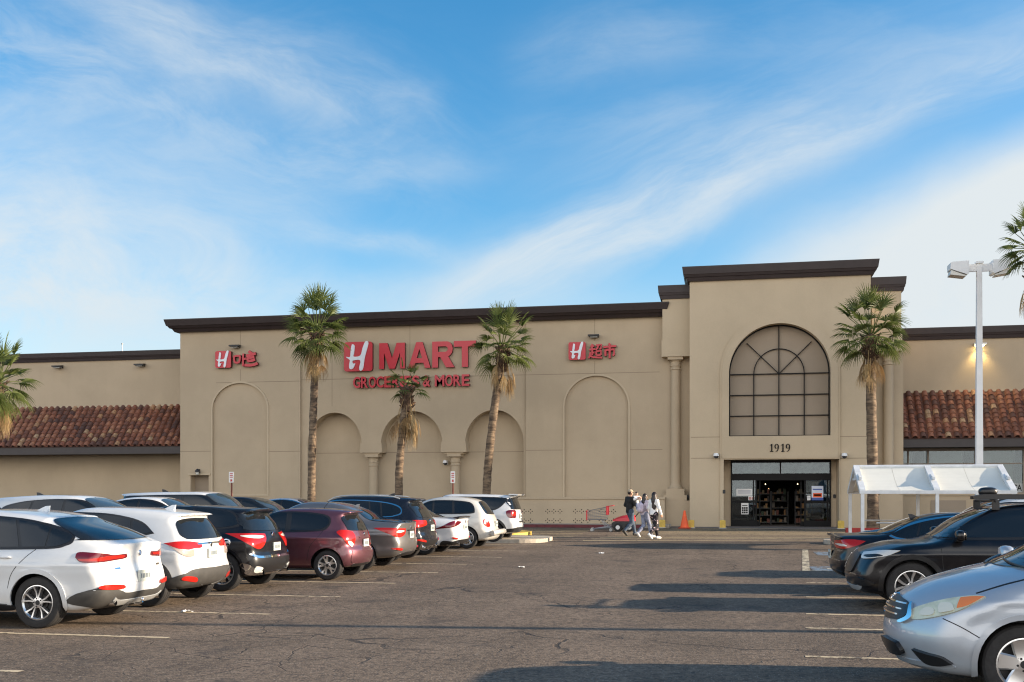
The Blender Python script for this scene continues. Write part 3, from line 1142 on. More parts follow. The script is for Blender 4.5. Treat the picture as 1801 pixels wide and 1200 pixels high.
def poster(x0, x1, y0, y1, parts, label, mats):
    Y_ = YD + .045
    q = MB()
    xa, xb, za, zb_ = X(x0, 880, Y_), X(x1, 880, Y_), Z(1371, y1, Y_), Z(1371, y0, Y_)
    q.box(xa, xb, Y_ - .004, Y_ + .004, za, zb_)
    for (u0, u1, v0, v1, mi) in parts:
        q.box(xa + (xb - xa) * u0, xa + (xb - xa) * u1, Y_ - .007, Y_ - .0035, za + (zb_ - za) * v0, za + (zb_ - za) * v1, mi)
    tag(q.build('poster', mats), label, 'poster', 'paper notices on the entrance glass')


lines = [(.1, .9, .72 - .16 * k, .78 - .16 * k, 1) for k in range(4)]
poster(1295, 1323, 860, 872, lines, 'wide white paper notice on the upper left door pane', [PAPER, INK])
poster(1316, 1327, 873, 880, [(.1, .45, .1, .8, 1), (.55, .9, .1, .8, 1)], 'tiny pale notice low on the upper left door pane', [PAPER, mat('ink_pink', (.5, .25, .22), .7)])
poster(1303.5, 1316.5, 885, 905, [(.1 + .28 * a, .33 + .28 * a, .08 + .2 * c, .24 + .2 * c, 1) for a in range(3) for c in range(3)] + [(.15, .85, .75, .82, 1)], 'tall white notice with dark squares on the lower left door pane', [PAPER, BLACK])
poster(1427.5, 1448, 855, 880, [(.0, 1, .0, .18, 1), (.12, .88, .2, .5, 2), (.2, .8, .3, .42, 3), (.1, .9, .72, .8, 1)], 'blue and white food poster on the upper right door pane', [SKYP, BLUEP, ORANGE, mat('poster_brown', (.25, .08, .03), .5)])
poster(1419.5, 1425.5, 872, 880, [(.1, .9, .5, .6, 1)], 'small square white sticker on the upper right door pane', [PAPER, INK])

# --- house number
nq = MB()
N1 = [(.30, 0), (.95, 0), (.95, .07), (.76, .10), (.76, 1.0), (.64, 1.0), (.30, .86), (.30, .80), (.50, .82), (.50, .10), (.30, .07)]
_el = lambda cx_, cz, rx, rz, a0, a1, n: [(cx_ + rx * math.cos(R(a0 + (a1 - a0) * k / n)), cz + rz * math.sin(R(a0 + (a1 - a0) * k / n))) for k in range(n + 1)]
N9 = _el(.5, .67, .44, .33, 235, -10, 26) + [(.92, .50), (.84, .28), (.66, .10), (.30, -.02), (.26, .03), (.50, .14), (.64, .28), (.70, .46)]
N9H = _el(.5, .68, .20, .24, 0, 340, 20)
nx0, nx1, nz0, nz1 = X(1351, 790, YT), X(1390.5, 790, YT), Z(1371, 795, YT), Z(1371, 781, YT)
for i_, lp in enumerate(([N1], [N9, N9H], [N1], [N9, N9H])):
    w_ = (nx1 - nx0) / 4
    nq.prism([[(nx0 + w_ * (i_ + .05 + .9 * p_[0]), nz0 + (nz1 - nz0) * p_[1]) for p_ in l_] for l_ in lp], YT - .135, YT - .103)
num = nq.build('house_number', BLACK)
tag(num, 'black metal house number 1919 above the entrance doors', 'house number')

# --- shop signs


def rounded(x0, x1, z0, z1, r, n=6):
    pts = []
    for cx_, cz, a in ((x1 - r, z0 + r, -90), (x1 - r, z1 - r, 0), (x0 + r, z1 - r, 90), (x0 + r, z0 + r, 180)):
        pts += [(cx_ + r * math.cos(R(a + 90 * k / n)), cz + r * math.sin(R(a + 90 * k / n))) for k in range(n + 1)]
    return pts


# the white H of the badge, drawn in a unit square
HSHAPE = [(.30, .92), (.36, .90), (.385, .84), (.365, .62), (.345, .50), (.58, .53), (.66, .78), (.74, .97), (.80, 1.02), (.86, .98), (.86, .90), (.80, .68), (.735, .44), (.70, .20), (.665, .06), (.60, .01), (.55, .05), (.545, .14),
          (.58, .37), (.32, .36), (.33, .26), (.40, .27), (.385, .20), (.33, .10), (.25, .07), (.20, .11), (.19, .20), (.215, .36), (.20, .40), (.10, .47), (.105, .50), (.16, .485), (.225, .50), (.235, .60), (.255, .78), (.28, .88)]


def smooth_loop(pts, n=3):
    out = []
    m = len(pts)
    for i in range(m):
        p0, p1, p2, p3 = (np.array(pts[(i + k) % m], float) for k in (-1, 0, 1, 2))
        for k in range(n):
            t = k / n
            out.append(tuple(0.5 * ((2 * p1) + (-p0 + p2) * t + (2 * p0 - 5 * p1 + 4 * p2 - p3) * t * t + (-p0 + 3 * p1 - 3 * p2 + p3) * t ** 3)))
    return out


def badge(root, x0, x1, y0, y1, Y):
    a, c, z0, z1 = X(x0, 640, Y), X(x1, 640, Y), Z((x0 + x1) / 2, y1, Y), Z((x0 + x1) / 2, y0, Y)
    q = MB()
    q.prism([rounded(a, c, z0, z1, (c - a) * .1)], Y - .22, Y - .04)
    for k, f_ in enumerate(q.f):
        n_ = (Vector(q.v[f_[1]]) - Vector(q.v[f_[0]])).cross(Vector(q.v[f_[2]]) - Vector(q.v[f_[0]]))
        if abs(n_.normalized().y) < .5:
            q.mi[k] = 1
    q.build('red_badge', [SIGNRED, SIGNRED_EDGE], root)
    q = MB()
    q.prism([[(a + (c - a) * p[0], z0 + (z1 - z0) * p[1]) for p in smooth_loop(HSHAPE)]], Y - .26, Y - .222)
    q.build('white_letter', SIGNWHITE, root)


def letter(root, name, loops, x0, x1, z0, z1, Y, d0=.2):
    q = MB()
    q.prism([[(x0 + (x1 - x0) * p[0], z0 + (z1 - z0) * p[1]) for p in lp] for lp in loops], Y - d0, Y - .03)
    for k, f_ in enumerate(q.f):
        n_ = (Vector(q.v[f_[1]]) - Vector(q.v[f_[0]])).cross(Vector(q.v[f_[2]]) - Vector(q.v[f_[0]]))
        if abs(n_.normalized().y) < .5:
            q.mi[k] = 1
    return q.build(name, [SIGNRED, SIGNRED_EDGE], root)


LM = [[(0, 0), (.19, 0), (.19, .62), (.39, 0), (.61, 0), (.81, .62), (.81, 0), (1, 0), (1, 1), (.68, 1), (.5, .40), (.32, 1), (0, 1)]]
LA = [[(0, 0), (.25, 0), (.32, .2), (.68, .2), (.75, 0), (1, 0), (.64, 1), (.36, 1)], [(.38, .38), (.62, .38), (.5, .74)]]
_bo = [(.66 + .26 * math.cos(t_), .71 + .29 * math.sin(t_)) for t_ in [R(-65 + k * 155 / 9) for k in range(10)]]
_bi = [(.58 + .12 * math.cos(t_), .705 + .105 * math.sin(t_)) for t_ in [R(-90 + k * 180 / 8) for k in range(9)]]
LR = [[(0, 0), (.26, 0), (.26, .40), (.36, .40), (.62, 0), (1, 0), (.72, .42)] + _bo + [(0, 1)], [(.26, .60)] + _bi + [(.26, .81)]]
LT = [[(.36, 0), (.64, 0), (.64, .78), (1, .78), (1, 1), (0, 1), (0, .78), (.36, .78)]]
main = thing('shop_sign', (X(725, 640, YA), YA - .1, Z(725, 640, YA)), 'largest red sign, MART over GROCERIES & MORE beside a white H badge', 'sign', 'red signs on the store front')
bpy.context.view_layer.update()
badge(main, 607.5, 657.5, 602.5, 654, YA)
for lp, a, c in ((LM, 669, 714), (LA, 720, 759), (LR, 762, 801), (LT, 800, 838.5)):
    z1, z0 = Z(750, 602.5, YA), Z(750, 648, YA)
    letter(main, 'letter', lp, X(a, 625, YA), X(c, 625, YA), z0, z1, YA)
words = 'GROCERIES'
xs_ = np.linspace(623.5, 739, 10)
zz0, zz1 = Z(725, 681.5, YA), Z(725, 661.5, YA)
pos = []
wid = {'I': .55, 'M': 1.25}


def lay(word, xa, xb):
    tot = sum(wid.get(ch, 1) for ch in word)
    x = xa
    for ch in word:
        w = (xb - xa) * wid.get(ch, 1) / tot
        pos.append((ch, x + .4, x + w - .9))
        x += w


lay('GROCERIES', 623, 740)
lay('&', 745, 759.5)
lay('MORE', 766, 828)
for ch, a, c in pos:
    text_obj('letter', ch, 1, .09, .022, (0, YA - .12, 0), SIGNRED, main, edge=SIGNRED_EDGE, fit=(X(a, 670, YA), X(c, 670, YA), zz0, zz1))


def stroke(q, pts, w, Y, k):
    """one brush stroke as a mitred ribbon with its own depth"""
    P = [Vector((a, c)) for a, c in pts]
    Lf, Rt = [], []
    for i in range(len(P)):
        d = (P[min(i + 1, len(P) - 1)] - P[max(i - 1, 0)]).normalized()
        n_ = Vector((-d.y, d.x)) * w * .5
        Lf.append(tuple(P[i] + n_))
        Rt.append(tuple(P[i] - n_))
    q.prism([Lf + Rt[::-1]], Y - .2 - .003 * k, Y - .03 - .003 * k)


def glyphs(root, name, strokes, x0, x1, y0, y1, Y, w):
    q = MB()
    a, c, z0, z1 = X(x0, 620, Y), X(x1, 620, Y), Z((x0 + x1) / 2, y1, Y), Z((x0 + x1) / 2, y0, Y)
    for k, s_ in enumerate(strokes):
        stroke(q, [(a + (c - a) * p[0], z0 + (z1 - z0) * p[1]) for p in s_], w, Y, k)
    for k, f_ in enumerate(q.f):
        n_ = (Vector(q.v[f_[1]]) - Vector(q.v[f_[0]])).cross(Vector(q.v[f_[2]]) - Vector(q.v[f_[0]]))
        if abs(n_.normalized().y) < .5:
            q.mi[k] = 1
    q.build(name, [SIGNRED, SIGNRED_EDGE], root)


ko = thing('shop_sign', (X(420, 633, YM), YM - .1, Z(420, 633, YM)), 'small red sign with H badge and Korean lettering above the left blind arch', 'sign', 'red signs on the store front')
bpy.context.view_layer.update()
badge(ko, 382, 409.5, 618.5, 648, YM)
glyphs(ko, 'character', [[(.06, .86), (.08, .50), (.14, .20)], [(.06, .82), (.34, .86), (.58, .84)], [(.55, .86), (.53, .5), (.46, .22)], [(.14, .24), (.32, .22), (.50, .26)], [(.82, 1.05), (.78, .6), (.80, .1), (.76, -.12)], [(.80, .52), (1.02, .58)]], 413, 435, 624, 643, YM, .10)
glyphs(ko, 'character', [[(.30, 1.05), (.50, .92), (.58, .88)], [(.12, .72), (.5, .80), (.85, .88)], [(.30, .70), (.22, .45), (.28, .33), (.55, .36), (.80, .44)], [(.35, .56), (.75, .64)], [(.0, .05), (.4, .02), (.75, .06), (1.0, .16)]], 433, 456, 620, 644, YM, .14)
cn = thing('shop_sign', (X(1043, 618, YM), YM - .1, Z(1043, 618, YM)), 'small red sign with H badge and Chinese lettering above the right blind arch', 'sign', 'red signs on the store front')
bpy.context.view_layer.update()
badge(cn, 1001, 1031, 603, 634, YM)
glyphs(cn, 'character', [[(.12, .82), (.42, .86)], [(.26, 1.0), (.26, .58)], [(.04, .60), (.48, .64)], [(.27, .60), (.27, .20)], [(.28, .38), (.44, .40)], [(.14, .44), (.08, .12), (.0, .0)], [(.1, .16), (.4, .06), (1.0, .02)], [(.54, .90), (.94, .93), (.90, .66), (.80, .62)], [(.72, .90), (.66, .70), (.52, .56)], [(.56, .48), (.58, .18)], [(.56, .47), (.92, .50), (.90, .20)], [(.58, .19), (.90, .21)]], 1036, 1060, 606, 631, YM, .085)
glyphs(cn, 'character', [[(.44, 1.0), (.54, .86)], [(.04, .74), (.5, .78), (.98, .80)], [(.18, .54), (.20, .12)], [(.18, .53), (.82, .57), (.82, .20), (.72, .14)], [(.50, .76), (.50, -.05)]], 1061, 1085, 605, 630, YM, .10)

# --- lamps, cameras and small fittings on the walls


def downlight(x, y, Y, label, lit=False):
    a, z = X(x, y, Y), Z(x, y, Y)
    t_ = thing('wall_light', (a, Y - .003, z), label, 'wall light', 'flat lights on the store front')
    bpy.context.view_layer.update()
    q = MB()
    q.add([(a - .28, Y - .42, z - .05), (a + .28, Y - .42, z - .05), (a + .20, Y - .003, z - .10), (a - .20, Y - .003, z - .10),
           (a - .28, Y - .42, z + .02), (a + .28, Y - .42, z + .02), (a + .20, Y - .003, z + .07), (a - .20, Y - .003, z + .07)],
          [(3, 2, 1, 0), (4, 5, 6, 7), (0, 1, 5, 4), (1, 2, 6, 5), (2, 3, 7, 6), (3, 0, 4, 7)])
    q.build('housing', WHITE if lit else DARK, t_)
    q = MB()
    q.box(a - .18, a + .18, Y - .36, Y - .12, z - .115, z - .085)
    q.build('lens', mat('lit_lens', (1, 1, 1), .4, emit=(1.0, 0.78, 0.35), estr=10) if lit else mat('lens_grey', (.35, .35, .33), .3), t_)
    if lit:
        l = bpy.data.lights.new('wall_lamp', 'SPOT')
        l.energy, l.color, l.spot_size, l.spot_blend, l.shadow_soft_size = 55, (1.0, 0.74, 0.32), R(105), .8, .08
        lo = bpy.data.objects.new('lamp_glow', l)
        COL.objects.link(lo)
        lo.parent = t_
        lo.location = (0, -.28, -.16)
        lo.rotation_euler = (R(14), 0, 0)


downlight(417, 609, YM, 'dark flat wall light above the Korean sign')
downlight(1045.5, 591, YM, 'dark flat wall light above the Chinese sign')
downlight(106, 645, YW, 'dark flat wall light nearer the left palm crown, on the left wing')
downlight(250, 642, YW, 'dark flat wall light next to the main block, on the left wing')
downlight(1721, 606, YW, 'lit wall light shining warm on the right wing behind the lamp post', True)


def dome(x, y, Y, label, stalk=.0):
    a, z = X(x, y, Y), Z(x, y, Y)
    t_ = thing('security_camera', (a, Y - .003, z), label, 'camera', 'white cameras on the store front')
    bpy.context.view_layer.update()
    q = MB()
    q.box(a - .1, a + .1, Y - .06, Y - .003, z - .1, z + .12)
    q.tube([(a, Y - .06, z + .05), (a, Y - .2, z + .05)], .05, 10)
    q.lathe([(.02, .13), (.10, .11), (.13, .04), (.13, -.02)], (a, Y - .2, z), 16)
    q.build('camera_body', WHITE, t_)
    q = MB()
    q.lathe([(.115, -.02), (.10, -.08), (.05, -.125), (.01, -.135)], (a, Y - .2, z), 16)
    q.build('camera_dome', mat('smoked_dome', (.05, .05, .055), .1), t_)


dome(1259.5, 802, YT, 'white dome camera on the wall left of the entrance doors')
dome(1484.5, 802, YT, 'white dome camera on the wall right of the entrance doors')
dome(785, 814, YA + .75, 'white dome camera under the arcade beside its right column')
a, z = X(350, 830, YM), Z(350, 830, YM)
t_ = thing('lantern', (a, YM - .003, z), 'small dark lantern above the little side doorway', 'wall lantern')
bpy.context.view_layer.update()
q = MB()
q.box(a - .06, a + .06, YM - .06, YM - .003, z - .08, z + .14)
q.lathe([(.02, .16), (.12, .06), (.13, .04), (.13, -.02)], (a, YM - .18, z), 14)
q.tube([(a, YM - .06, z + .1), (a, YM - .18, z + .13)], .02, 6)
q.build('lantern_hood', DARK, t_)
q = MB()
q.lathe([(.09, -.02), (.08, -.14), (.04, -.17)], (a, YM - .18, z), 12)
q.build('lantern_glass', mat('pale_glass', (.6, .6, .55), .2), t_)
# intercoms beside the doors
for x, y, dx, lab in ((1273.5, 865, ex0, 'small black door sensor on the left wall of the entrance porch'), (1467.5, 873, None, 'small dark push plate on the right return of the entrance porch'), (1473.5, 873, None, 'small round dark fitting nearest the right edge of the entrance porch')):
    Y_ = YT - .07 if dx else YD + .05
    a, z = X(x, y, Y_), Z(x, y, Y_)
    q = MB()
    q.prism([rounded(a - .06, a + .06, z - .09, z + .09, .03)], Y_ - .04, Y_ - .002)
    q.prism([rounded(a - .03, a + .03, z - .03, z + .03, .02)], Y_ - .055, Y_ - .041)
    tag(q.build('push_plate', DARK), lab, 'push plate')
# black meter box beside the pedestals
for x, y, lab in ((1207, 872, 'black floodlight box on the ledge between column and tower'), (1546, 872, 'black box on the pedestal behind the right palm trunk')):
    a, z = X(x, y, YF), Z(x, y, YF)
    q = MB()
    q.box(a - .14, a + .14, YF + .2, YF + .45, z - .14, z - .02)
    q.box(a - .11, a + .11, YF + .24, YF + .40, z - .02, z + .05)
    tag(q.build('floodlight', DARK), lab, 'floodlight')
a, z = X(215, 618, YW + 3), Z(215, 618, YW + 3)
q = MB()
q.tube([(a, YW + 3, z - .3), (a, YW + 3, z + .45)], .025, 8)
q.lathe([(.05, 0), (.06, .05), (.03, .1)], (a, YW + 3, z + .4), 10)
tag(q.build('roof_vent_pipe', GALV), 'thin vent pipe standing on the left wing roof', 'pipe')

# --- pavement along the front
pv = MB()
pv.box(mx0 - 30, lx1 + .3, YL - 2.0, YL - .003, GB - .2, GB + .13)
setting(pv.build('pavement', CONCRETE))
kb = MB()
kb.box(X(905, 932, YL - 2.1), lx1 - .9, YL - 2.14, YL - 2.003, GB - .2, GB + .14)
setting(kb.build('red_kerb', mat('faded_red', (0.12, 0.022, 0.026), 0.7, var=.3, vscale=4)))
sl = MB()
sl.box(lx1 + .3, X(1500, 930, YT), YT - 1.7, YT + 7, GB - .2, GB + .012)
setting(sl.build('entrance_slab', mat('slab', (0.17, 0.14, 0.12), 0.85, var=.15, vscale=2)))

# ------------------------------------------------------------------ smooth solid surfaces (used for cars and people)


def surface_net(f, lo, hi, h):
    """quad mesh of f = 0 inside the box lo..hi at cell size h"""
    n = [max(3, int(math.ceil((b - a) / h)) + 1) for a, b in zip(lo, hi)]
    ax = [lo[k] + np.arange(n[k]) * h for k in range(3)]
    gx, gy, gzz = np.meshgrid(*ax, indexing='ij')
    F = f(gx, gy, gzz)
    S = F < 0
    c = [n[0] - 1, n[1] - 1, n[2] - 1]
    acc = np.zeros((*c, 3))
    cnt = np.zeros(c)
    idx3 = np.stack(np.meshgrid(*[np.arange(k) for k in c], indexing='ij'), -1).astype(float)
    corners = [(i, j, k) for i in (0, 1) for j in (0, 1) for k in (0, 1)]

    def sl(o):
        return tuple(slice(o[k], o[k] + c[k]) for k in range(3))
    for a in corners:
        for d in range(3):
            if a[d] == 0:
                b = list(a)
                b[d] = 1
                fa, fb = F[sl(a)], F[sl(b)]
                cr = S[sl(a)] != S[sl(b)]
                t = np.where(cr, fa / np.where(cr, fa - fb, 1), 0)
                for q in range(3):
                    off = a[q] + (t if q == d else 0)
                    acc[..., q] += np.where(cr, off, 0)
                cnt += cr
    act = cnt > 0
    ids = np.full(c, -1)
    ids[act] = np.arange(act.sum())
    V = (idx3[act] + acc[act] / cnt[act][:, None]) * h + np.array(lo)
    Q = []
    for d in range(3):
        o1, o2 = (d + 1) % 3, (d + 2) % 3
        s0 = [slice(1, n[k] - 1) for k in range(3)]
        s0[d] = slice(0, n[d] - 1)
        s1 = list(s0)
        s1[d] = slice(1, n[d])
        a, b = S[tuple(s0)], S[tuple(s1)]
        loc = np.argwhere(a != b)
        if not len(loc):
            continue
        flip = a[tuple(loc.T)]
        base = loc.copy()
        for k in range(3):
            if k != d:
                base[:, k] += 1

        def cid(u, v):
            p = base.copy()
            p[:, o1] -= u
            p[:, o2] -= v
            return ids[p[:, 0], p[:, 1], p[:, 2]]
        q = np.stack([cid(1, 1), cid(0, 1), cid(0, 0), cid(1, 0)], 1)
        q[~flip] = q[~flip][:, ::-1]
        Q.append(q)
    return V, np.concatenate(Q)


def gradient(f, V, e=0.004):
    g = np.empty_like(V)
    for k in range(3):
        p, m = V.copy(), V.copy()
        p[:, k] += e
        m[:, k] -= e
        g[:, k] = (f(p[:, 0], p[:, 1], p[:, 2]) - f(m[:, 0], m[:, 1], m[:, 2])) / (2 * e)
    return g


def pull(f, V, h, it=3):
    for _ in range(it):
        g = gradient(f, V)
        d = f(V[:, 0], V[:, 1], V[:, 2])
        s = d / np.maximum((g * g).sum(1), 0.05)
        V = V - g * np.clip(s, -h, h)[:, None]
    return V


def relax(V, Q, keep, w=0.5):
    acc, cnt = np.zeros_like(V), np.zeros(len(V))
    for k in range(4):
        a, b = Q[:, k], Q[:, (k + 1) % 4]
        np.add.at(acc, a, V[b])
        np.add.at(cnt, a, 1)
        np.add.at(acc, b, V[a])
        np.add.at(cnt, b, 1)
    m = acc / np.maximum(cnt, 1)[:, None]
    W = V + (m - V) * w
    W[keep] = V[keep]
    return W


def quads_mesh(name, V, Q, mats, parent=None, mi=None, sharp=40):
    me = bpy.data.meshes.new(name)
    me.vertices.add(len(V))
    me.vertices.foreach_set('co', np.asarray(V, dtype=np.float32).ravel())
    k = Q.shape[1]
    me.loops.add(Q.size)
    me.loops.foreach_set('vertex_index', Q.astype(np.int32).ravel())
    me.polygons.add(len(Q))
    me.polygons.foreach_set('loop_start', np.arange(0, Q.size, k, dtype=np.int32))
    me.polygons.foreach_set('use_smooth', np.ones(len(Q), dtype=bool))
    for m in (mats if isinstance(mats, (list, tuple)) else [mats]):
        me.materials.append(m)
    if mi is not None:
        me.polygons.foreach_set('material_index', np.asarray(mi, dtype=np.int32))
    me.update(calc_edges=True)
    me.validate()
    me.set_sharp_from_angle(angle=R(sharp))
    o = bpy.data.objects.new(name, me)
    COL.objects.link(o)
    if parent is not None:
        o.parent = parent
    return o


def smax(a, b, k):
    h = np.maximum(k - np.abs(a - b), 0) / k
    return np.maximum(a, b) + h * h * k * 0.25


def smin(a, b, k):
    return -smax(-a, -b, k)


def catmull(pts, n=6):
    """curve through 2-D points; a point with a third entry is a corner"""
    segs, cur = [], []
    for p in pts:
        cur.append(p[:2])
        if len(p) > 2 and len(cur) > 1:
            segs.append(cur)
            cur = [p[:2]]
    if len(cur) > 1:
        segs.append(cur)
    out = []
    for s in segs:
        P = [np.array(q, float) for q in s]
        P = [2 * P[0] - P[1]] + P + [2 * P[-1] - P[-2]]
        for i in range(1, len(P) - 2):
            p0, p1, p2, p3 = P[i - 1:i + 3]
            t0 = 0
            t1 = t0 + max(np.linalg.norm(p1 - p0) ** .5, 1e-6)
            t2 = t1 + max(np.linalg.norm(p2 - p1) ** .5, 1e-6)
            t3 = t2 + max(np.linalg.norm(p3 - p2) ** .5, 1e-6)
            for k in range(n):
                t = t1 + (t2 - t1) * k / n
                a1 = (t1 - t) / (t1 - t0) * p0 + (t - t0) / (t1 - t0) * p1
                a2 = (t2 - t) / (t2 - t1) * p1 + (t - t1) / (t2 - t1) * p2
                a3 = (t3 - t) / (t3 - t2) * p2 + (t - t2) / (t3 - t2) * p3
                b1 = (t2 - t) / (t2 - t0) * a1 + (t - t0) / (t2 - t0) * a2
                b2 = (t3 - t) / (t3 - t1) * a2 + (t - t1) / (t3 - t1) * a3
                out.append(tuple((t2 - t) / (t2 - t1) * b1 + (t - t1) / (t2 - t1) * b2))
    out.append(tuple(pts[-1][:2]))
    return out


def smooth_closed(pts, n=5):
    """closed smooth outline; a point with a third entry stays a corner"""
    k = next((i for i, p in enumerate(pts) if len(p) > 2), None)
    if k is None:
        return smooth_loop([p[:2] for p in pts], n)
    q = pts[k:] + pts[:k] + [pts[k]]
    return catmull(q, n)[:-1]


class Shape2D:
    """signed distance to a closed outline, sampled on a grid"""
    def __init__(s, poly, h=0.02, pad=0.4):
        P = np.array(poly, float)
        s.h = h
        s.lo = P.min(0) - pad
        n = np.ceil((P.max(0) + pad - s.lo) / h).astype(int) + 1
        gx, gy = np.meshgrid(s.lo[0] + np.arange(n[0]) * h, s.lo[1] + np.arange(n[1]) * h, indexing='ij')
        best = np.full(gx.shape, 1e9)
        ins = np.zeros(gx.shape, bool)
        for i in range(len(P)):
            (ax, ay), (bx, by) = P[i], P[(i + 1) % len(P)]
            dx, dy = bx - ax, by - ay
            L = dx * dx + dy * dy
            if L < 1e-12:
                continue
            t = np.clip(((gx - ax) * dx + (gy - ay) * dy) / L, 0, 1)
            best = np.minimum(best, (gx - ax - t * dx) ** 2 + (gy - ay - t * dy) ** 2)
            c = (ay > gy) != (by > gy)
            if abs(dy) > 1e-12:
                ins ^= c & (gx < dx * (gy - ay) / dy + ax)
        s.d = np.sqrt(best) * np.where(ins, -1, 1)
        s.n = n

    def __call__(s, x, z):
        u = np.clip((x - s.lo[0]) / s.h, 0, s.n[0] - 1.001)
        v = np.clip((z - s.lo[1]) / s.h, 0, s.n[1] - 1.001)
        i, j = u.astype(int), v.astype(int)
        a, b = u - i, v - j
        d = s.d
        return (d[i, j] * (1 - a) + d[i + 1, j] * a) * (1 - b) + (d[i, j + 1] * (1 - a) + d[i + 1, j + 1] * a) * b


# ------------------------------------------------------------------ cars
GLASS = mat('tinted_glass', (0.010, 0.012, 0.014), 0.03, spec=0.6)
GLASS_CLEAR = mat('windscreen_glass', (0.030, 0.040, 0.048), 0.03, spec=0.7)
TRIM = mat('black_trim', (0.012, 0.012, 0.013), 0.35)
CLAD = mat('grey_cladding', (0.045, 0.043, 0.040), 0.6, var=0.15, vscale=6)
GAP = mat('panel_gap', (0.010, 0.010, 0.010), 0.7)
REDLAMP = mat('red_lamp', (0.40, 0.012, 0.006), 0.14, coat=.5)
DEEPRED = mat('deep_red_lamp', (0.12, 0.006, 0.010), 0.08, coat=1.0)
CLEARLAMP = mat('clear_lamp', (0.62, 0.60, 0.55), 0.12, coat=1.0)
HAZYLAMP = mat('hazy_lamp', (0.52, 0.54, 0.42), 0.3, coat=.25, var=.15, vscale=9)
AMBER = mat('amber_lamp', (0.80, 0.22, 0.05), 0.15, coat=1.0)
ALLOY = mat('alloy', (0.62, 0.62, 0.62), 0.28, metal=0.9)
ALLOY_DK = mat('alloy_dark', (0.012, 0.012, 0.013), 0.6)
PLATE = mat('plate_pale', (0.50, 0.52, 0.47), 0.5, var=.1, vscale=30)
PLATE_INK = mat('plate_ink', (0.10, 0.13, 0.16), 0.6)
P_WHITE = paint('paint_white', (0.60, 0.615, 0.62))
P_BLACK = paint('paint_black', (0.005, 0.005, 0.007), rough=.28, coat=.45)
P_NAVY = paint('paint_dark_navy', (0.008, 0.009, 0.014), rough=.25, coat=.7)
P_PLUM = paint('paint_plum', (0.15, 0.055, 0.070), metal=.7, rough=.42)
P_GREY = paint('paint_grey', (0.19, 0.18, 0.175), metal=.7, rough=.40)
P_CREAM = paint('paint_pearl', (0.56, 0.54, 0.49), metal=.1)
P_SILVERBLUE = paint('paint_silver_blue', (0.40, 0.44, 0.49), metal=.35, rough=.36)
P_SILVER = paint('paint_silver', (0.50, 0.52, 0.55), metal=.5, rough=.34)
P_BROWNBLK = paint('paint_dark_brown', (0.020, 0.017, 0.018), metal=.2, rough=.28)

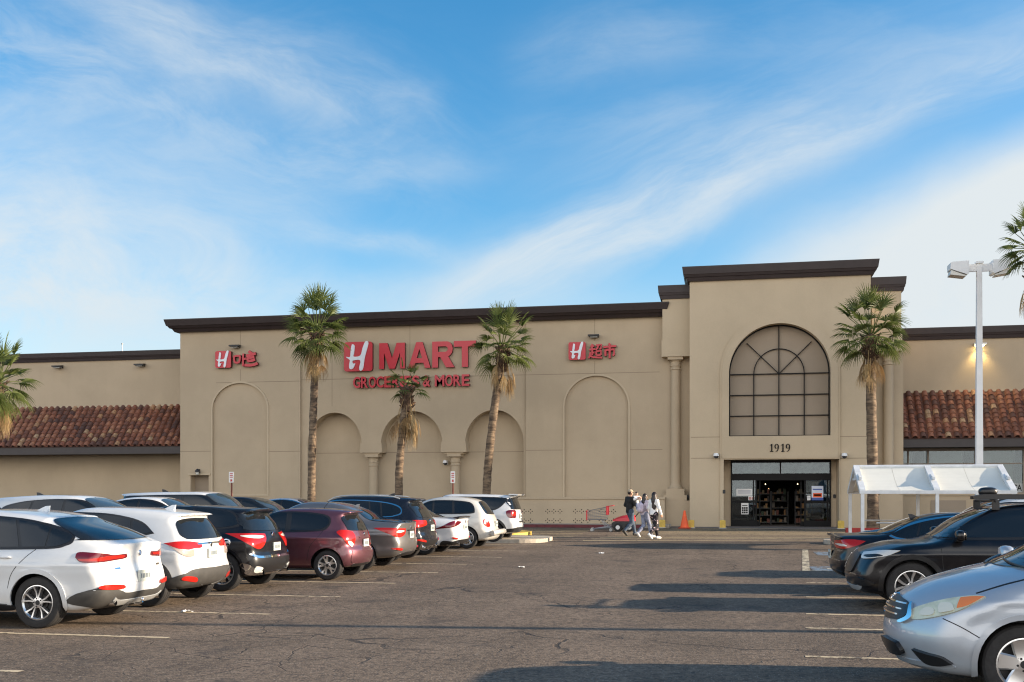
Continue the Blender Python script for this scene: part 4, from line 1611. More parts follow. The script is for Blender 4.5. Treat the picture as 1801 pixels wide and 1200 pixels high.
PROF = {   # side outlines: x from tail to nose and z, for a 4.6 m long, 1.65 m high car unless noted
    'coupe_suv': ([(.42, .24), (.16, .30), (.03, .42), (.0, .58), (.03, .74), (.075, .90), (.07, 1.04), (.045, 1.155, 's'), (.14, 1.19), (.50, 1.335), (1.02, 1.505), (1.06, 1.54, 's'), (1.5, 1.60), (2.1, 1.635), (2.75, 1.58), (3.3, 1.34), (3.66, 1.12), (4.2, 1.04), (4.55, .93), (4.70, .76), (4.75, .55), (4.66, .30), (4.42, .24)], 4.75, 1.635),
    'small_suv': ([(.36, .27), (.10, .33), (.01, .46), (.0, .60), (.045, .74), (.05, .90), (.09, 1.03), (.24, 1.27), (.36, 1.44), (.22, 1.485, 's'), (.26, 1.50), (.8, 1.565), (1.6, 1.605), (2.2, 1.58), (2.75, 1.37), (3.18, 1.10), (3.75, .98), (4.12, .82), (4.27, .60), (4.25, .40), (4.12, .27), (3.95, .24)], 4.3, 1.605),
    'suv': ([(.42, .27), (.14, .32), (.02, .46), (.0, .62), (.05, .78), (.06, .95), (.12, 1.08), (.28, 1.32), (.42, 1.50), (.26, 1.575, 's'), (.30, 1.59), (.9, 1.64), (1.7, 1.67), (2.4, 1.63), (2.95, 1.42), (3.40, 1.13), (4.05, 1.04), (4.42, .90), (4.56, .68), (4.60, .48), (4.50, .28), (4.30, .24)], 4.6, 1.67),
    'hatch': ([(.30, .24), (.08, .30), (.0, .44), (.0, .60), (.06, .73), (.06, .85), (.10, .98), (.20, 1.18), (.32, 1.34), (.16, 1.40, 's'), (.20, 1.415), (.6, 1.46), (1.25, 1.485), (1.8, 1.45), (2.3, 1.24), (2.68, 1.02), (3.2, .90), (3.5, .74), (3.62, .55), (3.58, .32), (3.40, .22)], 3.63, 1.485),
    'sedan': ([(.42, .26), (.14, .30), (.02, .42), (.0, .58), (.04, .76), (.035, .92), (.02, 1.035, 's'), (.14, 1.06), (.52, 1.075), (.82, 1.11), (1.25, 1.31), (1.65, 1.43), (2.15, 1.475), (2.65, 1.44), (3.1, 1.25), (3.50, 1.01), (4.1, .90), (4.48, .76), (4.60, .58), (4.58, .40), (4.46, .24), (4.2, .20)], 4.62, 1.475),
    'boxy': ([(.36, .30), (.10, .36), (.0, .50), (.0, .66), (.05, .80), (.05, .98), (.07, 1.12), (.17, 1.40), (.22, 1.52), (.10, 1.585, 's'), (.14, 1.60), (.8, 1.645), (1.8, 1.66), (2.55, 1.64), (2.85, 1.50), (3.28, 1.14, 's'), (3.9, 1.07), (4.32, 1.0), (4.40, .80), (4.42, .55), (4.36, .34), (4.2, .28)], 4.42, 1.66),
    'retro': ([(.40, .24), (.10, .27), (.0, .38), (.0, .54), (.06, .62), (.08, .78), (.14, .98), (.30, 1.22), (.52, 1.44), (.80, 1.54), (1.3, 1.59), (1.8, 1.58), (2.3, 1.46), (2.75, 1.17), (3.1, 1.0), (3.7, .93), (4.10, .80), (4.24, .60), (4.27, .40), (4.12, .24)], 4.29, 1.59),
    'van': ([(.36, .26), (.08, .32), (.0, .5), (.03, .7), (.06, 1.0), (.2, 1.4), (.30, 1.66), (.16, 1.71, 's'), (.2, 1.725), (1.0, 1.78), (2.2, 1.80), (2.9, 1.74), (3.5, 1.49), (4.02, 1.225), (4.40, 1.12), (4.74, 1.0), (4.96, .85), (5.05, .68), (5.08, .50), (5.03, .36), (4.95, .24), (4.6, .20)], 5.08, 1.80),
}
WIDE = {   # half width by height, as a share of the widest
    'default': [(.15, .84), (.3, .93), (.45, .975), (.62, .995), (.80, 1.0), (.92, .985), (1.02, .955), (1.10, .90), (1.2, .855), (1.4, .765), (1.55, .70), (1.7, .64), (1.9, .56)],
    'low': [(.15, .84), (.28, .93), (.42, .975), (.58, .995), (.74, 1.0), (.86, .985), (.94, .945), (1.01, .88), (1.1, .835), (1.25, .75), (1.4, .66), (1.55, .57)],
    'box': [(.15, .86), (.3, .94), (.45, .98), (.62, .995), (.80, 1.0), (.95, .99), (1.05, .96), (1.12, .925), (1.2, .905), (1.4, .84), (1.55, .78), (1.7, .71), (1.9, .62)],
    'van': [(.15, .86), (.3, .94), (.45, .98), (.62, .995), (.85, 1.0), (1.0, .985), (1.12, .955), (1.2, .91), (1.4, .84), (1.6, .77), (1.75, .71), (1.95, .62)],
}


class CarShape:
    def __init__(s, kind, L, H, W, wide='default', xr=.95, xf=None, wb=2.65, rt=.34, ra=None, bow_f=.30, bow_r=.16, crown=.045, crease=.0, kr=.13, flare=.012, tail_in=.10, nose_in=.16):
        P, L0, H0 = PROF[kind]
        s.L, s.H, s.W = L, H, W
        sx, sz = L / L0, H / H0
        s.sx, s.sz = sx, sz
        s.xr = xr
        s.xf = xf or xr + wb
        s.rt = rt
        s.ra = ra or rt * 1.13
        out = catmull([(p[0] * sx, p[1] * sz, *p[2:]) for p in P], 6)
        s.side = Shape2D(out)
        zz = np.arange(0, 2.2, .01)
        wv = np.interp(zz, [p[0] * (H / (1.65 if wide != 'low' else 1.475) if wide != 'van' else H / 1.80) for p in WIDE[wide]], [p[1] for p in WIDE[wide]]) * W
        k = np.ones(9) / 9
        s.wv = np.convolve(np.pad(wv, 4, mode='edge'), k, 'valid')
        s.zz = zz
        s.bow_f, s.bow_r, s.crown, s.crease, s.kr, s.flare = bow_f, bow_r, crown, crease, kr, flare
        s.tail_in, s.nose_in = tail_in, nose_in

    def halfwidth(s, x, z):
        w = np.interp(z, s.zz, s.wv)
        a = np.clip((x - s.xf) / (s.L - s.xf), 0, 1.2)
        b = np.clip((s.xr - x) / s.xr, 0, 1.2)
        top = np.clip((z - .95 * s.H / 1.6) / .6, 0, 1)
        w = w - s.nose_in * a ** 2.2 - s.tail_in * b ** 2.0 * (1 - .25 * top)
        # greenhouse narrows towards both ends
        w = w - top * .07 * np.clip((x - .62 * s.L) / (.25 * s.L), 0, 1) ** 2 - top * .08 * np.clip((.35 * s.L - x) / (.3 * s.L), 0, 1) ** 2
        if s.crease:
            w = w + .010 * np.exp(-((z - s.crease - .02 * (s.L / 2 - x) / s.L) / .03) ** 2) - .016 * np.exp(-((z - s.crease + .22) / .13) ** 2)
        for c in (s.xr, s.xf):
            d = np.hypot(x - c, z - s.rt)
            w = w + s.flare * np.exp(-((d - s.ra) / .10) ** 2)
        return w

    def body(s, x, y, z):
        y = np.abs(y)
        q = (y / s.W)
        m = x / s.L
        f = np.clip((m - .45) / .4, 0, 1)
        r = np.clip((.40 - m) / .3, 0, 1)
        xw = x + s.bow_f * q ** 2.4 * f - s.bow_r * q ** 2.6 * r
        zw = z + s.crown * q ** 2 * np.clip((z - .6) / .35, 0, 1)
        a = s.side(xw, zw)
        b = (y - s.halfwidth(x, z)) * .93
        k = .09 + (s.kr - .09) * np.clip((z - s.H * .78) / .2, 0, 1)
        return smax(a, b, k)

    def arch(s, x, y, z):
        d = np.minimum(np.hypot(x - s.xr, z - s.rt - .01), np.hypot(x - s.xf, z - s.rt - .01))
        return np.minimum(s.ra - d, np.abs(y) - (s.W - .36))

    def mesh(s, h):
        ff = lambda x, y, z: np.maximum(s.body(x, y, z), s.arch(x, y, z))
        V, Q = surface_net(ff, (-.12, -s.W - .1, .10), (s.L + .12, s.W + .1, s.H + .1), h)
        b, a = s.body(*V.T), s.arch(*V.T)
        edge = (np.abs(b) < .9 * h) & (np.abs(a) < .9 * h)
        well = (~edge) & (a > b)
        outer = (~edge) & (~well)
        fa = lambda x, y, z: s.arch(x, y, z)
        for it in range(2):
            if outer.any():
                V[outer] = pull(s.body, V[outer], h)
            if well.any():
                V[well] = pull(fa, V[well], h, 2)
            if edge.any():
                for _ in range(4):
                    V[edge] = pull(s.body, V[edge], h, 1)
                    V[edge] = pull(fa, V[edge], h, 1)
            if it == 0:
                V = relax(V, Q, edge, .6)
        wq = (well[Q].any(1)).astype(int)
        return V, Q, wq

    # ---- pieces laid on the body
    def cast(s, O, D):
        """first hit of rays O + t D with the body"""
        T = np.linspace(0, 4.2, 141)
        best = np.full(len(O), np.nan)
        prev = s.body(*O.T)
        for i in range(1, len(T)):
            p = O + D * T[i]
            cur = s.body(*p.T)
            hit = np.isnan(best) & (prev > 0) & (cur <= 0)
            if hit.any():
                a, b = np.full(hit.sum(), T[i - 1]), np.full(hit.sum(), T[i])
                o, d = O[hit], D[hit]
                for _ in range(12):
                    m = (a + b) / 2
                    v = s.body(*(o + d * m[:, None]).T)
                    a = np.where(v > 0, m, a)
                    b = np.where(v > 0, b, m)
                best[hit] = b
            prev = cur
        return O + D * best[:, None]

    def patch(s, view, poly, off=.004, res=.05, skirt=.012, smooth=True):
        """poly lies in the view's plane: side (x, z), rear/front (y, z), top (x, y); rq/fq: 3-D points seen from a rear/front quarter"""
        r2 = math.sqrt(.5)
        if view in ('rq', 'fq'):
            sg = 1 if view == 'rq' else -1
            Dv, E = np.array((sg * r2, -r2, 0)), np.array((r2, sg * r2, 0))
            poly = [((p[0] * E[0] + p[1] * E[1]), p[2], *p[3:]) for p in poly]
        P = smooth_closed(poly, 5) if smooth else [p[:2] for p in poly]
        B = []
        for i in range(len(P)):
            a, b = np.array(P[i]), np.array(P[(i + 1) % len(P)])
            n = max(1, int(np.linalg.norm(b - a) / res))
            B += [tuple(a + (b - a) * k / n) for k in range(n)]
        arr = np.array(B)
        lo, hi = arr.min(0), arr.max(0)
        gx, gy = np.meshgrid(np.arange(lo[0] + res / 2, hi[0], res), np.arange(lo[1] + res / 2, hi[1], res))
        pts = np.stack([gx.ravel(), gy.ravel()], 1)
        ins = np.zeros(len(pts), bool)
        dist = np.full(len(pts), 1e9)
        for i in range(len(arr)):
            a, b = arr[i], arr[(i + 1) % len(arr)]
            d = b - a
            t = np.clip(((pts - a) @ d) / max(d @ d, 1e-12), 0, 1)
            dist = np.minimum(dist, np.linalg.norm(pts - a - t[:, None] * d, axis=1))
            c = (a[1] > pts[:, 1]) != (b[1] > pts[:, 1])
            if abs(d[1]) > 1e-12:
                ins ^= c & (pts[:, 0] < d[0] * (pts[:, 1] - a[1]) / d[1] + a[0])
        pts = pts[ins & (dist > res * .45)]
        n = len(B)
        vv, _, ff, *_ = delaunay_2d_cdt([Vector(p) for p in B] + [Vector(p) for p in pts], [(i, (i + 1) % n) for i in range(n)], [], 1, 1e-7)
        U = np.array([tuple(v) for v in vv])
        if view == 'side':
            O = np.stack([U[:, 0], np.full(len(U), 1.6), U[:, 1]], 1)
            D = np.tile((0., -1., 0.), (len(U), 1))
        elif view == 'rear':
            O = np.stack([np.full(len(U), -.6), U[:, 0], U[:, 1]], 1)
            D = np.tile((1., 0., 0.), (len(U), 1))
        elif view == 'front':
            O = np.stack([np.full(len(U), s.L + .6), U[:, 0], U[:, 1]], 1)
            D = np.tile((-1., 0., 0.), (len(U), 1))
        elif view == 'top':
            O = np.stack([U[:, 0], U[:, 1], np.full(len(U), 2.6)], 1)
            D = np.tile((0., 0., -1.), (len(U), 1))
        else:
            st = np.array((0., 0, 0)) if view == 'rq' else np.array((s.L, 0, 0))
            c = (st @ Dv) - 2.2
            O = U[:, :1] * E[None, :] + np.array((0, 0, 1.))[None, :] * U[:, 1:2] + Dv[None, :] * c
            D = np.tile(Dv, (len(U), 1))
        H3 = s.cast(O, D)
        ok = ~np.isnan(H3[:, 0])
        G = gradient(s.body, np.where(ok[:, None], H3, 0))
        G /= np.maximum(np.linalg.norm(G, axis=1), 1e-6)[:, None]
        top, bot = H3 + G * off, H3 - G * skirt
        F = [tuple(f) for f in ff if ok[list(f)].all()]
        # outline edges get a skirt down into the body
        ec = {}
        for f in F:
            for i in range(len(f)):
                a, b = f[i], f[(i + 1) % len(f)]
                ec[(a, b)] = 1
        N = len(U)
        out = []
        if F:
            a, b, c = (H3[i] for i in F[0][:3])
            fl = np.dot(np.cross(b - a, c - a), G[F[0][0]]) < 0
        for f in F:
            out.append(f[::-1] if fl else f)
        for (a, b) in ec:
            if (b, a) not in ec:
                q = (a, a + N, b + N, b)
                out.append(q[::-1] if fl else q)
        V = np.concatenate([top, bot])
        V = np.where(np.isnan(V), 0, V)
        return V, out


def put(V, F, name, m, parent, mirror=False, side=1):
    """link a laid-on piece; side -1 gives its mirror image"""
    q = MB()
    vs = V * np.array((1, side, 1))
    used = sorted({i for f in F for i in f})
    mp = {k: i for i, k in enumerate(used)}
    q.add([vs[k] for k in used], [[mp[i] for i in (f if side > 0 else f[::-1])] for f in F], 0, True)
    o = bpy.data.meshes.new(name)
    o.from_pydata(q.v, [], q.f)
    o.polygons.foreach_set('use_smooth', q.sm)
    o.materials.append(m)
    o.set_sharp_from_angle(angle=R(50))
    ob = bpy.data.objects.new(name, o)
    COL.objects.link(ob)
    ob.parent = parent
    return ob


def ribbon(pts, w, n=5, smooth=True):
    """outline of a thin strip along a line"""
    P = [np.array(p[:2], float) for p in (catmull(pts, n) if smooth else pts)]
    L, Rr = [], []
    for i in range(len(P)):
        d = P[min(i + 1, len(P) - 1)] - P[max(i - 1, 0)]
        d /= max(np.linalg.norm(d), 1e-9)
        nn = np.array((-d[1], d[0])) * w / 2
        L.append(tuple(P[i] + nn))
        Rr.append(tuple(P[i] - nn))
    return L + Rr[::-1]


def superblob(c, sz, p=2.6, nu=16, nv=10):
    """rounded lump: verts and faces"""
    f = lambda a: math.copysign(abs(a) ** (2 / p), a)
    vs, fs = [], []
    for i in range(nv + 1):
        v = -math.pi / 2 + math.pi * i / nv
        for j in range(nu):
            u = 2 * math.pi * j / nu
            vs.append((c[0] + sz[0] * f(math.cos(v)) * f(math.cos(u)), c[1] + sz[1] * f(math.cos(v)) * f(math.sin(u)), c[2] + sz[2] * f(math.sin(v))))
    for i in range(nv):
        for j in range(nu):
            k = (j + 1) % nu
            fs.append((i * nu + j, i * nu + k, (i + 1) * nu + k, (i + 1) * nu + j))
    return vs, fs


WHEEL_CACHE = {}


def wheel_meshes(rt, width, rim_r, style, dark):
    key = (rt, width, rim_r, style, dark)
    if key in WHEEL_CACHE:
        return WHEEL_CACHE[key]
    q = MB()
    h = width / 2
    q.lathe([(rim_r, -h * .8), (rim_r + .02, -h * .98), (rt - .05, -h), (rt - .018, -h * .92), (rt, -h * .72), (rt + .001, -h * .3), (rt - .006, -h * .28), (rt - .006, -h * .22), (rt + .001, -h * .2), (rt + .001, h * .2), (rt - .006, h * .22), (rt - .006, h * .28), (rt + .001, h * .3),
             (rt, h * .72), (rt - .018, h * .92), (rt - .05, h), (rim_r + .02, h * .98), (rim_r, h * .8), (rim_r - .01, 0)], (0, 0, 0), 48, 0, 'y', True, False)
    t = q.build('wheel', RUBBER, None, 30)
    q = MB()
    q.lathe([(rim_r, h * .80), (rim_r + .006, h * .86), (rim_r - .006, h * .88), (rim_r - .022, h * .70), (rim_r - .03, h * .1)], (0, 0, 0), 48, 0, 'y', True, False)
    q.lathe([(rim_r - .012, h * .12), (.02, h * .06), (.0, h * .06)], (0, 0, 0), 40, 1, 'y', True, False)
    q.lathe([(rim_r * .5, h * .22), (rim_r * .48, h * .25), (.05, h * .25), (.0, h * .25)], (0, 0, 0), 32, 2, 'y', True, False)   # brake disc
    n, pair, w0, w1, tw = {'ten': (5, .27, .012, .013, .0), 'five': (5, 0, .060, .078, 0), 'split': (5, .24, .022, .024, 0), 'fan': (7, 0, .034, .034, .12), 'star': (5, .34, .014, .026, 0), 'mesh': (8, .10, .02, .024, 0)}[style]
    for k in range(n):
        for sgn in ((-1, 1) if pair else (0,)):
            a0 = 2 * math.pi * k / n + math.pi / 2
            a1 = a0 + sgn * pair + tw
            a0 = a0 + sgn * pair * .35
            r0, r1 = .05, rim_r - .012
            pts = []
            for f_, w in ((0, w0), (.5, (w0 + w1) / 2), (1, w1)):
                a = a0 + (a1 - a0) * f_
                r = r0 + (r1 - r0) * f_
                y = h * (.72 - .10 * (1 - abs(2 * f_ - 1)) + .06 * f_)
                c = np.array((r * math.cos(a), y, r * math.sin(a)))
                tn = np.array((-math.sin(a), 0, math.cos(a)))
                pts.append([c + tn * w, c + tn * w * .8 + np.array((0, .012, 0)), c - tn * w * .8 + np.array((0, .012, 0)), c - tn * w, c - tn * w * .8 - np.array((0, .05, 0)), c + tn * w * .8 - np.array((0, .05, 0))])
            q.loft(pts, 3 if dark else 0, True, True)
    q.lathe([(.075, h * .55), (.072, h * .76), (.05, h * .80), (.0, h * .80)], (0, 0, 0), 24, 0, 'y')
    q.lathe([(.035, h * .80), (.033, h * .84), (.0, h * .85)], (0, 0, 0), 20, 1, 'y')
    for k in range(5):
        a = 2 * math.pi * k / 5
        q.lathe([(.011, h * .80), (.011, h * .83), (.0, h * .83)], (.056 * math.cos(a), 0, .056 * math.sin(a)), 8, 1, 'y')
    r_ = q.build('rim', [ALLOY, ALLOY_DK, mat('brake_disc', (.035, .033, .032), .5, metal=.3), ALLOY], None, 30)
    WHEEL_CACHE[key] = (t.data, r_.data)
    for o in (t, r_):
        bpy.data.objects.remove(o)
    return WHEEL_CACHE[key]


def add_wheels(root, s, style='ten', width=.235, rim=.66, dark=False):
    t, r = wheel_meshes(s.rt, width, s.rt * rim, style, dark)
    for x in (s.xf, s.xr):
        for sd in (1, -1):
            w = bpy.data.objects.new('wheel', t)
            COL.objects.link(w)
            w.parent = root
            w.location = (x, sd * (s.W - .035 - width / 2), s.rt)
            if sd < 0:
                w.rotation_euler = (0, 0, math.pi)
            g = bpy.data.objects.new('rim', r)
            COL.objects.link(g)
            g.parent = w
            g.rotation_euler = (0, random.uniform(0, 6), 0)


def lay(root, s, name, m, view, poly, off=.004, both=True, res=.05, smooth=True, parent=None):
    V, F = s.patch(view, poly, off, res, smooth=smooth)
    if not F:
        return []
    sides = (1, -1) if both else (1,)
    return [put(V, F, name, m, parent or root, side=sd) for sd in sides]


def mirror_poly(half):
    """closed outline from its left half given from the middle top to the middle bottom"""
    return half + [(-p[0], *p[1:]) for p in half[::-1]]


def car(name, label, kind, shape, paint_m, loc, rz, h, windows, dividers=(), style='ten', dark_rim=False, tail=None, head=None, rear_glass=None, screen=None, plate=None, clad=None, clad_m=None, seams=(), handles=(), mirror=None,
        trim_m=None, trim_w=.03, roof_rails=None, roof_m=None, rear_low=None, extras=None, group='parked cars', rim=.66, wwidth=.235, glass=None, grille=None):
    root = thing(name, loc, label, 'car', group, rz)
    V, Q, wq = shape.mesh(h)
    mi = wq
    mats = [paint_m, TRIM]
    if roof_m is not None:
        mats = [paint_m, TRIM, roof_m]
        cz = V[Q].mean(1)
        mi = np.where((cz[:, 2] > shape.H - .13) & (wq == 0), 2, wq)
    quads_mesh('body', V, Q, mats, root, mi)
    s = shape
    glass = glass or GLASS
    # side windows: dark surround, then panes
    if windows:
        x0, z0 = np.mean([p[0] for p in windows]), np.mean([p[1] for p in windows])
        grow = [(p[0] + trim_w * np.sign(p[0] - x0) * .9, p[1] + trim_w * (.7 if p[1] > z0 else -.7), *p[2:]) for p in windows]
        lay(root, s, 'window_surround', trim_m or TRIM, 'side', grow, .006, res=.035)
        lay(root, s, 'window_surround', TRIM, 'side', windows, .009, res=.035)
        out = smooth_closed(windows, 5)
        cuts = sorted(dividers)
        xs_ = [-1] + [c[0] for c in cuts] + [99]
        for i in range(len(xs_) - 1):
            part = out
            if i > 0:
                c = cuts[i - 1]
                part = clip_poly(part, c[0] + c[2] / 2, c[1], 1)
            if i < len(cuts):
                c = cuts[i]
                part = clip_poly(part, c[0] - c[2] / 2, c[1], -1)
            if len(part) > 2:
                cx_, cz = np.mean([p[0] for p in part]), np.mean([p[1] for p in part])
                part = [(p[0] + (cx_ - p[0]) * .02, p[1] + (cz - p[1]) * .05) for p in part]
                lay(root, s, 'window', glass, 'side', part, .0125, smooth=False, res=.035)
    if rear_glass:
        lay(root, s, 'rear_window', GLASS, 'rear', mirror_poly(rear_glass), .009, False)
    if screen:
        lay(root, s, 'windscreen', GLASS_CLEAR, 'front', mirror_poly(screen), .009, False)
    for i, (nm, m, view, poly) in enumerate((tail or []) + (head or [])):
        lay(root, s, nm, m, view, poly, .028 if nm == 'reflector' else .010 + .004 * i, res=.03, both=view != 'front' or 'grille_chrome' in nm)
    if plate:
        py, pz, view = plate
        b = MB()
        g0 = s.cast(np.array([((-.6 if view == 'rear' else s.L + .6), 0., pz)]), np.array([((1. if view == 'rear' else -1.), 0, 0)]))[0]
        sg = -1 if view == 'rear' else 1
        x = g0[0] + sg * .022
        b.box(x - .012, x + .012, -.155, .155, pz - .078, pz + .078)
        for k in range(6):
            b.box(x + sg * .0125 - .002, x + sg * .0125 + .002, -.115 + k * .04, -.092 + k * .04, pz - .035, pz + .03, 1)
        b.build('licence_plate', [PLATE, PLATE_INK], root)
    for i, (nm, m, view, poly) in enumerate(clad or []):
        lay(root, s, nm, m, view, poly, .009 + .010 * i, res=.03, both=view in ('side', 'rq', 'fq'))
    for sm_ in seams:
        lay(root, s, 'panel_gap', GAP, 'side', ribbon(sm_, .009), .0015, smooth=False, res=.06)
    for hx, hz in handles:
        g0 = s.cast(np.array([(hx, 1.6, hz)]), np.array([(0., -1., 0)]))[0]
        for sd in (1, -1):
            b = MB()
            vs, fs = superblob((hx, sd * (g0[1] + .012), hz), (.10, .022, .02), 3)
            b.add(vs, fs, 0, True)
            b.build('door_handle', paint_m, root)
    if mirror:
        mx, mz = mirror
        g0 = s.cast(np.array([(mx, 1.6, mz - .06)]), np.array([(0., -1., 0)]))[0]
        for sd in (1, -1):
            b = MB()
            vs, fs = superblob((mx, sd * (g0[1] + .15), mz), (.075, .115, .085), 2.8)
            b.add(vs, fs, 0, True)
            b.loft([[(mx + dx, sd * yy, mz - .06 + dz) for dx, dz in ((-.05, -.03), (.05, -.03), (.05, .02), (-.05, .02))] for yy in (g0[1] - .02, g0[1] + .10)], 1)
            vs, fs = superblob((mx - .07, sd * (g0[1] + .15), mz), (.012, .095, .068), 3)
            b.add(vs, fs, 2, True)
            b.build('wing_mirror', [paint_m, TRIM, GLASS], root)
    if roof_rails:
        a, c, m = roof_rails
        for sd in (1, -1):
            pts = []
            for k in range(13):
                x = a + (c - a) * k / 12
                y = s.W * .60
                g0 = s.cast(np.array([(x, y, 2.6)]), np.array([(0., 0, -1.)]))[0]
                pts.append((x, sd * y, g0[2] + (.035 if 0 < k < 12 else .0)))
            b = MB()
            b.tube(pts, .018, 8)
            b.build('roof_rail', m, root)
    if grille:
        for nm, m, poly in grille:
            lay(root, s, nm, m, 'front', mirror_poly(poly), .008, False)
    add_wheels(root, s, style, wwidth, rim, dark_rim)
    if extras:
        extras(root, s)
    return root


def clip_poly(P, x, lean, keep):
    """part of a polygon on one side of the slanted line x + lean * (z - 1)"""
    out = []
    f = lambda p: keep * (p[0] - x - lean * (p[1] - 1.0))
    for i in range(len(P)):
        a, b = P[i], P[(i + 1) % len(P)]
        fa, fb = f(a), f(b)
        if fa >= 0:
            out.append(tuple(a[:2]))
        if fa * fb < 0:
            t = fa / (fa - fb)
            out.append((a[0] + (b[0] - a[0]) * t, a[1] + (b[1] - a[1]) * t))
    return out


def arch_lip(s, x, w, drop=.0):
    """outline of the trim round a wheel opening"""
    r0, r1 = s.ra - .012, s.ra + w
    a0, a1 = R(-18), R(198)
    n = 22
    o = [(x + r1 * math.cos(a0 + (a1 - a0) * k / n), s.rt + .01 + r1 * math.sin(a0 + (a1 - a0) * k / n)) for k in range(n + 1)]
    i = [(x + r0 * math.cos(a1 + (a0 - a1) * k / n), s.rt + .01 + r0 * math.sin(a1 + (a0 - a1) * k / n)) for k in range(n + 1)]
    return o + i


def lips(root, s, m, w, name='wheel_arch_trim'):
    for x in (s.xr, s.xf):
        lay(root, s, name, m, 'side', arch_lip(s, x, w), .014, res=.05, smooth=False)


def exhaust(root, s, ys, z, m=None, x=.06):
    for y in ys:
        b = MB()
        b.tube([(x + .16, y, z), (x - .01, y, z)], .04, 12, 0, False)
        b.tube([(x - .01, y, z), (x + .16, y, z)], .034, 12, 1, False)
        b.lathe([(.0, .0), (.036, .0)], (0, 0, 0), 3) if False else None
        b.build('exhaust_pipe', [m or CHROME, BLACK], root)


def fin(root, s, x, m):
    g0 = s.cast(np.array([(x, 0, 2.6)]), np.array([(0., 0, -1.)]))[0]
    z = g0[2] - .01
    b = MB()
    b.loft([[(x - .02 - .0, yy * k, z + zz) for yy, zz in ((-.035, 0), (.035, 0))] + [(x + .20 - .0, yy * k, z) for yy in (.02, -.02)] for k, zz in ((1, 0),)] + [[(x - .05, -.008, z + .09), (x - .05, .008, z + .09), (x + .02, .006, z + .085), (x + .02, -.006, z + .085)]], 0)
    b.build('aerial_fin', m, root)


def cyl_emblem(root, s, z, view='rear', r=.045, m=None):
    g0 = s.cast(np.array([((-.6 if view == 'rear' else s.L + .6), 0., z)]), np.array([((1. if view == 'rear' else -1.), 0, 0)]))[0]
    sg = -1 if view == 'rear' else 1
    b = MB()
    n = 20
    for rr, d, mi in ((r, .012, 0), (r * .72, .015, 1)):
        ring = lambda dx, k: [(g0[0] + sg * dx, k * rr * math.cos(2 * math.pi * i / n), z + k * rr * math.sin(2 * math.pi * i / n)) for i in range(n)]
        b.loft([ring(-.02, 1), ring(d, 1), ring(d + .003, .85)], mi, True)
    b.build('emblem', [CHROME, m or TRIM], root)

# ------------------------------------------------------------------ the parked cars
ROW = 'cars parked tail out on the left of the aisle'
BACK = 'cars parked nose to nose behind the left row'
RIGHT = 'cars parked on the right of the aisle'
PI = math.pi


def spot(x, y):
    return (x, y, gz(y))


# 1 -- white coupe-backed crossover, nearest on the left
S = CarShape('coupe_suv', 4.85, 1.62, .955, xr=1.07, wb=2.86, rt=.355, ra=.405, crease=.86, bow_r=.20, tail_in=.10)


def x4_extra(root, s):
    lips(root, s, P_WHITE, .05)
    fin(root, s, 1.55, P_WHITE)
    exhaust(root, s, (-.58, .58), .34, CHROME, .10)
    cyl_emblem(root, s, 1.0, r=.042, m=mat('emblem_blue', (.10, .16, .28), .3))
    b = MB()
    b.tube([(.02, .22, .30), (-.06, .22, .30), (-.10, .22, .33)], .018, 8)
    vs, fs = superblob((-.10, .22, .36), (.026, .026, .026), 2)
    b.add(vs, fs, 0, True)
    b.build('tow_ball', CHROME, root)
    for y, w in ((-.52, .07), (.52, .05)):
        lay(root, s, 'badge', CHROME, 'rear', [(y - w, .795), (y + w, .795), (y + w, .822), (y - w, .822)], .006, False, smooth=False)


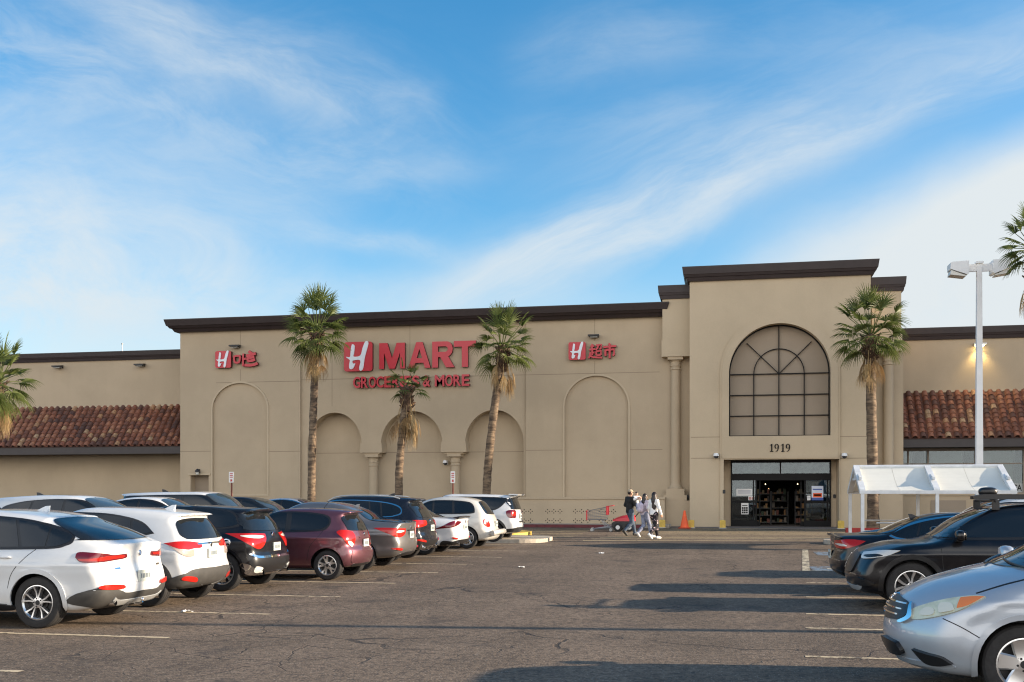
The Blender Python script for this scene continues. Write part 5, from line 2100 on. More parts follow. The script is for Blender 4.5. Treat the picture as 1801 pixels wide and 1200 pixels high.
car('white_coupe_crossover', 'white coupe-backed crossover in the left foreground, cut by the left picture edge', 'suv', S, P_WHITE, spot(-8.12, 13.82), PI, .024,
    [(3.42, 1.09), (2.2, 1.085), (1.0, 1.105), (.72, 1.15), (.63, 1.215), (.70, 1.29), (1.2, 1.43), (1.7, 1.495), (2.2, 1.515), (2.75, 1.47), (3.15, 1.28)],
    [(1.32, .42, .035), (.98, .0, .02), (2.25, .05, .06)], 'ten', True,
    rear_glass=[(0, 1.505), (.45, 1.49), (.60, 1.44), (.70, 1.31), (.74, 1.225), (.70, 1.20), (0, 1.195)],
    screen=[(0, 1.56), (.5, 1.53), (.60, 1.45), (.70, 1.22), (.74, 1.13), (.6, 1.12), (0, 1.15)],
    tail=[('tail_light', DEEPRED, 'rq', [(.05, .36, 1.005, 's'), (.04, .36, .955), (.05, .62, .925), (.20, .88, .905), (.40, .925, .915), (.46, .93, .975, 's'), (.42, .925, 1.035), (.20, .88, 1.035), (.10, .74, 1.02), (.06, .66, 1.0)]),
          ('tail_light_bar', REDLAMP, 'rq', [(.05, .42, .985, 's'), (.05, .42, .965), (.06, .64, .945), (.20, .86, .925), (.40, .92, .93), (.43, .925, .955, 's'), (.24, .89, .96), (.10, .76, .985)]),
          ('reflector', REDLAMP, 'rear', [(.50, .53), (.82, .545), (.80, .60), (.50, .58)])],
    head=[('headlight', CLEARLAMP, 'fq', [(4.68, .5, .72), (4.60, .80, .74), (4.35, .90, .82), (4.40, .88, .90), (4.62, .60, .86)])],
    plate=(0, .68, 'rear'),
    clad=[('bumper_trim', CLAD, 'rear', mirror_poly([(0, .47, 's'), (.42, .47), (.50, .50), (.86, .56), (.90, .36), (.70, .27), (0, .25, 's')])),
          ('bumper_trim', GALV, 'rear', mirror_poly([(0, .375), (.46, .375), (.60, .42), (.58, .33), (.40, .30), (0, .30)])),
          ('sill_trim', TRIM, 'side', [(1.60, .25), (3.35, .25), (3.35, .33), (1.60, .33)])],
    seams=[[(1.52, .36), (1.46, .70), (1.28, .93), (1.12, 1.08)], [(2.28, .34), (2.26, 1.08)], [(3.36, .42), (3.42, 1.06)]], handles=[(1.55, .97), (2.62, .955)], mirror=(3.22, 1.12),
    extras=x4_extra, group=ROW)

# 2 -- small white crossover
S = CarShape('small_suv', 4.23, 1.60, .89, xr=.74, wb=2.61, rt=.335, ra=.385, crease=.88)


def hrv_extra(root, s):
    lips(root, s, CLAD, .07)
    exhaust(root, s, (-.62,), .33, CHROME, .10)
    fin(root, s, .75, P_WHITE)
    lay(root, s, 'chrome_bar', CHROME, 'rear', mirror_poly([(0, 1.015), (.40, 1.01), (.40, .985), (0, .985)]), .012, False, smooth=False)
    cyl_emblem(root, s, .975, r=.04)


car('white_small_crossover', 'white small crossover with grey lower bumper, beside the white coupe-backed crossover', 'suv', S, P_WHITE, spot(-8.36, 16.42), PI, .024,
    [(3.1, 1.05), (1.9, 1.08), (1.05, 1.13), (.70, 1.20, 's'), (.95, 1.34), (1.4, 1.45), (1.9, 1.49), (2.4, 1.46), (2.85, 1.22)],
    [(1.02, .25, .03), (1.95, .05, .06)], 'fan', False,
    rear_glass=[(0, 1.42), (.42, 1.40), (.58, 1.34), (.66, 1.17), (.62, 1.10), (.50, 1.075), (0, 1.07)],
    screen=[(0, 1.54), (.5, 1.50), (.62, 1.36), (.70, 1.14), (.6, 1.10), (0, 1.12)],
    tail=[('tail_light', REDLAMP, 'rq', [(.05, .34, 1.01, 's'), (.04, .34, .945), (.05, .56, .93), (.10, .66, .915, 's'), (.22, .80, .94), (.42, .86, 1.02, 's'), (.22, .78, 1.05), (.10, .62, 1.045)]),
          ('tail_light_lens', mat('smoked_lens', (.36, .30, .26), .12, coat=1.0), 'rq', [(.05, .58, .92, 's'), (.03, .60, .82), (.05, .68, .80), (.15, .76, .83), (.36, .855, .99, 's'), (.22, .79, .93), (.10, .67, .905)]),
          ('reflector', REDLAMP, 'rq', [(.02, .56, .40), (.05, .74, .42), (.16, .80, .45), (.10, .78, .50), (.02, .58, .47)])],
    plate=(0, .84, 'rear'),
    clad=[('bumper_trim', CLAD, 'rear', mirror_poly([(0, .60, 's'), (.55, .60), (.70, .57), (.86, .45), (.86, .34), (.6, .29), (0, .28, 's')])),
          ('bumper_trim', CLAD, 'side', [(.06, .54), (.30, .47), (.46, .34), (.20, .30), (.08, .36)]),
          ('sill_trim', CLAD, 'side', [(1.3, .25), (3.05, .25), (3.05, .38), (1.3, .36)])],
    seams=[[(1.32, .38), (1.26, .70), (1.05, .95), (.92, 1.12)], [(2.0, .36), (1.98, 1.06)]], handles=[(2.35, .95)], mirror=(2.88, 1.10), extras=hrv_extra, group=ROW)

# 3 -- black suv with chrome details
S = CarShape('suv', 4.30, 1.58, .90, xr=.74, wb=2.64, rt=.36, ra=.415, crease=.90)


def blk_extra(root, s):
    lips(root, s, P_BLACK, .04)
    exhaust(root, s, (-.55, .55), .33)
    for sd in (1,):
        g0 = s.cast(np.array([(.62, 1.6, .90)]), np.array([(0., -1., 0)]))[0]
        b = MB()
        b.lathe([(.0, g0[1] + .012), (.06, g0[1] + .012), (.075, g0[1] + .004), (.08, g0[1] - .03)], (.62, 0, .90), 20, 0, 'y')
        b.build('fuel_cap', CHROME, root)
    lay(root, s, 'bumper_guard', CHROME, 'rear', mirror_poly([(0, .335), (.5, .335), (.72, .40), (.86, .52), (.84, .40), (.72, .30), (0, .285)]), .014, False)
    lay(root, s, 'chrome_bar', CHROME, 'rear', mirror_poly([(0, .645), (.62, .645), (.80, .70), (.80, .66), (.64, .605), (0, .605)]), .014, False)
    cyl_emblem(root, s, 1.02, r=.05)
    lay(root, s, 'high_brake_light', REDLAMP, 'rear', [(-.12, 1.575), (.12, 1.575), (.12, 1.605), (-.12, 1.605)], .012, False, smooth=False)


car('black_suv', 'black suv with pointed red lamps, between the white crossover and the plum hatchback', 'suv', S, P_BLACK, spot(-8.36, 19.0), PI, .026,
    [(3.2, 1.12), (1.2, 1.15), (.55, 1.20), (.52, 1.30), (.70, 1.46), (1.3, 1.53), (2.0, 1.56), (2.5, 1.53), (2.95, 1.32)],
    [(1.35, .1, .05), (2.1, .05, .06)], 'split', False, tail=[
        ('tail_light', REDLAMP, 'rq', [(.06, .38, 1.045, 's'), (.04, .40, .95), (.05, .56, .80), (.08, .68, .775), (.20, .82, .86), (.42, .90, 1.0), (.58, .915, 1.065, 's'), (.30, .87, 1.065), (.12, .70, 1.06)]),
        ('tail_light_lens', CLEARLAMP, 'rq', [(.06, .44, 1.0), (.06, .60, .965), (.20, .83, .985), (.32, .875, 1.02), (.20, .83, 1.03), (.10, .66, 1.025)]),
        ('reflector', CLEARLAMP, 'rear', [(.56, .43), (.74, .46), (.74, .37), (.60, .35)])],
    rear_glass=[(0, 1.52), (.50, 1.50), (.64, 1.44), (.70, 1.20), (.66, 1.12), (0, 1.10)], screen=[(0, 1.60), (.5, 1.57), (.64, 1.42), (.72, 1.18), (.6, 1.14), (0, 1.16)],
    plate=(0, .80, 'rear'), clad=[('bumper_trim', TRIM, 'rear', mirror_poly([(0, .60), (.6, .60), (.78, .62), (.82, .50), (.6, .36), (0, .35)]))],
    seams=[[(1.5, .36), (1.42, .75), (1.2, 1.0), (1.1, 1.14)], [(2.15, .36), (2.12, 1.12)]], handles=[(1.6, 1.0)], mirror=(3.0, 1.16), extras=blk_extra, group=ROW)

# 4 -- plum hatchback
S = CarShape('hatch', 3.63, 1.48, .80, 'low', xr=.62, wb=2.385, rt=.305, ra=.35, crease=.86, bow_r=.22, tail_in=.06)


def spark_extra(root, s):
    b = MB()
    b.tube([(1.0, -.0, 1.45), (.86, .0, 1.62)], .006, 6)
    b.build('aerial', TRIM, root)
    cyl_emblem(root, s, .93, r=.035)
    lay(root, s, 'hatch_handle', P_PLUM, 'rear', mirror_poly([(0, .885), (.28, .88), (.26, .855), (0, .855)]), .014, False)
    lay(root, s, 'side_crease', P_PLUM, 'side', ribbon([(.95, .845), (1.5, .86), (2.2, .81), (2.7, .72)], .03), .008, smooth=False)
    lay(root, s, 'bumper_step', P_PLUM, 'rear', mirror_poly([(0, .58), (.45, .58), (.62, .60), (.60, .36), (0, .34)]), .010, False)


car('plum_hatchback', 'dark plum small hatchback with silver five-spoke wheels and tall red lamps', 'hatch', S, P_PLUM, spot(-7.40, 21.42), PI, .024,
    [(2.6, 1.0), (1.6, 1.0), (.85, 1.03), (.66, 1.10), (.62, 1.20), (.72, 1.31), (1.1, 1.37), (1.6, 1.385), (1.95, 1.33), (2.35, 1.14)],
    [(1.50, .05, .10), (2.22, .35, .03)], 'split', False,
    rear_glass=[(0, 1.345), (.40, 1.33), (.52, 1.26), (.58, 1.08), (.52, 1.02), (0, 1.0)], screen=[(0, 1.42), (.42, 1.38), (.52, 1.28), (.62, 1.06), (.5, 1.03), (0, 1.05)],
    tail=[('tail_light', REDLAMP, 'rq', [(.10, .54, .99, 's'), (.07, .50, .90), (.06, .54, .78), (.06, .64, .68), (.14, .71, .72), (.26, .765, .86), (.36, .78, .98), (.28, .75, 1.03), (.16, .64, 1.02)]),
          ('tail_light_lens', CLEARLAMP, 'rq', [(.06, .60, .74), (.07, .66, .68), (.13, .70, .73), (.16, .715, .80), (.10, .66, .80)])],
    plate=(0, .75, 'rear'), seams=[[(1.05, .40), (.98, .70), (.80, .9), (.72, 1.02)], [(1.55, .30), (1.56, .98)], [(2.5, .35), (2.62, .96)]], handles=[], mirror=(2.30, 1.03), extras=spark_extra, group=ROW, clad=[('lower_trim', TRIM, 'rear', mirror_poly([(0, .335), (.45, .34), (.55, .30), (.4, .27), (0, .27)]))])

# 5 -- grey sedan
S = CarShape('sedan', 4.62, 1.57, .88, 'low', xr=.98, wb=2.70, rt=.325, ra=.37, crease=.80)


def sentra_extra(root, s):
    lay(root, s, 'chrome_bar', CHROME, 'rear', mirror_poly([(0, .92), (.30, .92), (.30, .89), (0, .89)]), .012, False, smooth=False)
    fin(root, s, 1.35, P_GREY)
    cyl_emblem(root, s, .97, r=.045)


car('grey_sedan', 'dark grey sedan with rounded boot, just beyond the plum hatchback', 'sedan', S, P_GREY, spot(-7.22, 24.1), PI, .028,
    [(3.35, 1.0), (1.8, 1.01), (1.15, 1.03), (.98, 1.08, 's'), (1.3, 1.24), (1.8, 1.37), (2.3, 1.40), (2.8, 1.31)], [(1.36, .3, .03), (2.2, .05, .05)], 'split', False,
    trim_m=CHROME, rear_glass=[(0, 1.38), (.45, 1.36), (.56, 1.27), (.66, 1.12), (.55, 1.085), (0, 1.085)], screen=[(0, 1.42), (.45, 1.39), (.55, 1.30), (.66, 1.06), (0, 1.03)],
    tail=[('tail_light', REDLAMP, 'rq', [(.04, .38, .955, 's'), (.03, .42, .84), (.06, .62, .76), (.18, .76, .77), (.40, .84, .87), (.66, .865, .97, 's'), (.40, .83, .975), (.14, .70, .965)]),
          ('tail_light_lens', CLEARLAMP, 'rq', [(.04, .46, .90), (.08, .64, .86), (.18, .74, .87), (.12, .70, .92)]), ('reflector', REDLAMP, 'rear', [(.62, .46), (.78, .48), (.78, .52), (.62, .50)])],
    plate=(0, .80, 'rear'), seams=[[(1.5, .32), (1.45, .65), (1.2, .9), (1.1, 1.02)], [(2.25, .30), (2.2, 1.0)]], handles=[(1.65, .90)], mirror=(3.05, 1.04), extras=sentra_extra, group=ROW,
    clad=[('lower_trim', TRIM, 'rear', mirror_poly([(0, .40), (.45, .39), (.6, .34), (.5, .28), (0, .28)]))])

# 6 -- black suv with chrome window line and roof rails
S = CarShape('suv', 4.70, 1.69, .935, xr=.96, wb=2.86, rt=.37, ra=.425, crease=.9)


def x3_extra(root, s):
    fin(root, s, 1.1, P_BLACK)
    exhaust(root, s, (-.55, .55), .34)
    lay(root, s, 'bumper_guard', CHROME, 'rear', mirror_poly([(0, .40), (.55, .40), (.74, .46), (.74, .36), (.5, .31), (0, .31)]), .014, False)
    cyl_emblem(root, s, 1.03, r=.045)


car('black_suv', 'black suv with chrome window line and roof rails, beyond the grey sedan', 'suv', S, P_NAVY, spot(-7.45, 26.8), PI, .028,
    [(3.3, 1.13), (1.2, 1.15), (.80, 1.19), (.66, 1.26), (.72, 1.38), (1.0, 1.48), (1.5, 1.54), (2.1, 1.56), (2.6, 1.52), (3.05, 1.32)], [(1.12, .2, .04), (1.42, .2, .03), (2.25, .05, .05)], 'ten', False,
    trim_m=CHROME, trim_w=.028, rear_glass=[(0, 1.53), (.50, 1.51), (.62, 1.45), (.68, 1.22), (.62, 1.13), (0, 1.11)], screen=[(0, 1.62), (.5, 1.59), (.64, 1.44), (.72, 1.2), (.6, 1.15), (0, 1.17)], roof_rails=(.75, 2.7, GALV),
    tail=[('tail_light', REDLAMP, 'rq', [(.05, .40, 1.045, 's'), (.04, .42, .95), (.06, .66, .90), (.20, .84, .88), (.42, .91, .92), (.46, .915, 1.02), (.24, .87, 1.06), (.10, .68, 1.055)]), ('reflector', REDLAMP, 'rear', [(.60, .50), (.84, .54), (.84, .58), (.60, .54)])],
    plate=(0, .85, 'rear'), clad=[('bumper_trim', TRIM, 'rear', mirror_poly([(0, .54), (.5, .54), (.84, .58), (.84, .42), (.6, .30), (0, .28)]))], seams=[[(2.3, .36), (2.26, 1.12)]], mirror=(3.1, 1.17), extras=x3_extra, group=ROW)

# 7 -- white sport sedan
S = CarShape('sedan', 4.68, 1.43, .905, 'low', xr=.99, wb=2.80, rt=.335, ra=.38, crease=.80)


def is_extra(root, s):
    b = MB()
    b.loft([[(.06, y, 1.035 - abs(y) * .03), (.20, y, 1.055 - abs(y) * .03), (.20, y, 1.075 - abs(y) * .03), (.02, y, 1.085 - abs(y) * .03)] for y in (-.66, -.4, 0, .4, .66)], 0)
    b.build('boot_spoiler', TRIM, root)
    exhaust(root, s, (-.5, .5), .30)
    lips(root, s, P_WHITE, .03)
    cyl_emblem(root, s, .92, r=.04)


car('white_sedan', 'white sport sedan with dark boot spoiler and arrow-shaped dark red lamps', 'sedan', S, P_WHITE, spot(-7.25, 29.55), PI, .028,
    [(3.35, .97), (1.8, .98), (1.05, 1.01), (.85, 1.05, 's'), (1.25, 1.20), (1.8, 1.33), (2.3, 1.345), (2.8, 1.26)], [(1.30, .3, .03), (2.2, .05, .05)], 'ten', False,
    rear_glass=[(0, 1.34), (.45, 1.32), (.56, 1.23), (.68, 1.09), (.55, 1.05), (0, 1.05)], screen=[(0, 1.37), (.45, 1.34), (.55, 1.26), (.66, 1.03), (0, 1.0)],
    tail=[('tail_light', DEEPRED, 'rq', [(.04, .38, .92, 's'), (.05, .62, .84), (.20, .80, .78), (.50, .885, .74), (.72, .895, .72, 's'), (.40, .86, .84), (.20, .80, .93), (.08, .62, .95)]), ('reflector', REDLAMP, 'rq', [(.04, .74, .44), (.16, .82, .46), (.18, .84, .50), (.06, .76, .48)])],
    plate=(0, .76, 'rear'), clad=[('bumper_trim', TRIM, 'rear', mirror_poly([(0, .42), (.5, .42), (.78, .38), (.6, .27), (0, .26)])), ('bumper_trim', TRIM, 'side', [(.08, .34), (.45, .40), (.55, .27), (.3, .26)])],
    seams=[[(1.5, .32), (1.45, .65), (1.2, .88), (1.1, 1.0)], [(2.25, .30), (2.2, .97)]], mirror=(3.05, 1.0), extras=is_extra, group=ROW)

# 8 -- pearl retro wagon
S = CarShape('retro', 4.29, 1.60, .855, xr=.82, wb=2.62, rt=.325, ra=.37, bow_r=.26, kr=.16)


def pt_extra(root, s):
    for sd in (1, -1):
        b = MB()
        b.tube([(.02, sd * .75, .48), (-.06, sd * .6, .50), (-.09, sd * .3, .51), (-.10, 0, .51)], .085, 12)
        b.build('bumper_bar', P_CREAM, root)


car('pearl_wagon', 'pearl white retro wagon with humped back beside the white sport sedan', 'wagon', S, P_CREAM, spot(-6.95, 32.55), PI, .032,
    [(2.7, 1.07), (1.5, 1.08), (.72, 1.10), (.62, 1.20), (.72, 1.36), (1.0, 1.44), (1.6, 1.47), (2.1, 1.42), (2.5, 1.2)], [(1.25, .1, .06), (1.9, .05, .05)], 'five', False,
    rear_glass=[(0, 1.46), (.36, 1.44), (.48, 1.36), (.54, 1.14), (.46, 1.06), (0, 1.04)], screen=[(0, 1.5), (.42, 1.46), (.55, 1.3), (.62, 1.12), (0, 1.08)],
    tail=[('tail_light', REDLAMP, 'rq', [(.10, .58, .70), (.16, .66, .66), (.28, .74, .72), (.32, .76, .86), (.24, .72, .92), (.14, .62, .84)]), ('tail_light_lens', CLEARLAMP, 'rq', [(.16, .64, .82), (.22, .70, .82), (.26, .73, .90), (.20, .70, .93)])], plate=(0, .76, 'rear'), mirror=(2.6, 1.1), extras=pt_extra, group=ROW)

# 9 -- white square-cut suv at the far end
S = CarShape('boxy', 4.42, 1.66, .885, 'box', xr=.83, wb=2.63, rt=.355, ra=.415)


def jeep_extra(root, s):
    lips(root, s, CLAD, .06)
    b = MB()
    b.loft([[(.04, y, 1.60), (.34, y, 1.625), (.34, y, 1.66), (.0, y, 1.65)] for y in (-.6, 0, .6)], 0)
    b.build('roof_spoiler', P_WHITE, root)


car('white_suv', 'white square-backed suv with black wheel arches at the far end of the left row', 'suv', S, P_WHITE, spot(-6.85, 35.95), PI, .032,
    [(3.0, 1.10), (1.6, 1.11), (.80, 1.13), (.42, 1.40), (.50, 1.50), (1.0, 1.53), (2.0, 1.545), (2.5, 1.52), (2.75, 1.38)], [(1.2, .3, .22), (1.95, .05, .05)], 'five', False,
    rear_glass=[(0, 1.54), (.55, 1.53), (.66, 1.48), (.72, 1.20), (.66, 1.13), (0, 1.12)], screen=[(0, 1.6), (.55, 1.58), (.66, 1.46), (.72, 1.2), (0, 1.17)],
    tail=[('tail_light', DEEPRED, 'rq', [(.05, .62, 1.10), (.04, .62, .86), (.08, .80, .84), (.26, .87, .86), (.34, .875, 1.0), (.24, .86, 1.10)]), ('tail_light_lens', REDLAMP, 'rq', [(.05, .66, 1.04), (.05, .66, .92), (.16, .82, .92), (.16, .82, 1.04)])],
    plate=(0, .90, 'rear'), clad=[('bumper_trim', TRIM, 'rear', mirror_poly([(0, .52), (.6, .52), (.86, .46), (.80, .36), (0, .33)])), ('bumper_trim', TRIM, 'rear', mirror_poly([(0, .72), (.3, .72), (.3, .68), (0, .68)]))], mirror=(2.85, 1.15), extras=jeep_extra, group=ROW)

# second row, noses towards the first
def plain_suv(name, label, kind, pm, x, y, L, H, W, wide='default', roof_m=None, rails=None, trim=None, glass=None, boxy=False, hh=.036):
    S = CarShape(kind, L, H, W, wide, xr=.95 * L / 4.6, wb=2.7 * L / 4.6, rt=.35)
    sx, sz = S.sx, S.sz
    if kind == 'sedan':
        win = [(3.35 * sx, 1.0 * sz), (1.8 * sx, 1.01 * sz), (.98 * sx, 1.06 * sz, 's'), (1.3 * sx, 1.24 * sz), (1.8 * sx, 1.37 * sz), (2.3 * sx, 1.40 * sz), (2.8 * sx, 1.31 * sz)]
        sc = [(0, 1.43 * sz), (.45, 1.40 * sz), (.55, 1.30 * sz), (.66, 1.05 * sz), (0, 1.02 * sz)]
        dv = [(1.36 * sx, .3, .03), (2.2 * sx, .05, .05)]
        rg = [(0, 1.38 * sz), (.45, 1.36 * sz), (.56, 1.27 * sz), (.66, 1.12 * sz), (0, 1.085 * sz)]
    elif boxy:
        win = [(3.15 * sx, 1.12 * sz), (1.6 * sx, 1.12 * sz), (.34 * sx, 1.14 * sz), (.34 * sx, 1.48 * sz), (.9 * sx, 1.535 * sz), (2.0 * sx, 1.555 * sz), (2.55 * sx, 1.54 * sz), (2.82 * sx, 1.42 * sz)]
        sc = [(0, 1.61 * sz), (.6, 1.59 * sz), (.72, 1.50 * sz), (.78, 1.20 * sz), (.7, 1.15 * sz), (0, 1.17 * sz)]
        dv = [(1.15 * sx, .03, .06), (2.0 * sx, .03, .06)]
        rg = [(0, 1.54 * sz), (.6, 1.52 * sz), (.7, 1.46 * sz), (.74, 1.16 * sz), (0, 1.12 * sz)]
    else:
        win = [(3.25 * sx, 1.13 * sz), (1.2 * sx, 1.15 * sz), (.72 * sx, 1.20 * sz), (.70 * sx, 1.36 * sz), (1.1 * sx, 1.48 * sz), (1.6 * sx, 1.535 * sz), (2.1 * sx, 1.55 * sz), (2.6 * sx, 1.51 * sz), (3.05 * sx, 1.30 * sz)]
        sc = [(0, 1.60 * sz), (.5, 1.57 * sz), (.64, 1.43 * sz), (.72, 1.19 * sz), (.6, 1.14 * sz), (0, 1.16 * sz)]
        dv = [(1.30 * sx, .2, .04), (2.15 * sx, .05, .05)]
        rg = [(0, 1.52 * sz), (.50, 1.50 * sz), (.64, 1.44 * sz), (.70, 1.2 * sz), (0, 1.10 * sz)]

    def ex(root, s):
        fin(root, s, 1.1 * sx, TRIM)
    return car(name, label, kind, S, pm, (x, y, gz(y)), 0, hh, win, dv, 'split', False, rear_glass=rg, screen=sc, roof_m=roof_m, roof_rails=rails, trim_m=trim, glass=glass,
               head=[('headlight', CLEARLAMP, 'fq', [(L - .12, .52, .74 * sz), (L - .20, .78, .76 * sz), (L - .42, .86, .86 * sz), (L - .40, .84, .92 * sz), (L - .14, .6, .86 * sz)])],
               tail=[('tail_light', REDLAMP, 'rq', [(.05, .5, 1.0 * sz), (.05, .6, .9 * sz), (.3, .88, .9 * sz), (.3, .88, 1.0 * sz)])], mirror=(3.02 * sx, 1.14 * sz), extras=ex, group=BACK)


NX = -12.8
plain_suv('white_suv', 'white suv behind the left row, its roof above the coupe-backed crossover', 'suv', P_WHITE, NX - 5.1, 23.5, 5.1, 1.74, .93)
plain_suv('white_sedan', 'white sedan behind the left row, mostly hidden beside the white-roofed wagon', 'sedan', P_WHITE, NX - 4.9, 26.5, 4.9, 1.66, .93, 'low')
plain_suv('white_roofed_wagon', 'dark boxy wagon with a white roof and upright pillars behind the left row', 'boxy', P_BROWNBLK, NX - 5.1, 29.4, 5.1, 1.78, .95, 'box', roof_m=P_WHITE, boxy=True)
plain_suv('black_crossover', 'black crossover behind the left row, between the white-roofed wagon and the plum hatchback', 'suv', P_BLACK, NX - 4.6, 32.4, 4.6, 1.60, .92)
plain_suv('silver_sedan', 'silver sedan furthest behind the left row, its roof above the plum hatchback', 'sedan', P_SILVER, NX - 4.7, 35.6, 4.7, 1.52, .90, 'low', trim=CHROME)

# right side -- silver-blue minivan in the foreground
S = CarShape('van', 5.08, 1.77, .99, 'van', xr=1.02, wb=3.03, rt=.345, ra=.40, bow_f=.52, crease=.90, nose_in=.22, flare=.02)


def van_extra(root, s):
    lips(root, s, P_SILVERBLUE, .035)
    for k in range(3):
        lay(root, s, 'grille_bar', CHROME, 'front', mirror_poly([(0, .80 - .05 * k), (.42 - .03 * k, .80 - .05 * k), (.42 - .03 * k, .788 - .05 * k), (0, .788 - .05 * k)]), .034, False, smooth=False)
    cyl_emblem(root, s, .835, 'front', .045)
    # wiper arms at the foot of the windscreen
    for y0, y1 in ((.62, .08), (.0, -.5)):
        pts = []
        for k in range(6):
            t = k / 5
            y = y0 + (y1 - y0) * t
            zq = 1.165 + .05 * t
            g0 = s.cast(np.array([(s.L + .6, y, zq)]), np.array([(-1., 0, 0)]))[0]
            pts.append((g0[0] + .02, y, zq + .012))
        b = MB()
        b.tube(pts, .012, 6)
        b.build('wiper', TRIM, root)


VAN = car('silver_minivan', 'silver-blue minivan in the right foreground, cut off by the picture edge', 'van', S, P_SILVERBLUE, spot(1.54 + 5.08, 10.88), PI, .024,
          [(4.02, 1.20), (2.2, 1.15), (.55, 1.16), (.36, 1.22), (.40, 1.52), (.7, 1.60), (1.6, 1.64), (2.6, 1.62), (3.25, 1.49), (3.75, 1.30)], [(1.35, .02, .07), (2.65, .05, .07), (3.42, .25, .05)], 'five', False, rim=.66,
          screen=[(0, 1.68), (.5, 1.66), (.70, 1.55), (.80, 1.28), (.76, 1.18), (.5, 1.165), (0, 1.175)],
          rear_glass=[(0, 1.64), (.6, 1.62), (.7, 1.5), (.74, 1.2), (0, 1.14)],
          head=[('headlight', HAZYLAMP, 'fq', [(4.92, .46, .70, 's'), (4.90, .56, .68), (4.78, .74, .715), (4.58, .89, .80), (4.46, .93, .88), (4.40, .945, .925, 's'), (4.48, .90, .928), (4.68, .78, .885), (4.82, .62, .82), (4.90, .50, .76)]),
                ('turn_signal', AMBER, 'fq', [(4.60, .875, .815, 's'), (4.53, .905, .838), (4.46, .925, .88), (4.41, .942, .922, 's'), (4.48, .90, .918), (4.59, .845, .90, 's')]),
                ('headlight_reflector', mat('lamp_bowl', (.62, .62, .54), .25, spec=.4), 'fq', [(4.86, .62, .735), (4.82, .68, .725), (4.76, .74, .745), (4.76, .72, .79), (4.82, .65, .79)]),
                ('headlight_reflector', MATS['lamp_bowl'], 'fq', [(4.72, .78, .765), (4.66, .82, .775), (4.60, .85, .80), (4.64, .82, .845), (4.72, .75, .835)]),
                ('grille', TRIM, 'front', [(.0, .84), (.30, .83), (.45, .80), (.50, .74), (.44, .665), (.30, .65), (0, .65)]),
                ('grille_chrome', CHROME, 'front', [(.455, .80), (.475, .81), (.56, .70), (.47, .635), (.40, .64), (.50, .70)]),
                ('fog_recess', TRIM, 'fq', [(4.93, .62, .42, 's'), (4.86, .76, .40), (4.74, .86, .38), (4.66, .90, .33, 's'), (4.78, .84, .30), (4.88, .74, .31)]),
                ('air_intake', TRIM, 'front', [(0, .46), (.34, .46), (.42, .43), (.40, .34), (0, .33)])],
          tail=[('tail_light', REDLAMP, 'rq', [(.08, .7, 1.2), (.06, .7, .8), (.3, .93, .8), (.3, .93, 1.2)])],
          clad=[('lower_lip', P_SILVERBLUE, 'front', mirror_poly([(0, .30), (.5, .30), (.80, .33), (.78, .27), (0, .25)]))],
          seams=[[(3.42, .34), (3.50, .80), (3.52, 1.20)], [(2.6, .34), (2.62, 1.15)], [(4.70, .72), (4.57, .66), (4.41, .565)], [(4.42, .95), (4.2, 1.03), (3.9, 1.12)]], handles=[(2.75, 1.0), (1.5, 1.0)], mirror=(3.72, 1.21), extras=van_extra, group=RIGHT)

# black suv, nose to the aisle
S = CarShape('suv', 4.69, 1.66, .95, xr=.95, wb=2.865, rt=.375, ra=.43, crease=.88, nose_in=.12, bow_f=.24)


def xc_extra(root, s):
    lips(root, s, TRIM, .06)
    for k in range(9):
        y = -.40 + k * .1
        lay(root, s, 'grille_bar', CHROME, 'front', [(y - .012, .82), (y + .012, .82), (y + .012, .60), (y - .012, .60)], .014, False, smooth=False)
    # roof carrier: two cross bars with clamps and a tray
    z = 1.70
    for x in (2.55, 1.65):
        b = MB()
        b.tube([(x, -.70, z), (x, .70, z)], .022, 10)
        for y in (-.62, .62):
            b.box(x - .05, x + .05, y - .03, y + .03, 1.56, z)
        b.build('cross_bar', TRIM, root)
    for y in (.35, .52):
        b = MB()
        b.loft([[(x, y - .05, z + .02), (x, y + .05, z + .02), (x, y + .05, z + .07 + h_), (x, y - .05, z + .07 + h_)] for x, h_ in ((2.85, .0), (2.7, .03), (2.4, .03), (1.6, .03), (1.4, .0))], 0)
        b.build('carrier_tray', TRIM, root)
    b = MB()
    vs, fs = superblob((2.6, .35, z + .14), (.14, .10, .07), 2.6)
    b.add(vs, fs, 0, True)
    b.build('carrier_clamp', TRIM, root)


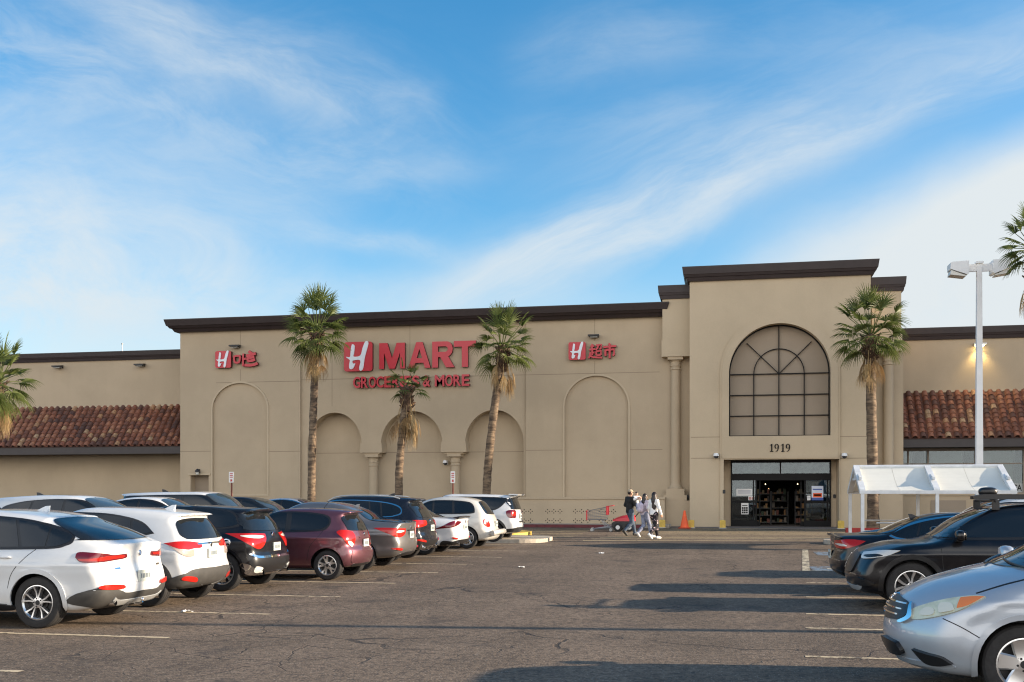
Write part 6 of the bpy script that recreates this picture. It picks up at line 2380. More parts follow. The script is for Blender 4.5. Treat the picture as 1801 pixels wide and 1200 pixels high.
car('black_suv', 'black suv on the right with a roof carrier, nose pointing at the aisle', 'suv', S, P_BLACK, spot(1.95 + 4.69, 18.05), PI, .026,
    [(3.36, 1.13), (1.2, 1.16), (.62, 1.22), (.55, 1.32), (.75, 1.46), (1.3, 1.53), (2.0, 1.555), (2.5, 1.53), (2.95, 1.34)], [(1.30, .1, .05), (2.1, .05, .06), (3.02, .3, .03)], 'star', True,
    screen=[(0, 1.60), (.5, 1.57), (.66, 1.42), (.76, 1.19), (.64, 1.13), (0, 1.15)], rear_glass=[(0, 1.52), (.50, 1.50), (.64, 1.44), (.70, 1.20), (0, 1.10)],
    head=[('headlight', CLEARLAMP, 'fq', [(4.52, .54, .88, 's'), (4.54, .60, .80), (4.40, .80, .80), (4.10, .90, .865), (3.98, .915, .93, 's'), (4.24, .86, .925)]),
          ('headlight_shade', TRIM, 'fq', [(4.50, .62, .835), (4.42, .76, .81), (4.20, .87, .845), (4.30, .83, .865)]), ('grille', TRIM, 'front', [(0, .86), (.36, .86), (.50, .80), (.48, .60), (.36, .56), (0, .56)]),
          ('fog_recess', TRIM, 'fq', [(4.58, .62, .50), (4.50, .80, .48), (4.36, .88, .42), (4.48, .80, .38), (4.58, .62, .40)])],
    tail=[('tail_light', REDLAMP, 'rq', [(.05, .6, 1.3), (.05, .6, .9), (.3, .9, .9), (.3, .9, 1.1)])], clad=[('lower_lip', GALV, 'front', mirror_poly([(0, .36), (.5, .36), (.72, .40), (.70, .34), (.5, .29), (0, .28)])), ('sill_trim', TRIM, 'side', [(1.4, .25), (3.35, .25), (3.35, .36), (1.4, .36)])],
    seams=[[(3.32, .36), (3.38, .8), (3.40, 1.1)], [(2.15, .34), (2.13, 1.13)]], handles=[(2.35, 1.0)], mirror=(3.14, 1.17), extras=xc_extra, group=RIGHT)

# black sedan, tail to the aisle
S = CarShape('sedan', 4.88, 1.45, .93, 'low', xr=1.02, wb=2.83, rt=.335, ra=.385, bow_r=.2)


def cam_extra(root, s):
    fin(root, s, 1.45, TRIM)
    lay(root, s, 'chrome_bar', CHROME, 'rear', mirror_poly([(0, .885), (.36, .88), (.36, .855), (0, .855)]), .012, False, smooth=False)
    b = MB()
    b.loft([[(.03, y, 1.0 - abs(y) * .04), (.18, y, 1.02 - abs(y) * .04), (.02, y, 1.045 - abs(y) * .04)] for y in (-.72, -.4, 0, .4, .72)], 0)
    b.build('boot_spoiler', P_BLACK, root)


car('black_sedan', 'black sedan on the right, tail to the aisle, with chrome window outline', 'sedan', S, P_BLACK, spot(1.95, 20.75), 0, .028,
    [(3.45, .97), (1.9, .98), (1.10, 1.0), (.98, 1.05, 's'), (1.35, 1.22), (1.9, 1.345), (2.4, 1.365), (2.95, 1.27)], [(1.42, .3, .03), (2.3, .05, .05)], 'ten', True, trim_m=CHROME, trim_w=.035,
    rear_glass=[(0, 1.36), (.45, 1.34), (.58, 1.25), (.70, 1.09), (.55, 1.055), (0, 1.055)], screen=[(0, 1.39), (.45, 1.36), (.55, 1.28), (.66, 1.03), (0, 1.0)],
    tail=[('tail_light', REDLAMP, 'rq', [(.04, .40, .93, 's'), (.03, .42, .82), (.08, .70, .79), (.22, .84, .80), (.40, .89, .86), (.48, .90, .93, 's'), (.26, .86, .955), (.10, .70, .945)]), ('tail_light_lens', CLEARLAMP, 'rq', [(.04, .46, .87), (.08, .70, .84), (.22, .84, .84), (.14, .76, .88)])],
    plate=(0, .66, 'rear'), clad=[('lower_trim', TRIM, 'rear', mirror_poly([(0, .40), (.5, .39), (.7, .36), (.5, .27), (0, .27)]))], seams=[[(2.3, .30), (2.28, .97)]], mirror=(3.15, 1.0), extras=cam_extra, group=RIGHT)

# white suv far right
S = CarShape('suv', 4.6, 1.68, .92, xr=.92, wb=2.7, rt=.355)
car('white_suv', 'white suv far right with dark windows under a pale roof line, beyond the black sedan', 'suv', S, P_WHITE, spot(3.55 + 4.6, 24.3), PI, .032,
    [(3.2, 1.13), (1.2, 1.15), (.62, 1.22), (.66, 1.40), (1.2, 1.53), (2.0, 1.56), (2.5, 1.53), (2.95, 1.34)], [(1.30, .1, .05), (2.1, .05, .06)], 'split', False, screen=[(0, 1.60), (.5, 1.57), (.66, 1.42), (.76, 1.19), (.64, 1.13), (0, 1.15)], rear_glass=[(0, 1.52), (.50, 1.50), (.64, 1.44), (.70, 1.20), (0, 1.10)],
    head=[('headlight', CLEARLAMP, 'fq', [(4.45, .54, .88), (4.46, .60, .80), (4.3, .80, .80), (4.0, .88, .865), (4.15, .83, .925)])], tail=[('tail_light', REDLAMP, 'rq', [(.05, .6, 1.2), (.05, .6, .9), (.3, .88, .9), (.3, .88, 1.1)])], roof_rails=(.8, 2.7, TRIM), mirror=(3.05, 1.17), group=RIGHT)

# ------------------------------------------------------------------ palms


def leaf_mat(name, lo, hi, trans=.35):
    m = bpy.data.materials.new(name)
    m.use_nodes = True
    t = NT(m.node_tree)
    at = t.n('ShaderNodeAttribute', attribute_name='tone')
    g = t.n('ShaderNodeNewGeometry').outputs['Position']
    f = t.m('ADD', t.m('MULTIPLY', at.outputs['Fac'], .7), t.m('MULTIPLY', t.noise(g, 4.0, 4, .6), .3))
    c = t.mix(f, (*lo, 1), (*hi, 1))
    a = t.n('ShaderNodeBsdfPrincipled', i_Base_Color=c, i_Roughness=0.5)
    a.inputs['Specular IOR Level'].default_value = .3
    b = t.n('ShaderNodeBsdfTranslucent', i_Color=c)
    mx = t.n('ShaderNodeMixShader', i_0=trans, i_1=a.outputs[0], i_2=b.outputs[0])
    t.n('ShaderNodeOutputMaterial', i_Surface=mx.outputs[0])
    return m


GREEN = leaf_mat('palm_green', (0.055, 0.085, 0.022), (0.17, 0.20, 0.055))
DRY = leaf_mat('palm_dry', (0.20, 0.12, 0.055), (0.50, 0.37, 0.19), .25)


def trunk_mat():
    m = bpy.data.materials.new('palm_bark')
    m.use_nodes = True
    t = NT(m.node_tree)
    tc = t.n('ShaderNodeTexCoord').outputs['Object']
    mp = t.n('ShaderNodeMapping', i_Vector=tc)
    mp.inputs['Scale'].default_value = (1.6, 1.6, 7.0)
    n1 = t.noise(mp.outputs[0], 1.6, 5, .65, .4)
    n2 = t.noise(tc, 1.1, 4, .6)
    f = t.m('ADD', t.m('MULTIPLY', n1, .65), t.m('MULTIPLY', n2, .35))
    c = t.ramp(f, [(.36, (.035, .023, .016)), (.47, (.095, .065, .042)), (.57, (.19, .135, .085)), (.68, (.30, .225, .15))])
    bp = t.n('ShaderNodeBump', i_Strength=.9, i_Distance=.03, i_Height=n1)
    b = t.n('ShaderNodeBsdfPrincipled', i_Base_Color=c, i_Roughness=.9, i_Normal=bp.outputs[0])
    t.n('ShaderNodeOutputMaterial', i_Surface=b.outputs[0])
    return m


BARK = trunk_mat()
HUSK = mat('palm_husk', (0.085, 0.05, 0.03), .9, var=.5, vscale=9)


def fan_leaf(q, tones, base, d, L, rad, rnd, droop, spread=118, nseg=24, tone=None):
    """petiole and a fan of narrow folded leaflets"""
    d = d.normalized()
    tone = rnd.random() if tone is None else tone
    up = Vector((0, 0, 1))
    side = d.cross(up)
    if side.length < .05:
        side = Vector((1, 0, 0))
    side.normalize()
    roll = rnd.uniform(-.5, .5)
    nrm = side.cross(d).normalized()
    side, nrm = side * math.cos(roll) + nrm * math.sin(roll), nrm * math.cos(roll) - side * math.sin(roll)
    n0 = len(q.f)
    tip = base + d * L + Vector((0, 0, -droop * .12 * L))
    q.tube([base, base + d * L * .5 + Vector((0, 0, .02)), tip], [.025, .018, .012], 4, 0, False)
    tones += [tone * .6 + .35] * (len(q.f) - n0)
    for k in range(nseg):
        a = R(-spread + 2 * spread * (k + .5) / nseg + rnd.uniform(-3, 3))
        ln = rad * (1 - .30 * abs(a / R(spread)) ** 1.6) * rnd.uniform(.86, 1.05)
        dv = (d * math.cos(a) + side * math.sin(a)).normalized()
        wv = (side * math.cos(a) - d * math.sin(a)).normalized()
        w = rad * math.pi * 2 * spread / 360 / nseg * .62
        pts = []
        for t in (0, .35, .62, .84, 1.0):
            p = tip + dv * ln * t + nrm * (.10 * rad * math.sin(t * 2.4)) + Vector((0, 0, -droop * ln * .55 * t ** 2.4))
            ww = w * (min(1, t / .35) if t < .35 else 1 - ((t - .35) / .65) ** 1.4 * .96) + .006
            fold = nrm * ww * .35
            pts.append((p - wv * ww * .5 + fold, p - fold * .5, p + wv * ww * .5 + fold))
        vs = [v for r_ in pts for v in r_]
        fs = []
        for i in range(len(pts) - 1):
            for j in range(2):
                fs.append((i * 3 + j, i * 3 + j + 1, i * 3 + j + 4, i * 3 + j + 3))
        n0 = len(q.f)
        q.add(vs, fs, 0, False)
        tt = min(1, max(0, tone + rnd.uniform(-.12, .2)))
        tones += [tt] * (len(q.f) - n0)


def set_tone(o, tones):
    at = o.data.attributes.new('tone', 'FLOAT', 'FACE')
    at.data.foreach_set('value', tones)


def palm(path, r0, r1, label, seed, n_live, n_dry, rad, el=(-35, 85), skirt=(-89, -70), dry_rad=.8, lean=(0, 0)):
    rnd = random.Random(seed)
    base = Vector(path[0])
    root = thing('fan_palm', base, label, 'palm tree', 'fan palms in front of the store')
    bpy.context.view_layer.update()
    P = catmull([(p[2], p[0]) for p in path], 10)
    Yv = np.interp([p[0] for p in P], [p[2] for p in path], [p[1] for p in path])
    pts = [(p[1], y, p[0]) for p, y in zip(P, Yv)]
    # finer rings give the trunk its stepped leaf scars
    fine = []
    for i in range(len(pts) - 1):
        a, b = Vector(pts[i]), Vector(pts[i + 1])
        n = max(1, int((b - a).length / .11))
        fine += [a + (b - a) * k / n for k in range(n)]
    fine.append(Vector(pts[-1]))
    N = len(fine)
    rads = [(r0 + (r1 - r0) * (i / N) ** .5) * (1 + (.20 * math.exp(-i * .11 / .5))) + rnd.uniform(-.012, .016) for i in range(N)]
    q = MB()
    q.tube(fine, rads, 14)
    q.build('trunk', BARK, root, 60)
    top = fine[-1]
    # husk: old leaf bases round the top of the trunk
    q = MB()
    for k in range(64):
        h = rnd.uniform(-.85, .1)
        a = rnd.uniform(0, 2 * PI)
        rr = r1 * (1.0 + .35 * (h + .85))
        p = top + Vector((math.cos(a) * rr, math.sin(a) * rr, h))
        dv = Vector((math.cos(a) * .8, math.sin(a) * .8, rnd.uniform(.5, 1.3))).normalized()
        L = rnd.uniform(.16, .34)
        q.tube([p - dv * .1, p + dv * L * .5, p + dv * L], [.055, .045, .02], 5)
    q.lathe([(r1 * .9, -.95), (r1 * 1.15, -.6), (r1 * 1.5, -.1), (r1 * 1.25, .15), (.05, .3)], tuple(top), 14)
    q.build('husk', HUSK, root, 60)
    q, tones = MB(), []
    for k in range(n_live):
        f = (k + .5) / n_live
        e = R(el[0] + (el[1] - el[0]) * (f ** 1.15) + rnd.uniform(-8, 8))
        a = k * 2.39996 + rnd.uniform(-.3, .3)
        d = Vector((math.cos(a) * math.cos(e) + lean[0], math.sin(a) * math.cos(e) + lean[1], math.sin(e)))
        b = top + Vector((math.cos(a) * r1 * .7, math.sin(a) * r1 * .7, .05 + .25 * f))
        st_ = 1 + .62 * max(0, math.sin(e)) ** 1.5
        fan_leaf(q, tones, b, d, rad * rnd.uniform(.7, 1.05) * st_, rad * rnd.uniform(.72, .98) * (.5 + .5 * st_), rnd, .75 - .6 * max(0, math.sin(e)), spread=118 - 62 * max(0, math.sin(e)) ** 2 + rnd.uniform(-8, 4), nseg=int(24 - 9 * max(0, math.sin(e)) ** 2), tone=rnd.random() * .75 + (.25 if e < 0 else 0))
    set_tone(q.build('crown', GREEN, root), tones)
    if n_dry:
        q, tones = MB(), []
        for k in range(n_dry):
            e = R(rnd.uniform(*skirt))
            a = rnd.uniform(0, 2 * PI)
            d = Vector((math.cos(a) * math.cos(e), math.sin(a) * math.cos(e), math.sin(e)))
            b = top + Vector((math.cos(a) * r1, math.sin(a) * r1, rnd.uniform(-.55, .1)))
            fan_leaf(q, tones, b, d, dry_rad * rnd.uniform(.6, 1.2), dry_rad * rnd.uniform(.55, .8), rnd, 1.1, spread=rnd.uniform(28, 60), nseg=13)
        set_tone(q.build('dry_skirt', DRY, root), tones)
    return root


def trunk_path(Y, pts, z0=.29):
    out = []
    for i, (x, y) in enumerate(pts):
        a, z = at_plane(x, y, Y)
        out.append((a, Y, z0 if i == 0 else z))
    return out


palm(trunk_path(47.3, [(547, 925), (549, 800), (552, 700), (557, 592)]), .20, .165, 'tallest fan palm, its crown above the roof line left of the big red sign', 21, 44, 16, .90, (-42, 88), lean=(.05, 0))
palm(trunk_path(47.3, [(702, 925), (702, 830), (708, 760), (716, 688)]), .20, .17, 'short fan palm with dry hanging fronds covering part of the big sign', 5, 13, 15, .62, (-20, 78), (-89, -66), 1.05, lean=(.12, 0))
palm(trunk_path(47.3, [(854, 925), (857, 840), (868, 730), (884, 618)]), .22, .17, 'leaning fan palm in front of the right arcade arch', 8, 34, 16, .84, (-40, 82), lean=(.18, 0))
palm(trunk_path(46.6, [(1536, 935), (1534, 800), (1532, 700), (1531, 598)]), .24, .19, 'straight fan palm against the right corner of the entrance tower', 13, 44, 14, .88, (-42, 84))
palm(trunk_path(40.0, [(-16, 960), (-14, 850), (-10, 760), (-5, 682)]), .22, .18, 'fan palm cut by the left picture edge, yellow sunlit fronds', 29, 44, 18, .88, (-60, 85))
palm(trunk_path(38.0, [(1840, 970), (1836, 800), (1828, 600), (1822, 450)]), .20, .17, 'fan palm cut by the right picture edge beyond the lamp post', 34, 26, 16, .66, (-35, 82), (-89, -72), .8)

# ------------------------------------------------------------------ lamp post


def lamp_post(x, y, htop, label):
    z0 = gz(y)
    t_ = thing('lamp_post', (x, y, z0), label, 'lamp post')
    bpy.context.view_layer.update()
    q = MB()
    q.lathe([(.30, 0), (.30, .62), (.27, .66), (.0, .66)], (x, y, z0), 20)
    q.build('concrete_base', CONCRETE, t_)
    q = MB()
    q.loft([[(x + sx_ * w, y + sy_ * w, z) for sx_, sy_ in ((-1, -1), (1, -1), (1, 1), (-1, 1))] for z, w in ((z0 + .66, .125), (htop * .5, .105), (htop - .02, .085))], 0, False)
    q.box(x - .13, x + .13, y - .13, y + .13, htop - .02, htop + .05)
    q.build('pole', WHITE, t_)
    q = MB()
    q.box(x - .42, x + .42, y - .05, y + .05, htop - .30, htop - .04)
    q.build('crossarm', WHITE, t_)
    for s_ in (-1, 1):
        q = MB()
        a, c = x + s_ * .40, x + s_ * 1.02
        rings = []
        for (px_, za, zb) in ((a, htop - .40, htop + .04), (a + s_ * .06, htop - .44, htop + .05), (c - s_ * .06, htop - .25, htop + .02), (c, htop - .22, htop - .01)):
            rings.append([(px_, y - .32, za), (px_, y + .32, za), (px_, y + .32, zb), (px_, y - .32, zb)])
        q.loft(rings, 0, False)
        q.build('lamp_head', WHITE, t_)
        q = MB()
        q.add([(a + s_ * .1, y - .27, htop - .46), (a + s_ * .1, y + .27, htop - .46), (c - s_ * .03, y + .27, htop - .26), (c - s_ * .03, y - .27, htop - .26),
               (a + s_ * .1, y - .27, htop - .50), (a + s_ * .1, y + .27, htop - .50), (c - s_ * .0, y + .27, htop - .42), (c - s_ * .0, y - .27, htop - .42)],
              [(0, 1, 2, 3), (7, 6, 5, 4), (0, 4, 5, 1), (1, 5, 6, 2), (2, 6, 7, 3), (3, 7, 4, 0)])
        q.build('lamp_lens', mat('lamp_lens', (.62, .62, .58), .25), t_)
    return t_


YP = 40.5
lx, lz_ = at_plane(1722, 463, YP)
lamp_post(lx, YP, lz_, 'tall white double-headed lamp post standing behind the white shelter on the right')

lamp_post(16.2, 16.17, 8.6, 'white lamp post out of the picture, its long thin shadow crossing the aisle')

SHELTERW = mat('shelter_white', (0.60, 0.62, 0.63), 0.5, var=0.1, vscale=3)
# ------------------------------------------------------------------ trolley shelter
YC0, YC1 = 33.4, 36.6
cx0, cx1 = at_plane(1517, 862, YC0)[0], at_plane(1783, 862, YC0)[0]
zc0 = gz(34)
zeave, zridge = at_plane(1600, 864, YC0)[1], at_plane(1600, 822, (YC0 + YC1) / 2)[1]
sh = thing('trolley_shelter', ((cx0 + cx1) / 2, (YC0 + YC1) / 2, zc0), 'white gabled trolley shelter on posts before the right wing', 'shelter')
bpy.context.view_layer.update()
ym = (YC0 + YC1) / 2
xm = (cx0 + cx1) / 2
for x in (cx0, xm, cx1):
    for y in (YC0, YC1):
        q = MB()
        q.box(x - .048, x + .048, y - .048, y + .048, zc0 - .02, zeave)
        q.box(x - .13, x + .13, y - .13, y + .13, zc0 - .02, zc0 + .04)
        q.build('post', SHELTERW, sh)
for x in (cx0, xm, cx1):
    q = MB()
    for a, c in ((YC0, ym), (YC1, ym)):
        q.loft([[(x - .085, yy, zz - .10), (x + .085, yy, zz - .10), (x + .085, yy, zz + .05), (x - .085, yy, zz + .05)] for yy, zz in ((a, zeave + .02), (c, zridge + .02))], 0, False)
    q.box(x - .04, x + .04, YC0 + .5, YC1 - .5, zeave + .35, zeave + .43)
    q.add([(x - .02, YC0 + .55, zeave + .42), (x - .02, YC1 - .55, zeave + .42), (x - .02, ym, zridge - .06), (x + .02, YC0 + .55, zeave + .42), (x + .02, YC1 - .55, zeave + .42), (x + .02, ym, zridge - .06)],
          [(0, 1, 2), (5, 4, 3), (0, 3, 4, 1), (1, 4, 5, 2), (2, 5, 3, 0)])
    q.build('gable_frame', SHELTERW, sh)
for a, c in ((cx0 + .085, xm - .085), (xm + .085, cx1 - .085)):
    for y in (YC0, YC1):
        for k in range(2):
            xa, xb = a + (c - a) * k / 2 + .004, a + (c - a) * (k + 1) / 2 - .004
            q = MB()
            rows = []
            for i in range(9):
                t = i / 8
                sag = -.10 * math.sin(math.pi * t)
                rows.append([(xx, y + (ym - y) * t, zeave + (zridge - zeave) * t + sag + dz) for xx, dz in ((xa, 0), (xb, 0), (xb, .015), (xa, .015))])
            q.loft(rows, 0, False)
            q.build('roof_sheet', OFFWHITE, sh)
q = MB()
q.box(cx0 - .08, cx1 + .08, YC0 - .07, YC0 + .03, zeave - .08, zeave + .02)
q.build('eave_beam', SHELTERW, sh)
q = MB()
q.box(cx0 - .08, cx1 + .08, YC1 - .03, YC1 + .07, zeave - .08, zeave + .02)
q.build('eave_beam', SHELTERW, sh)
q = MB()
q.tube([(cx0 - .08, ym, zridge + .02), (cx1 + .08, ym, zridge + .02)], .06, 10)
q.build('ridge_beam', SHELTERW, sh)
for y in (YC0, YC1):
    for z in (.45, .8):
        q = MB()
        q.tube([(cx0 + .4, y, zc0 + z), (cx1, y, zc0 + z)], .025, 8)
        q.build('side_rail', GALV, sh)

# ------------------------------------------------------------------ kerbs and islands


def island(name, x0, x1, y0, y1, z, m, nose_left=False, r=.6):
    q = MB()
    loop = rounded(x0, x1, y0, y1, r, 8)
    q.prism([loop], 0, 1, 0, lambda a, b, t: (a, b, gz(b) - .05 if t else gz(b) + z))
    setting(q.build(name, m))


gA = at_ground(958, 955)
island('concrete_island', gA.x - 3.4, gA.x, gA.y - .4, gA.y + 2.6, .13, CONCRETE, r=1.0)
gB = at_ground(925, 944)
island('yellow_island', gB.x - 4.0, gB.x, gB.y - .5, gB.y + 2.0, .15, YELLOW, r=.9)
gC = at_ground(1452, 958)
island('concrete_island', gC.x, gC.x + 5, gC.y - .3, gC.y + 1.6, .13, CONCRETE, r=.8)
q = MB()
a0 = at_plane(1488, 930, 44.5)[0]
a1 = at_plane(1519, 930, 44.5)[0]
q.box(a0, a1 + .6, 44.5, 44.75, gz(44) - .05, gz(44) + .22)
setting(q.build('red_kerb', KERBRED))

# ------------------------------------------------------------------ bollards, cone, signs
labs = ['short yellow bollard behind the long-haired woman', 'short yellow bollard beside the orange cone', 'short yellow bollard left of the entrance doors', 'short yellow bollard right of the entrance doors']
b0 = None
for (x, y), lab in zip(((1165, 929), (1216, 929), (1271, 930), (1479, 931)), labs):
    g = at_ground(x, y + 3)
    g.y, g.x = 48.55, at_plane(x, 920, 48.55)[0]
    z = gz(48.5) + .012
    if b0 is None:
        b0 = thing('bollard', (g.x, g.y, z), lab, 'bollard', 'yellow bollards along the store front')
        bpy.context.view_layer.update()
        q = MB()
        q.loft([[(g.x + sx_ * w, g.y + sy_ * w, z + h) for sx_, sy_ in ((-1, -1), (1, -1), (1, 1), (-1, 1))] for h, w in ((0, .13), (.33, .13), (.37, .10), (.375, .02))], 0, False)
        q.build('concrete_stub', YELLOW, b0)
        q = MB()
        q.box(g.x - .17, g.x + .17, g.y - .17, g.y + .17, z, z + .03)
        q.build('foot_plate', GALV, b0)
    else:
        dup(b0, (g.x, g.y, z), None, lab)
g = Vector((at_plane(1204, 920, 48.3)[0], 48.3, gz(48.3) + .012))
cn_ = thing('traffic_cone', g, 'orange traffic cone standing by the tower pedestal', 'traffic cone')
bpy.context.view_layer.update()
q = MB()
q.lathe([(.20, .04), (.19, .06), (.045, .78), (.035, .80), (.03, .78)], tuple(g), 20)
q.build('cone_body', ORANGE, cn_)
q = MB()
q.prism([rounded(g.x - .27, g.x + .27, g.y - .27, g.y + .27, .06)], 0, 1, 0, lambda a, b, t: (a, b, g.z + (0 if t else .04)))
q.build('cone_foot', mat('cone_foot', (.45, .05, .015), .6), cn_)


def parking_sign(x, y0, y1, w, Y, label):
    a, zt = at_plane(x, y0, Y)
    zb = at_plane(x, y1, Y)[1]
    hw = at_plane(x + w / 2, y0, Y)[0] - a
    t_ = thing('parking_sign', (a, Y, gz(Y)), label, 'sign', 'small white signs on red posts')
    bpy.context.view_layer.update()
    q = MB()
    q.box(a - .03, a + .03, Y, Y + .04, gz(Y), zt - .05)
    q.build('post', mat('rust_post', (.16, .045, .03), .7, var=.3), t_)
    q = MB()
    q.prism([rounded(a - hw, a + hw, zb, zt, .03)], Y - .012, Y - .003)
    h = zt - zb
    rd = mat('sign_red_ink', (.45, .06, .06), .5)
    for k in range(3):
        q.box(a - hw * .6, a + hw * .6, Y - .015, Y - .0125, zt - h * (.22 + .16 * k), zt - h * (.14 + .16 * k), 1)
    q.box(a - hw * .4, a + hw * .4, Y - .015, Y - .0125, zb + h * .10, zb + h * .30, 1)
    q.build('sign_plate', [PAPER, rd], t_)


parking_sign(407, 830, 849, 8.5, 44, 'small white sign on a red post before the left blind arch')
parking_sign(796.5, 829, 850, 8, 44, 'small white sign on a red post before the right arcade column')

# ------------------------------------------------------------------ shopping trolley and tug
YK = 44.8
WIRE = mat('wire_grey', (.30, .31, .31), .35, metal=.7)
PLRED = mat('plastic_red', (.55, .03, .04), .4)
kx = lambda x: at_plane(x, 900, YK)[0]
kz = lambda y: at_plane(1050, y, YK)[1]
zk = gz(YK)
ct = thing('shopping_trolley', (kx(1052), YK, zk), 'grey wire shopping trolley with red ends, pushed by the red tug', 'shopping trolley')
bpy.context.view_layer.update()
fx, bx_ = kx(1034), kx(1068)
zf0, zf1, zb0_, zb1_ = kz(914), kz(899), kz(914), kz(892)
q = MB()
for s_ in (-1, 1):
    w0, w1 = .20, .26
    for k in range(8):
        t = k / 7
        q.tube([(fx, YK + s_ * w0, zf0 + (zf1 - zf0) * t), (bx_, YK + s_ * w1, zb0_ + (zb1_ - zb0_) * t)], .008 if k not in (0, 7) else .014, 6)
    for k in range(11):
        t = k / 10
        x = fx + (bx_ - fx) * t
        w = w0 + (w1 - w0) * t
        q.tube([(x, YK + s_ * w, zf0 + (zb0_ - zf0) * t), (x, YK + s_ * w, zf1 + (zb1_ - zf1) * t)], .005, 5)
for k in range(7):
    t = k / 6
    w = w0 + (w1 - w0) * t
    x = fx + (bx_ - fx) * t
    q.tube([(x, YK - w, zf0), (x, YK + w, zf0)], .006, 5)
for k in range(5):
    y = YK - .2 + .1 * k
    q.tube([(fx, y, zf0), (fx, y, zf1)], .006, 5)
q.build('basket', WIRE, ct)
q = MB()
for s_ in (-1, 1):
    q.tube([(kx(1044), YK + s_ * .2, zk + .12), (kx(1076), YK + s_ * .24, zk + .16)], .018, 8)
    q.tube([(kx(1064), YK + s_ * .24, zf0), (kx(1060), YK + s_ * .24, zf0 - .06), (kx(1073), YK + s_ * .24, zk + .18)], .018, 8)
    q.tube([(kx(1058), YK + s_ * .22, zf0), (kx(1066), YK + s_ * .22, zk + .16)], .012, 8)
q.build('chassis', WIRE, ct)
for x, s_ in ((1042, -1), (1042, 1), (1075, -1), (1075, 1)):
    q = MB()
    q.lathe([(.0, -.02), (.065, -.02), (.07, -.01), (.07, .01), (.065, .02), (.0, .02)], (kx(x), YK + s_ * .21, zk + .07), 16, 0, 'y')
    q.box(kx(x) - .02, kx(x) + .02, YK + s_ * .21 - .03, YK + s_ * .21 + .03, zk + .1, zk + .16)
    q.build('castor', mat('castor_grey', (.45, .45, .43), .5), ct)
q = MB()
q.box(fx - .05, fx - .005, YK - .22, YK + .22, zf0 - .02, zf1 + .02)
q.build('front_bumper', PLRED, ct)
for s_ in (-1, 1):
    q = MB()
    q.box(bx_ - .02, bx_ + .05, YK + s_ * .27 - .03, YK + s_ * .27 + .03, zb0_ + .2, zb1_ + .05)
    q.build('rear_bracket', PLRED, ct)
q = MB()
q.tube([(bx_ + .04, YK - .27, zb1_ + .03), (bx_ + .26, YK - .27, zb1_ + .06), (bx_ + .28, YK, zb1_ + .06), (bx_ + .26, YK + .27, zb1_ + .06), (bx_ + .04, YK + .27, zb1_ + .03)], .018, 8)
q.build('handle', PLRED, ct)
tg = thing('trolley_tug', (kx(1098), YK, zk), 'low red and black electric tug for trolleys', 'trolley tug')
bpy.context.view_layer.update()
q = MB()
x0, x1 = kx(1077), kx(1117)
q.loft([[(x, YK - .32, zk + za), (x, YK + .32, zk + za), (x, YK + .32, zk + zb), (x, YK - .32, zk + zb)] for x, za, zb in ((x0, .22, .36), (x0 + .1, .14, .42), (x1 - .1, .14, .46), (x1, .2, .42))], 0, False)
q.build('tug_body', DARK, tg)
q = MB()
rings = []
for t in np.linspace(0, 1, 9):
    x = kx(1079) + (kx(1117) - kx(1079)) * t
    hh = .05 + .22 * math.sin(math.pi * min(1, t * .62 + .02)) ** .8
    rings.append([(x, YK + .33 * math.cos(a), zk + .44 + hh * max(0, math.sin(a)) ** .6) for a in np.linspace(0, PI, 9)])
q.loft(rings, 0, True)
q.build('hood', PLRED, tg)
for x in (1088, 1108):
    for s_ in (-1, 1):
        q = MB()
        q.lathe([(.0, -.05), (.11, -.05), (.17, -.04), (.18, .0), (.17, .04), (.11, .05), (.0, .05)], (kx(x), YK + s_ * .34, zk + .18), 20, 0, 'y')
        q.lathe([(.0, -.056), (.085, -.056), (.09, -.05), (.09, .05), (.085, .056), (.0, .056)], (kx(x), YK + s_ * .34, zk + .18), 16, 1, 'y')
        q.build('tug_wheel', [RUBBER, PAPER], tg)
q = MB()
q.tube([(x1 - .1, YK, zk + .5), (x1 + .2, YK, zk + .85), (x1 + .25, YK, zk + 1.0)], .025, 8)
q.tube([(x1 + .25, YK - .22, zk + 1.0), (x1 + .25, YK + .22, zk + 1.0)], .02, 8)
q.build('tiller', DARK, tg)
q = MB()
q.tube([(kx(1044), YK, zk + .10), (x0 + .05, YK, zk + .24)], .03, 8)
q.build('tow_bar', GALV, tg)

# ------------------------------------------------------------------ people
SKIN = mat('skin', (0.48, 0.27, 0.18), .55)
HAIRM = mat('dark_hair', (0.018, 0.011, 0.009), .45, var=.3, vscale=20)
EYE = mat('eye', (.03, .02, .02), .2)


def capsule(p, a, b, ra, rb):
    a, b = np.array(a, float), np.array(b, float)
    d = b - a
    t = np.clip(((p[0] - a[0]) * d[0] + (p[1] - a[1]) * d[1] + (p[2] - a[2]) * d[2]) / max(d @ d, 1e-9), 0, 1)
    return np.sqrt((p[0] - a[0] - t * d[0]) ** 2 + (p[1] - a[1] - t * d[1]) ** 2 + (p[2] - a[2] - t * d[2]) ** 2) - (ra + (rb - ra) * t)


def ellipsoid(p, c, r):
    q = np.sqrt(((p[0] - c[0]) / r[0]) ** 2 + ((p[1] - c[1]) / r[1]) ** 2 + ((p[2] - c[2]) / r[2]) ** 2)
    return (q - 1) * min(r)


def union(parts, k, grow=0.0):
    def f(x, y, z):
        p = (x, y, z)
        out = None
        for kind, *a in parts:
            d = capsule(p, *a) if kind == 'c' else ellipsoid(p, *a)
            out = d if out is None else smin(out, d, k)
        return out - grow
    return f


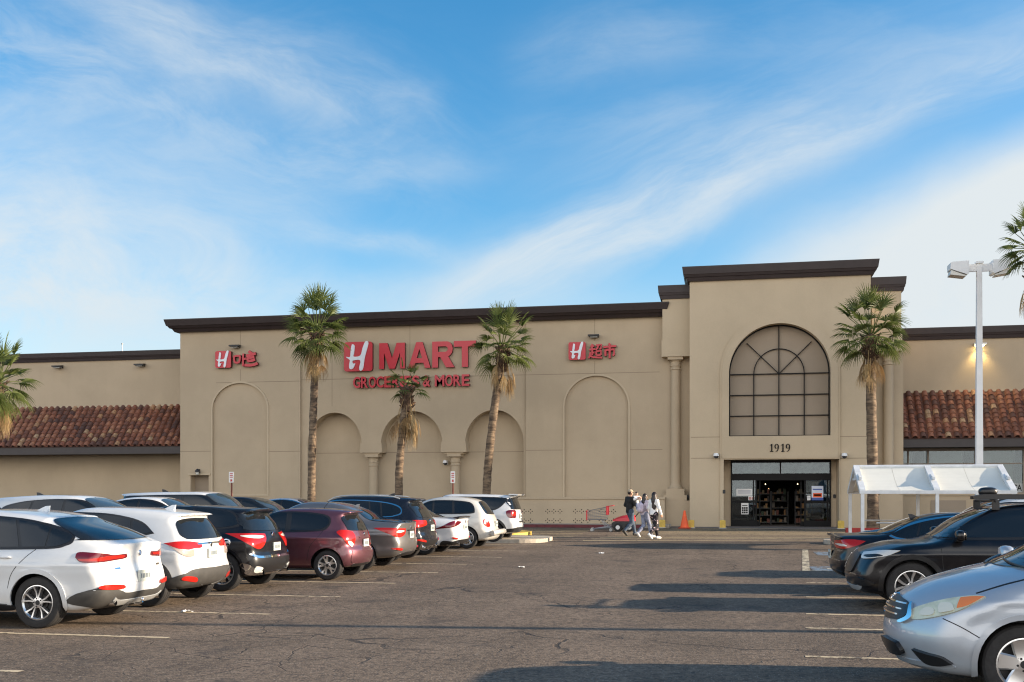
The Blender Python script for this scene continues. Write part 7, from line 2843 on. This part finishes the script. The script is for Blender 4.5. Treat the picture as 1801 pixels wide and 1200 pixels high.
def bounds(parts, g):
    lo, hi = np.full(3, 9.0), np.full(3, -9.0)
    for kind, *a in parts:
        if kind == 'c':
            for c, r in ((a[0], a[2]), (a[1], a[3])):
                lo, hi = np.minimum(lo, np.array(c) - r), np.maximum(hi, np.array(c) + r)
        else:
            lo, hi = np.minimum(lo, np.array(a[0]) - np.array(a[1])), np.maximum(hi, np.array(a[0]) + np.array(a[1]))
    return lo - g - .03, hi + g + .03


def flesh(name, parts, m, parent, k=.035, grow=0.0, h=.013, cut=None):
    f0 = union(parts, k, grow)
    f = f0 if cut is None else (lambda x, y, z: np.maximum(f0(x, y, z), cut(x, y, z)))
    lo, hi = bounds(parts, grow)
    V, Q = surface_net(f, lo, hi, h)
    V = pull(f, V, h, 2)
    return quads_mesh(name, V, Q, m, parent, None, 60)


def hand_parts(w, fwd, palm_n, s):
    """palm, four unequal curled fingers and a thumb from its side"""
    w, f, n = (np.array(v, float) for v in (w, fwd, palm_n))
    f /= np.linalg.norm(f)
    n = n - f * (n @ f)
    n /= np.linalg.norm(n)
    sd = np.cross(f, n) * s
    c = w + f * .05
    out = [('c', w, w + f * .03, .026, .028)]
    for k, (o, L) in enumerate(((-.030, .062), (-.010, .072), (.010, .068), (.030, .052))):
        b = w + f * .085 + sd * o
        out += [('c', w + f * .02 + sd * o * .7, b, .017, .012), ('c', b, b + f * L * .55 + n * L * .2, .0105, .0095), ('c', b + f * L * .55 + n * L * .2, b + f * L * .85 + n * L * .6, .0095, .008)]
    t = w + f * .035 - sd * .03
    out += [('c', w + f * .015 - sd * .015, t - sd * .018 + f * .01, .015, .012), ('c', t - sd * .018 + f * .01, t - sd * .03 + f * .045 + n * .015, .011, .009)]
    return [tuple([o[0], *map(lambda v: tuple(v) if not np.isscalar(v) else float(v), o[1:])]) for o in out]


def person(label, loc, rz, H, sex, stride, arms, shirt_m, trouser_m, shoe_m, hair, turn=0.0, sleeve='long', top_extra=None, scale=1.0):
    root = thing('person', loc, label, 'person', None, rz)
    k = H / 1.70
    S3 = lambda v: tuple(np.array(v) * k)
    w = 1.0 if sex == 'm' else .9
    sL, sR = stride
    J = dict(pel=(0, 0, .95), hipL=(-.085, 0, .91), hipR=(.085, 0, .91), waist=(0, 0, 1.08), chest=(0, 0, 1.28), shL=(-.17 * w, 0, 1.40), shR=(.17 * w, 0, 1.40), neck=(0, .0, 1.47), head=(0, .02, 1.59))
    J.update(kneeL=sL[0], ankL=sL[1], toeL=sL[2], kneeR=sR[0], ankR=sR[1], toeR=sR[2], elL=arms[0][0], wrL=arms[0][1], elR=arms[1][0], wrR=arms[1][1])
    J = {a: S3(v) for a, v in J.items()}
    r = lambda v: v * k
    hr = (math.sin(turn), math.cos(turn))
    hd = np.array(J['head'])

    def hp(side, fw, up):
        """point on the head in its own turned frame"""
        return tuple(hd + np.array((side * hr[1] + fw * hr[0], -side * hr[0] + fw * hr[1], up)) * k)
    torso = [('c', J['pel'], J['waist'], r(.125 * (1.05 if sex == 'f' else 1)), r(.108 * w)), ('c', J['waist'], J['chest'], r(.108 * w), r(.125 * w)), ('c', tuple(np.array(J['chest']) + (-.06, 0, .03)), tuple(np.array(J['chest']) + (.06, 0, .03)), r(.105 * w), r(.105 * w)),
             ('c', J['shL'], J['shR'], r(.058), r(.058))]
    legs, arm, feet = [], [], []
    for s_ in 'LR':
        legs += [('c', J['hip' + s_], J['knee' + s_], r(.092), r(.058)), ('c', J['knee' + s_], tuple(np.array(J['knee' + s_]) * .6 + np.array(J['ank' + s_]) * .4), r(.056), r(.054)), ('c', tuple(np.array(J['knee' + s_]) * .6 + np.array(J['ank' + s_]) * .4), J['ank' + s_], r(.054), r(.036))]
        arm += [('c', J['sh' + s_], J['el' + s_], r(.050), r(.040)), ('c', J['el' + s_], J['wr' + s_], r(.040), r(.026))]
        an, to = np.array(J['ank' + s_]), np.array(J['toe' + s_])
        d = (to - an)
        heel = an + np.array((0, 0, -.05 * k)) - d / np.linalg.norm(d) * .05 * k
        feet += [('c', tuple(heel), tuple(to), r(.036), r(.030)), ('c', tuple(an), tuple(heel * .5 + to * .5), r(.038), r(.032))]
    hands = []
    for s_, sg, nrm in (('L', -1, (1, .2, 0)), ('R', 1, (-1, .2, 0))):
        hands += hand_parts(J['wr' + s_], np.array(J['wr' + s_]) - np.array(J['el' + s_]), nrm, sg)
    head = [('c', J['neck'], tuple(hd + (0, -.01, -.06)), r(.052 * w), r(.05 * w)), ('e', hp(0, -.005, .02), (r(.077), r(.077), r(.10))), ('e', hp(0, .025, -.045), (r(.058), r(.058), r(.065))),
            ('c', hp(0, .085, -.005), hp(0, .098, -.025), r(.010), r(.014)), ('c', hp(-.02, .078, -.06), hp(.02, .078, -.06), r(.009), r(.009)), ('e', hp(-.078, -.005, -.01), (r(.014), r(.022), r(.03))), ('e', hp(.078, -.005, -.01), (r(.014), r(.022), r(.03)))]
    body = torso + legs + arm + feet + head
    fb, fh = union(body, .03), union(hands, .008)
    f = lambda x, y, z: smin(fb(x, y, z), fh(x, y, z), .012)
    lo, hi = bounds(body + hands, .0)
    V, Q = surface_net(f, lo, hi, .0125)
    V = pull(f, V, .0125, 2)
    quads_mesh('body', V, Q, SKIN, root, None, 70)
    q = MB()
    for s_ in (-.032, .032):
        vs, fs = superblob(hp(s_, .072, .005), (.011, .011, .009), 2, 8, 6)
        q.add(vs, fs, 0, True)
    q.build('eyes', EYE, root)
    # clothes
    low = J['ankL'][2]
    legs_t = torso[:1] + legs
    flesh('trousers', legs_t, trouser_m, root, .03, .016, .015, lambda x, y, z: np.maximum(z - J['waist'][2] - .02 * 1, -9))
    top = torso + (arm if sleeve == 'long' else [('c', J['shL'], tuple(np.array(J['shL']) * .45 + np.array(J['elL']) * .55), r(.052), r(.05)), ('c', J['shR'], tuple(np.array(J['shR']) * .45 + np.array(J['elR']) * .55), r(.052), r(.05))])
    if top_extra:
        top = top + top_extra(J, k)
    hem = J['pel'][2] - (.10 if sex == 'm' else .06)
    nk = J['neck'][2] - .01
    cutw = lambda x, y, z: np.maximum(hem - z, z - nk)
    flesh('jacket' if sex == 'm' else 'shirt', top, shirt_m, root, .04, .026 if sex == 'm' else .022, .015, cutw)
    for i in (0, 2):
        flesh('shoe', feet[i:i + 2], shoe_m, root, .02, .012, .012)
    if hair:
        hair(root, J, k, hp, r)
    return root


def long_hair(length, wide=.085):
    def f(root, J, k, hp, r):
        parts = [('e', hp(0, -.022, .035), (r(.092), r(.092), r(.105))), ('c', hp(0, -.06, .0), hp(0, -.085, -.18), r(wide), r(wide)), ('c', hp(0, -.085, -.18), hp(0.01, -.115, -length), r(wide), r(wide * .62)), ('c', hp(-.05, -.07, -.1), hp(-.04, -.12, -length * .9), r(.055), r(.04)), ('c', hp(.05, -.07, -.1), hp(.05, -.12, -length * .85), r(.055), r(.035))]
        hd, ft = np.array(hp(0, .065, -.03)), None
        flesh('hair', parts, HAIRM, root, .03, 0, .014, lambda x, y, z: r(.072) - np.sqrt((x - hd[0]) ** 2 + (y - hd[1]) ** 2 + ((z - hd[2]) * .8) ** 2))
    return f


def cap_hair(cap_m):
    def f(root, J, k, hp, r):
        hd = np.array(hp(0, .07, -.05))
        flesh('hair', [('e', hp(0, -.02, .02), (r(.088), r(.088), r(.10)))], HAIRM, root, .02, 0, .014, lambda x, y, z: r(.085) - np.sqrt((x - hd[0]) ** 2 + (y - hd[1]) ** 2 + (z - hd[2]) ** 2))
        c0 = hp(0, -.005, .05)
        flesh('cap', [('e', c0, (r(.098), r(.098), r(.088))), ('e', hp(0, .09, .045), (r(.07), r(.075), r(.014)))], cap_m, root, .02, 0, .012, lambda x, y, z: c0[2] - .012 - z)
    return f


def short_hair(root, J, k, hp, r):
    hd = np.array(hp(0, .075, -.05))
    flesh('hair', [('e', hp(0, -.012, .03), (r(.088), r(.088), r(.10)))], HAIRM, root, .02, 0, .012, lambda x, y, z: r(.09) - np.sqrt((x - hd[0]) ** 2 + (y - hd[1]) ** 2 + (z - hd[2]) ** 2))


BLKCLOTH = mat('black_cloth', (.012, .012, .013), .85, var=.3, vscale=12)
DENIM = mat('denim', (.055, .08, .12), .85, var=.35, vscale=9)
LAVENDER = mat('lavender_cloth', (.50, .44, .50), .85, var=.12, vscale=9)
WHITECL = mat('white_cloth', (.78, .77, .75), .85, var=.06, vscale=6)
PALEBLUE = mat('pale_denim', (.20, .22, .30), .85, var=.4, vscale=8)
SHOEW = mat('white_shoe', (.72, .70, .66), .6)
SHOEB = mat('black_shoe', (.02, .02, .02), .6)


def floral():
    m = bpy.data.materials.new('floral_cloth')
    m.use_nodes = True
    t = NT(m.node_tree)
    tc = t.n('ShaderNodeTexCoord').outputs['Object']
    v = t.n('ShaderNodeTexVoronoi', i_Vector=tc, i_Scale=11.0)
    f = t.m('MULTIPLY', t.maprange(v.outputs['Distance'], .30, .42, 1, 0), t.maprange(t.noise(tc, 7, 2, .5), .42, .52))
    c = t.mix(f, (.014, .012, .016, 1), (.55, .40, .42, 1))
    b = t.n('ShaderNodeBsdfPrincipled', i_Base_Color=c, i_Roughness=.85)
    t.n('ShaderNodeOutputMaterial', i_Surface=b.outputs[0])
    return m


WALK_A = (((-.08, .17, .50), (-.085, .27, .10), (-.10, .42, .05)), ((.085, .02, .48), (.085, -.30, .20), (.095, -.20, .05)))     # left foot forward
WALK_B = (((-.085, .02, .48), (-.085, -.28, .19), (-.095, -.18, .05)), ((.08, .16, .50), (.085, .25, .10), (.10, .40, .05)))


def spot_px(x, y):
    return at_ground(x, y)


pm_ = spot_px(1108, 943)
MAN = person('man in black jacket, jeans and tan cap carrying a small child on his shoulder', pm_, R(-52), 1.77, 'm', WALK_A,
             (((-.27, -.02, 1.14), (-.20, .17, 1.02)), ((.25, .08, 1.16), (.06, .25, 1.20))), BLKCLOTH, DENIM, SHOEB, cap_hair(mat('tan_cap', (.40, .32, .22), .8)), .1)
p1_ = spot_px(1134, 946)
W1 = person('woman with dark hair in lavender top and pale jeans, wearing a pale backpack', p1_, R(-48), 1.62, 'f', WALK_B,
            (((-.22, -.06, 1.14), (-.24, .02, .92)), ((.22, -.02, 1.15), (.22, .16, 1.02))), LAVENDER, PALEBLUE, SHOEW, long_hair(.26, .08), -.4)
p2_ = spot_px(1150, 949)
W2 = person('woman with very long dark hair, white top and dark floral trousers', p2_, R(-42), 1.68, 'f', WALK_A,
            (((-.22, -.02, 1.14), (-.24, .06, .92)), ((.23, .03, 1.14), (.25, .12, .93))), WHITECL, floral(), SHOEW, long_hair(.46, .088), -.7)
bpy.context.view_layer.update()
# small child on the man's arm
mw = MAN.matrix_world
cp = mw @ Vector((.20, .16, .0))
CH = person('small dark-haired child in white top carried on the arm of the man in black', (cp.x, cp.y, cp.z + .67), R(-140), 1.02, 'f',
            (((-.10, .24, .90), (-.11, .26, .58), (-.11, .34, .52)), ((.10, .24, .90), (.11, .26, .58), (.11, .34, .52))),
            (((-.22, .12, 1.24), (-.14, .28, 1.30)), ((.22, .12, 1.24), (.14, .28, 1.30))), WHITECL, PALEBLUE, SHOEW, short_hair, .3)
# backpack, worn by the first woman
bw = W1.matrix_world
bk = thing('backpack', bw @ Vector((0, -.17, 1.0)), 'pale lavender backpack on the back of the woman in the middle', 'backpack', None, R(-48))
flesh('bag', [('e', (0, -.02, .12), (.15, .085, .20)), ('e', (0, -.085, .05), (.11, .05, .10))], mat('backpack_cloth', (.52, .45, .53), .8, var=.15, vscale=10), bk, .04, 0, .014)
q = MB()
for s_ in (-1, 1):
    q.tube([(s_ * .09, .01, -.04), (s_ * .13, .13, .06), (s_ * .13, .22, .24), (s_ * .11, .18, .36), (s_ * .09, .06, .34)], .014, 6)
q.build('strap', mat('backpack_strap', (.30, .26, .33), .8), None).parent = bk

# ------------------------------------------------------------------ scraps of paper on the asphalt
rs = random.Random(4)
for (x, y), lab in zip(((1058, 974), (917, 999), (330, 1077)), ('pale scrap of paper on the asphalt near the far end of the aisle', 'pale scrap of paper lying mid aisle beyond the last stall line', 'pale scrap of paper by the stall line behind the white small crossover')):
    g = at_ground(x, y)
    q = MB()
    n = 5
    vs = [(g.x + (i / n - .5) * .15, g.y + (j / n - .5) * .13, g.z + .008 + rs.uniform(0, .03)) for j in range(n + 1) for i in range(n + 1)]
    q.add(vs, [(j * (n + 1) + i, j * (n + 1) + i + 1, (j + 1) * (n + 1) + i + 1, (j + 1) * (n + 1) + i) for j in range(n) for i in range(n)], 0, False)
    tag(q.build('paper_scrap', PAPER), lab, 'litter', 'paper scraps on the asphalt')
SC.cycles.max_bounces = 6
SC.cycles.diffuse_bounces = 3
SC.cycles.glossy_bounces = 3
SC.cycles.transparent_max_bounces = 12
SC.cycles.caustics_reflective = False
SC.cycles.caustics_refractive = False
SC.cycles.sample_clamp_indirect = 6
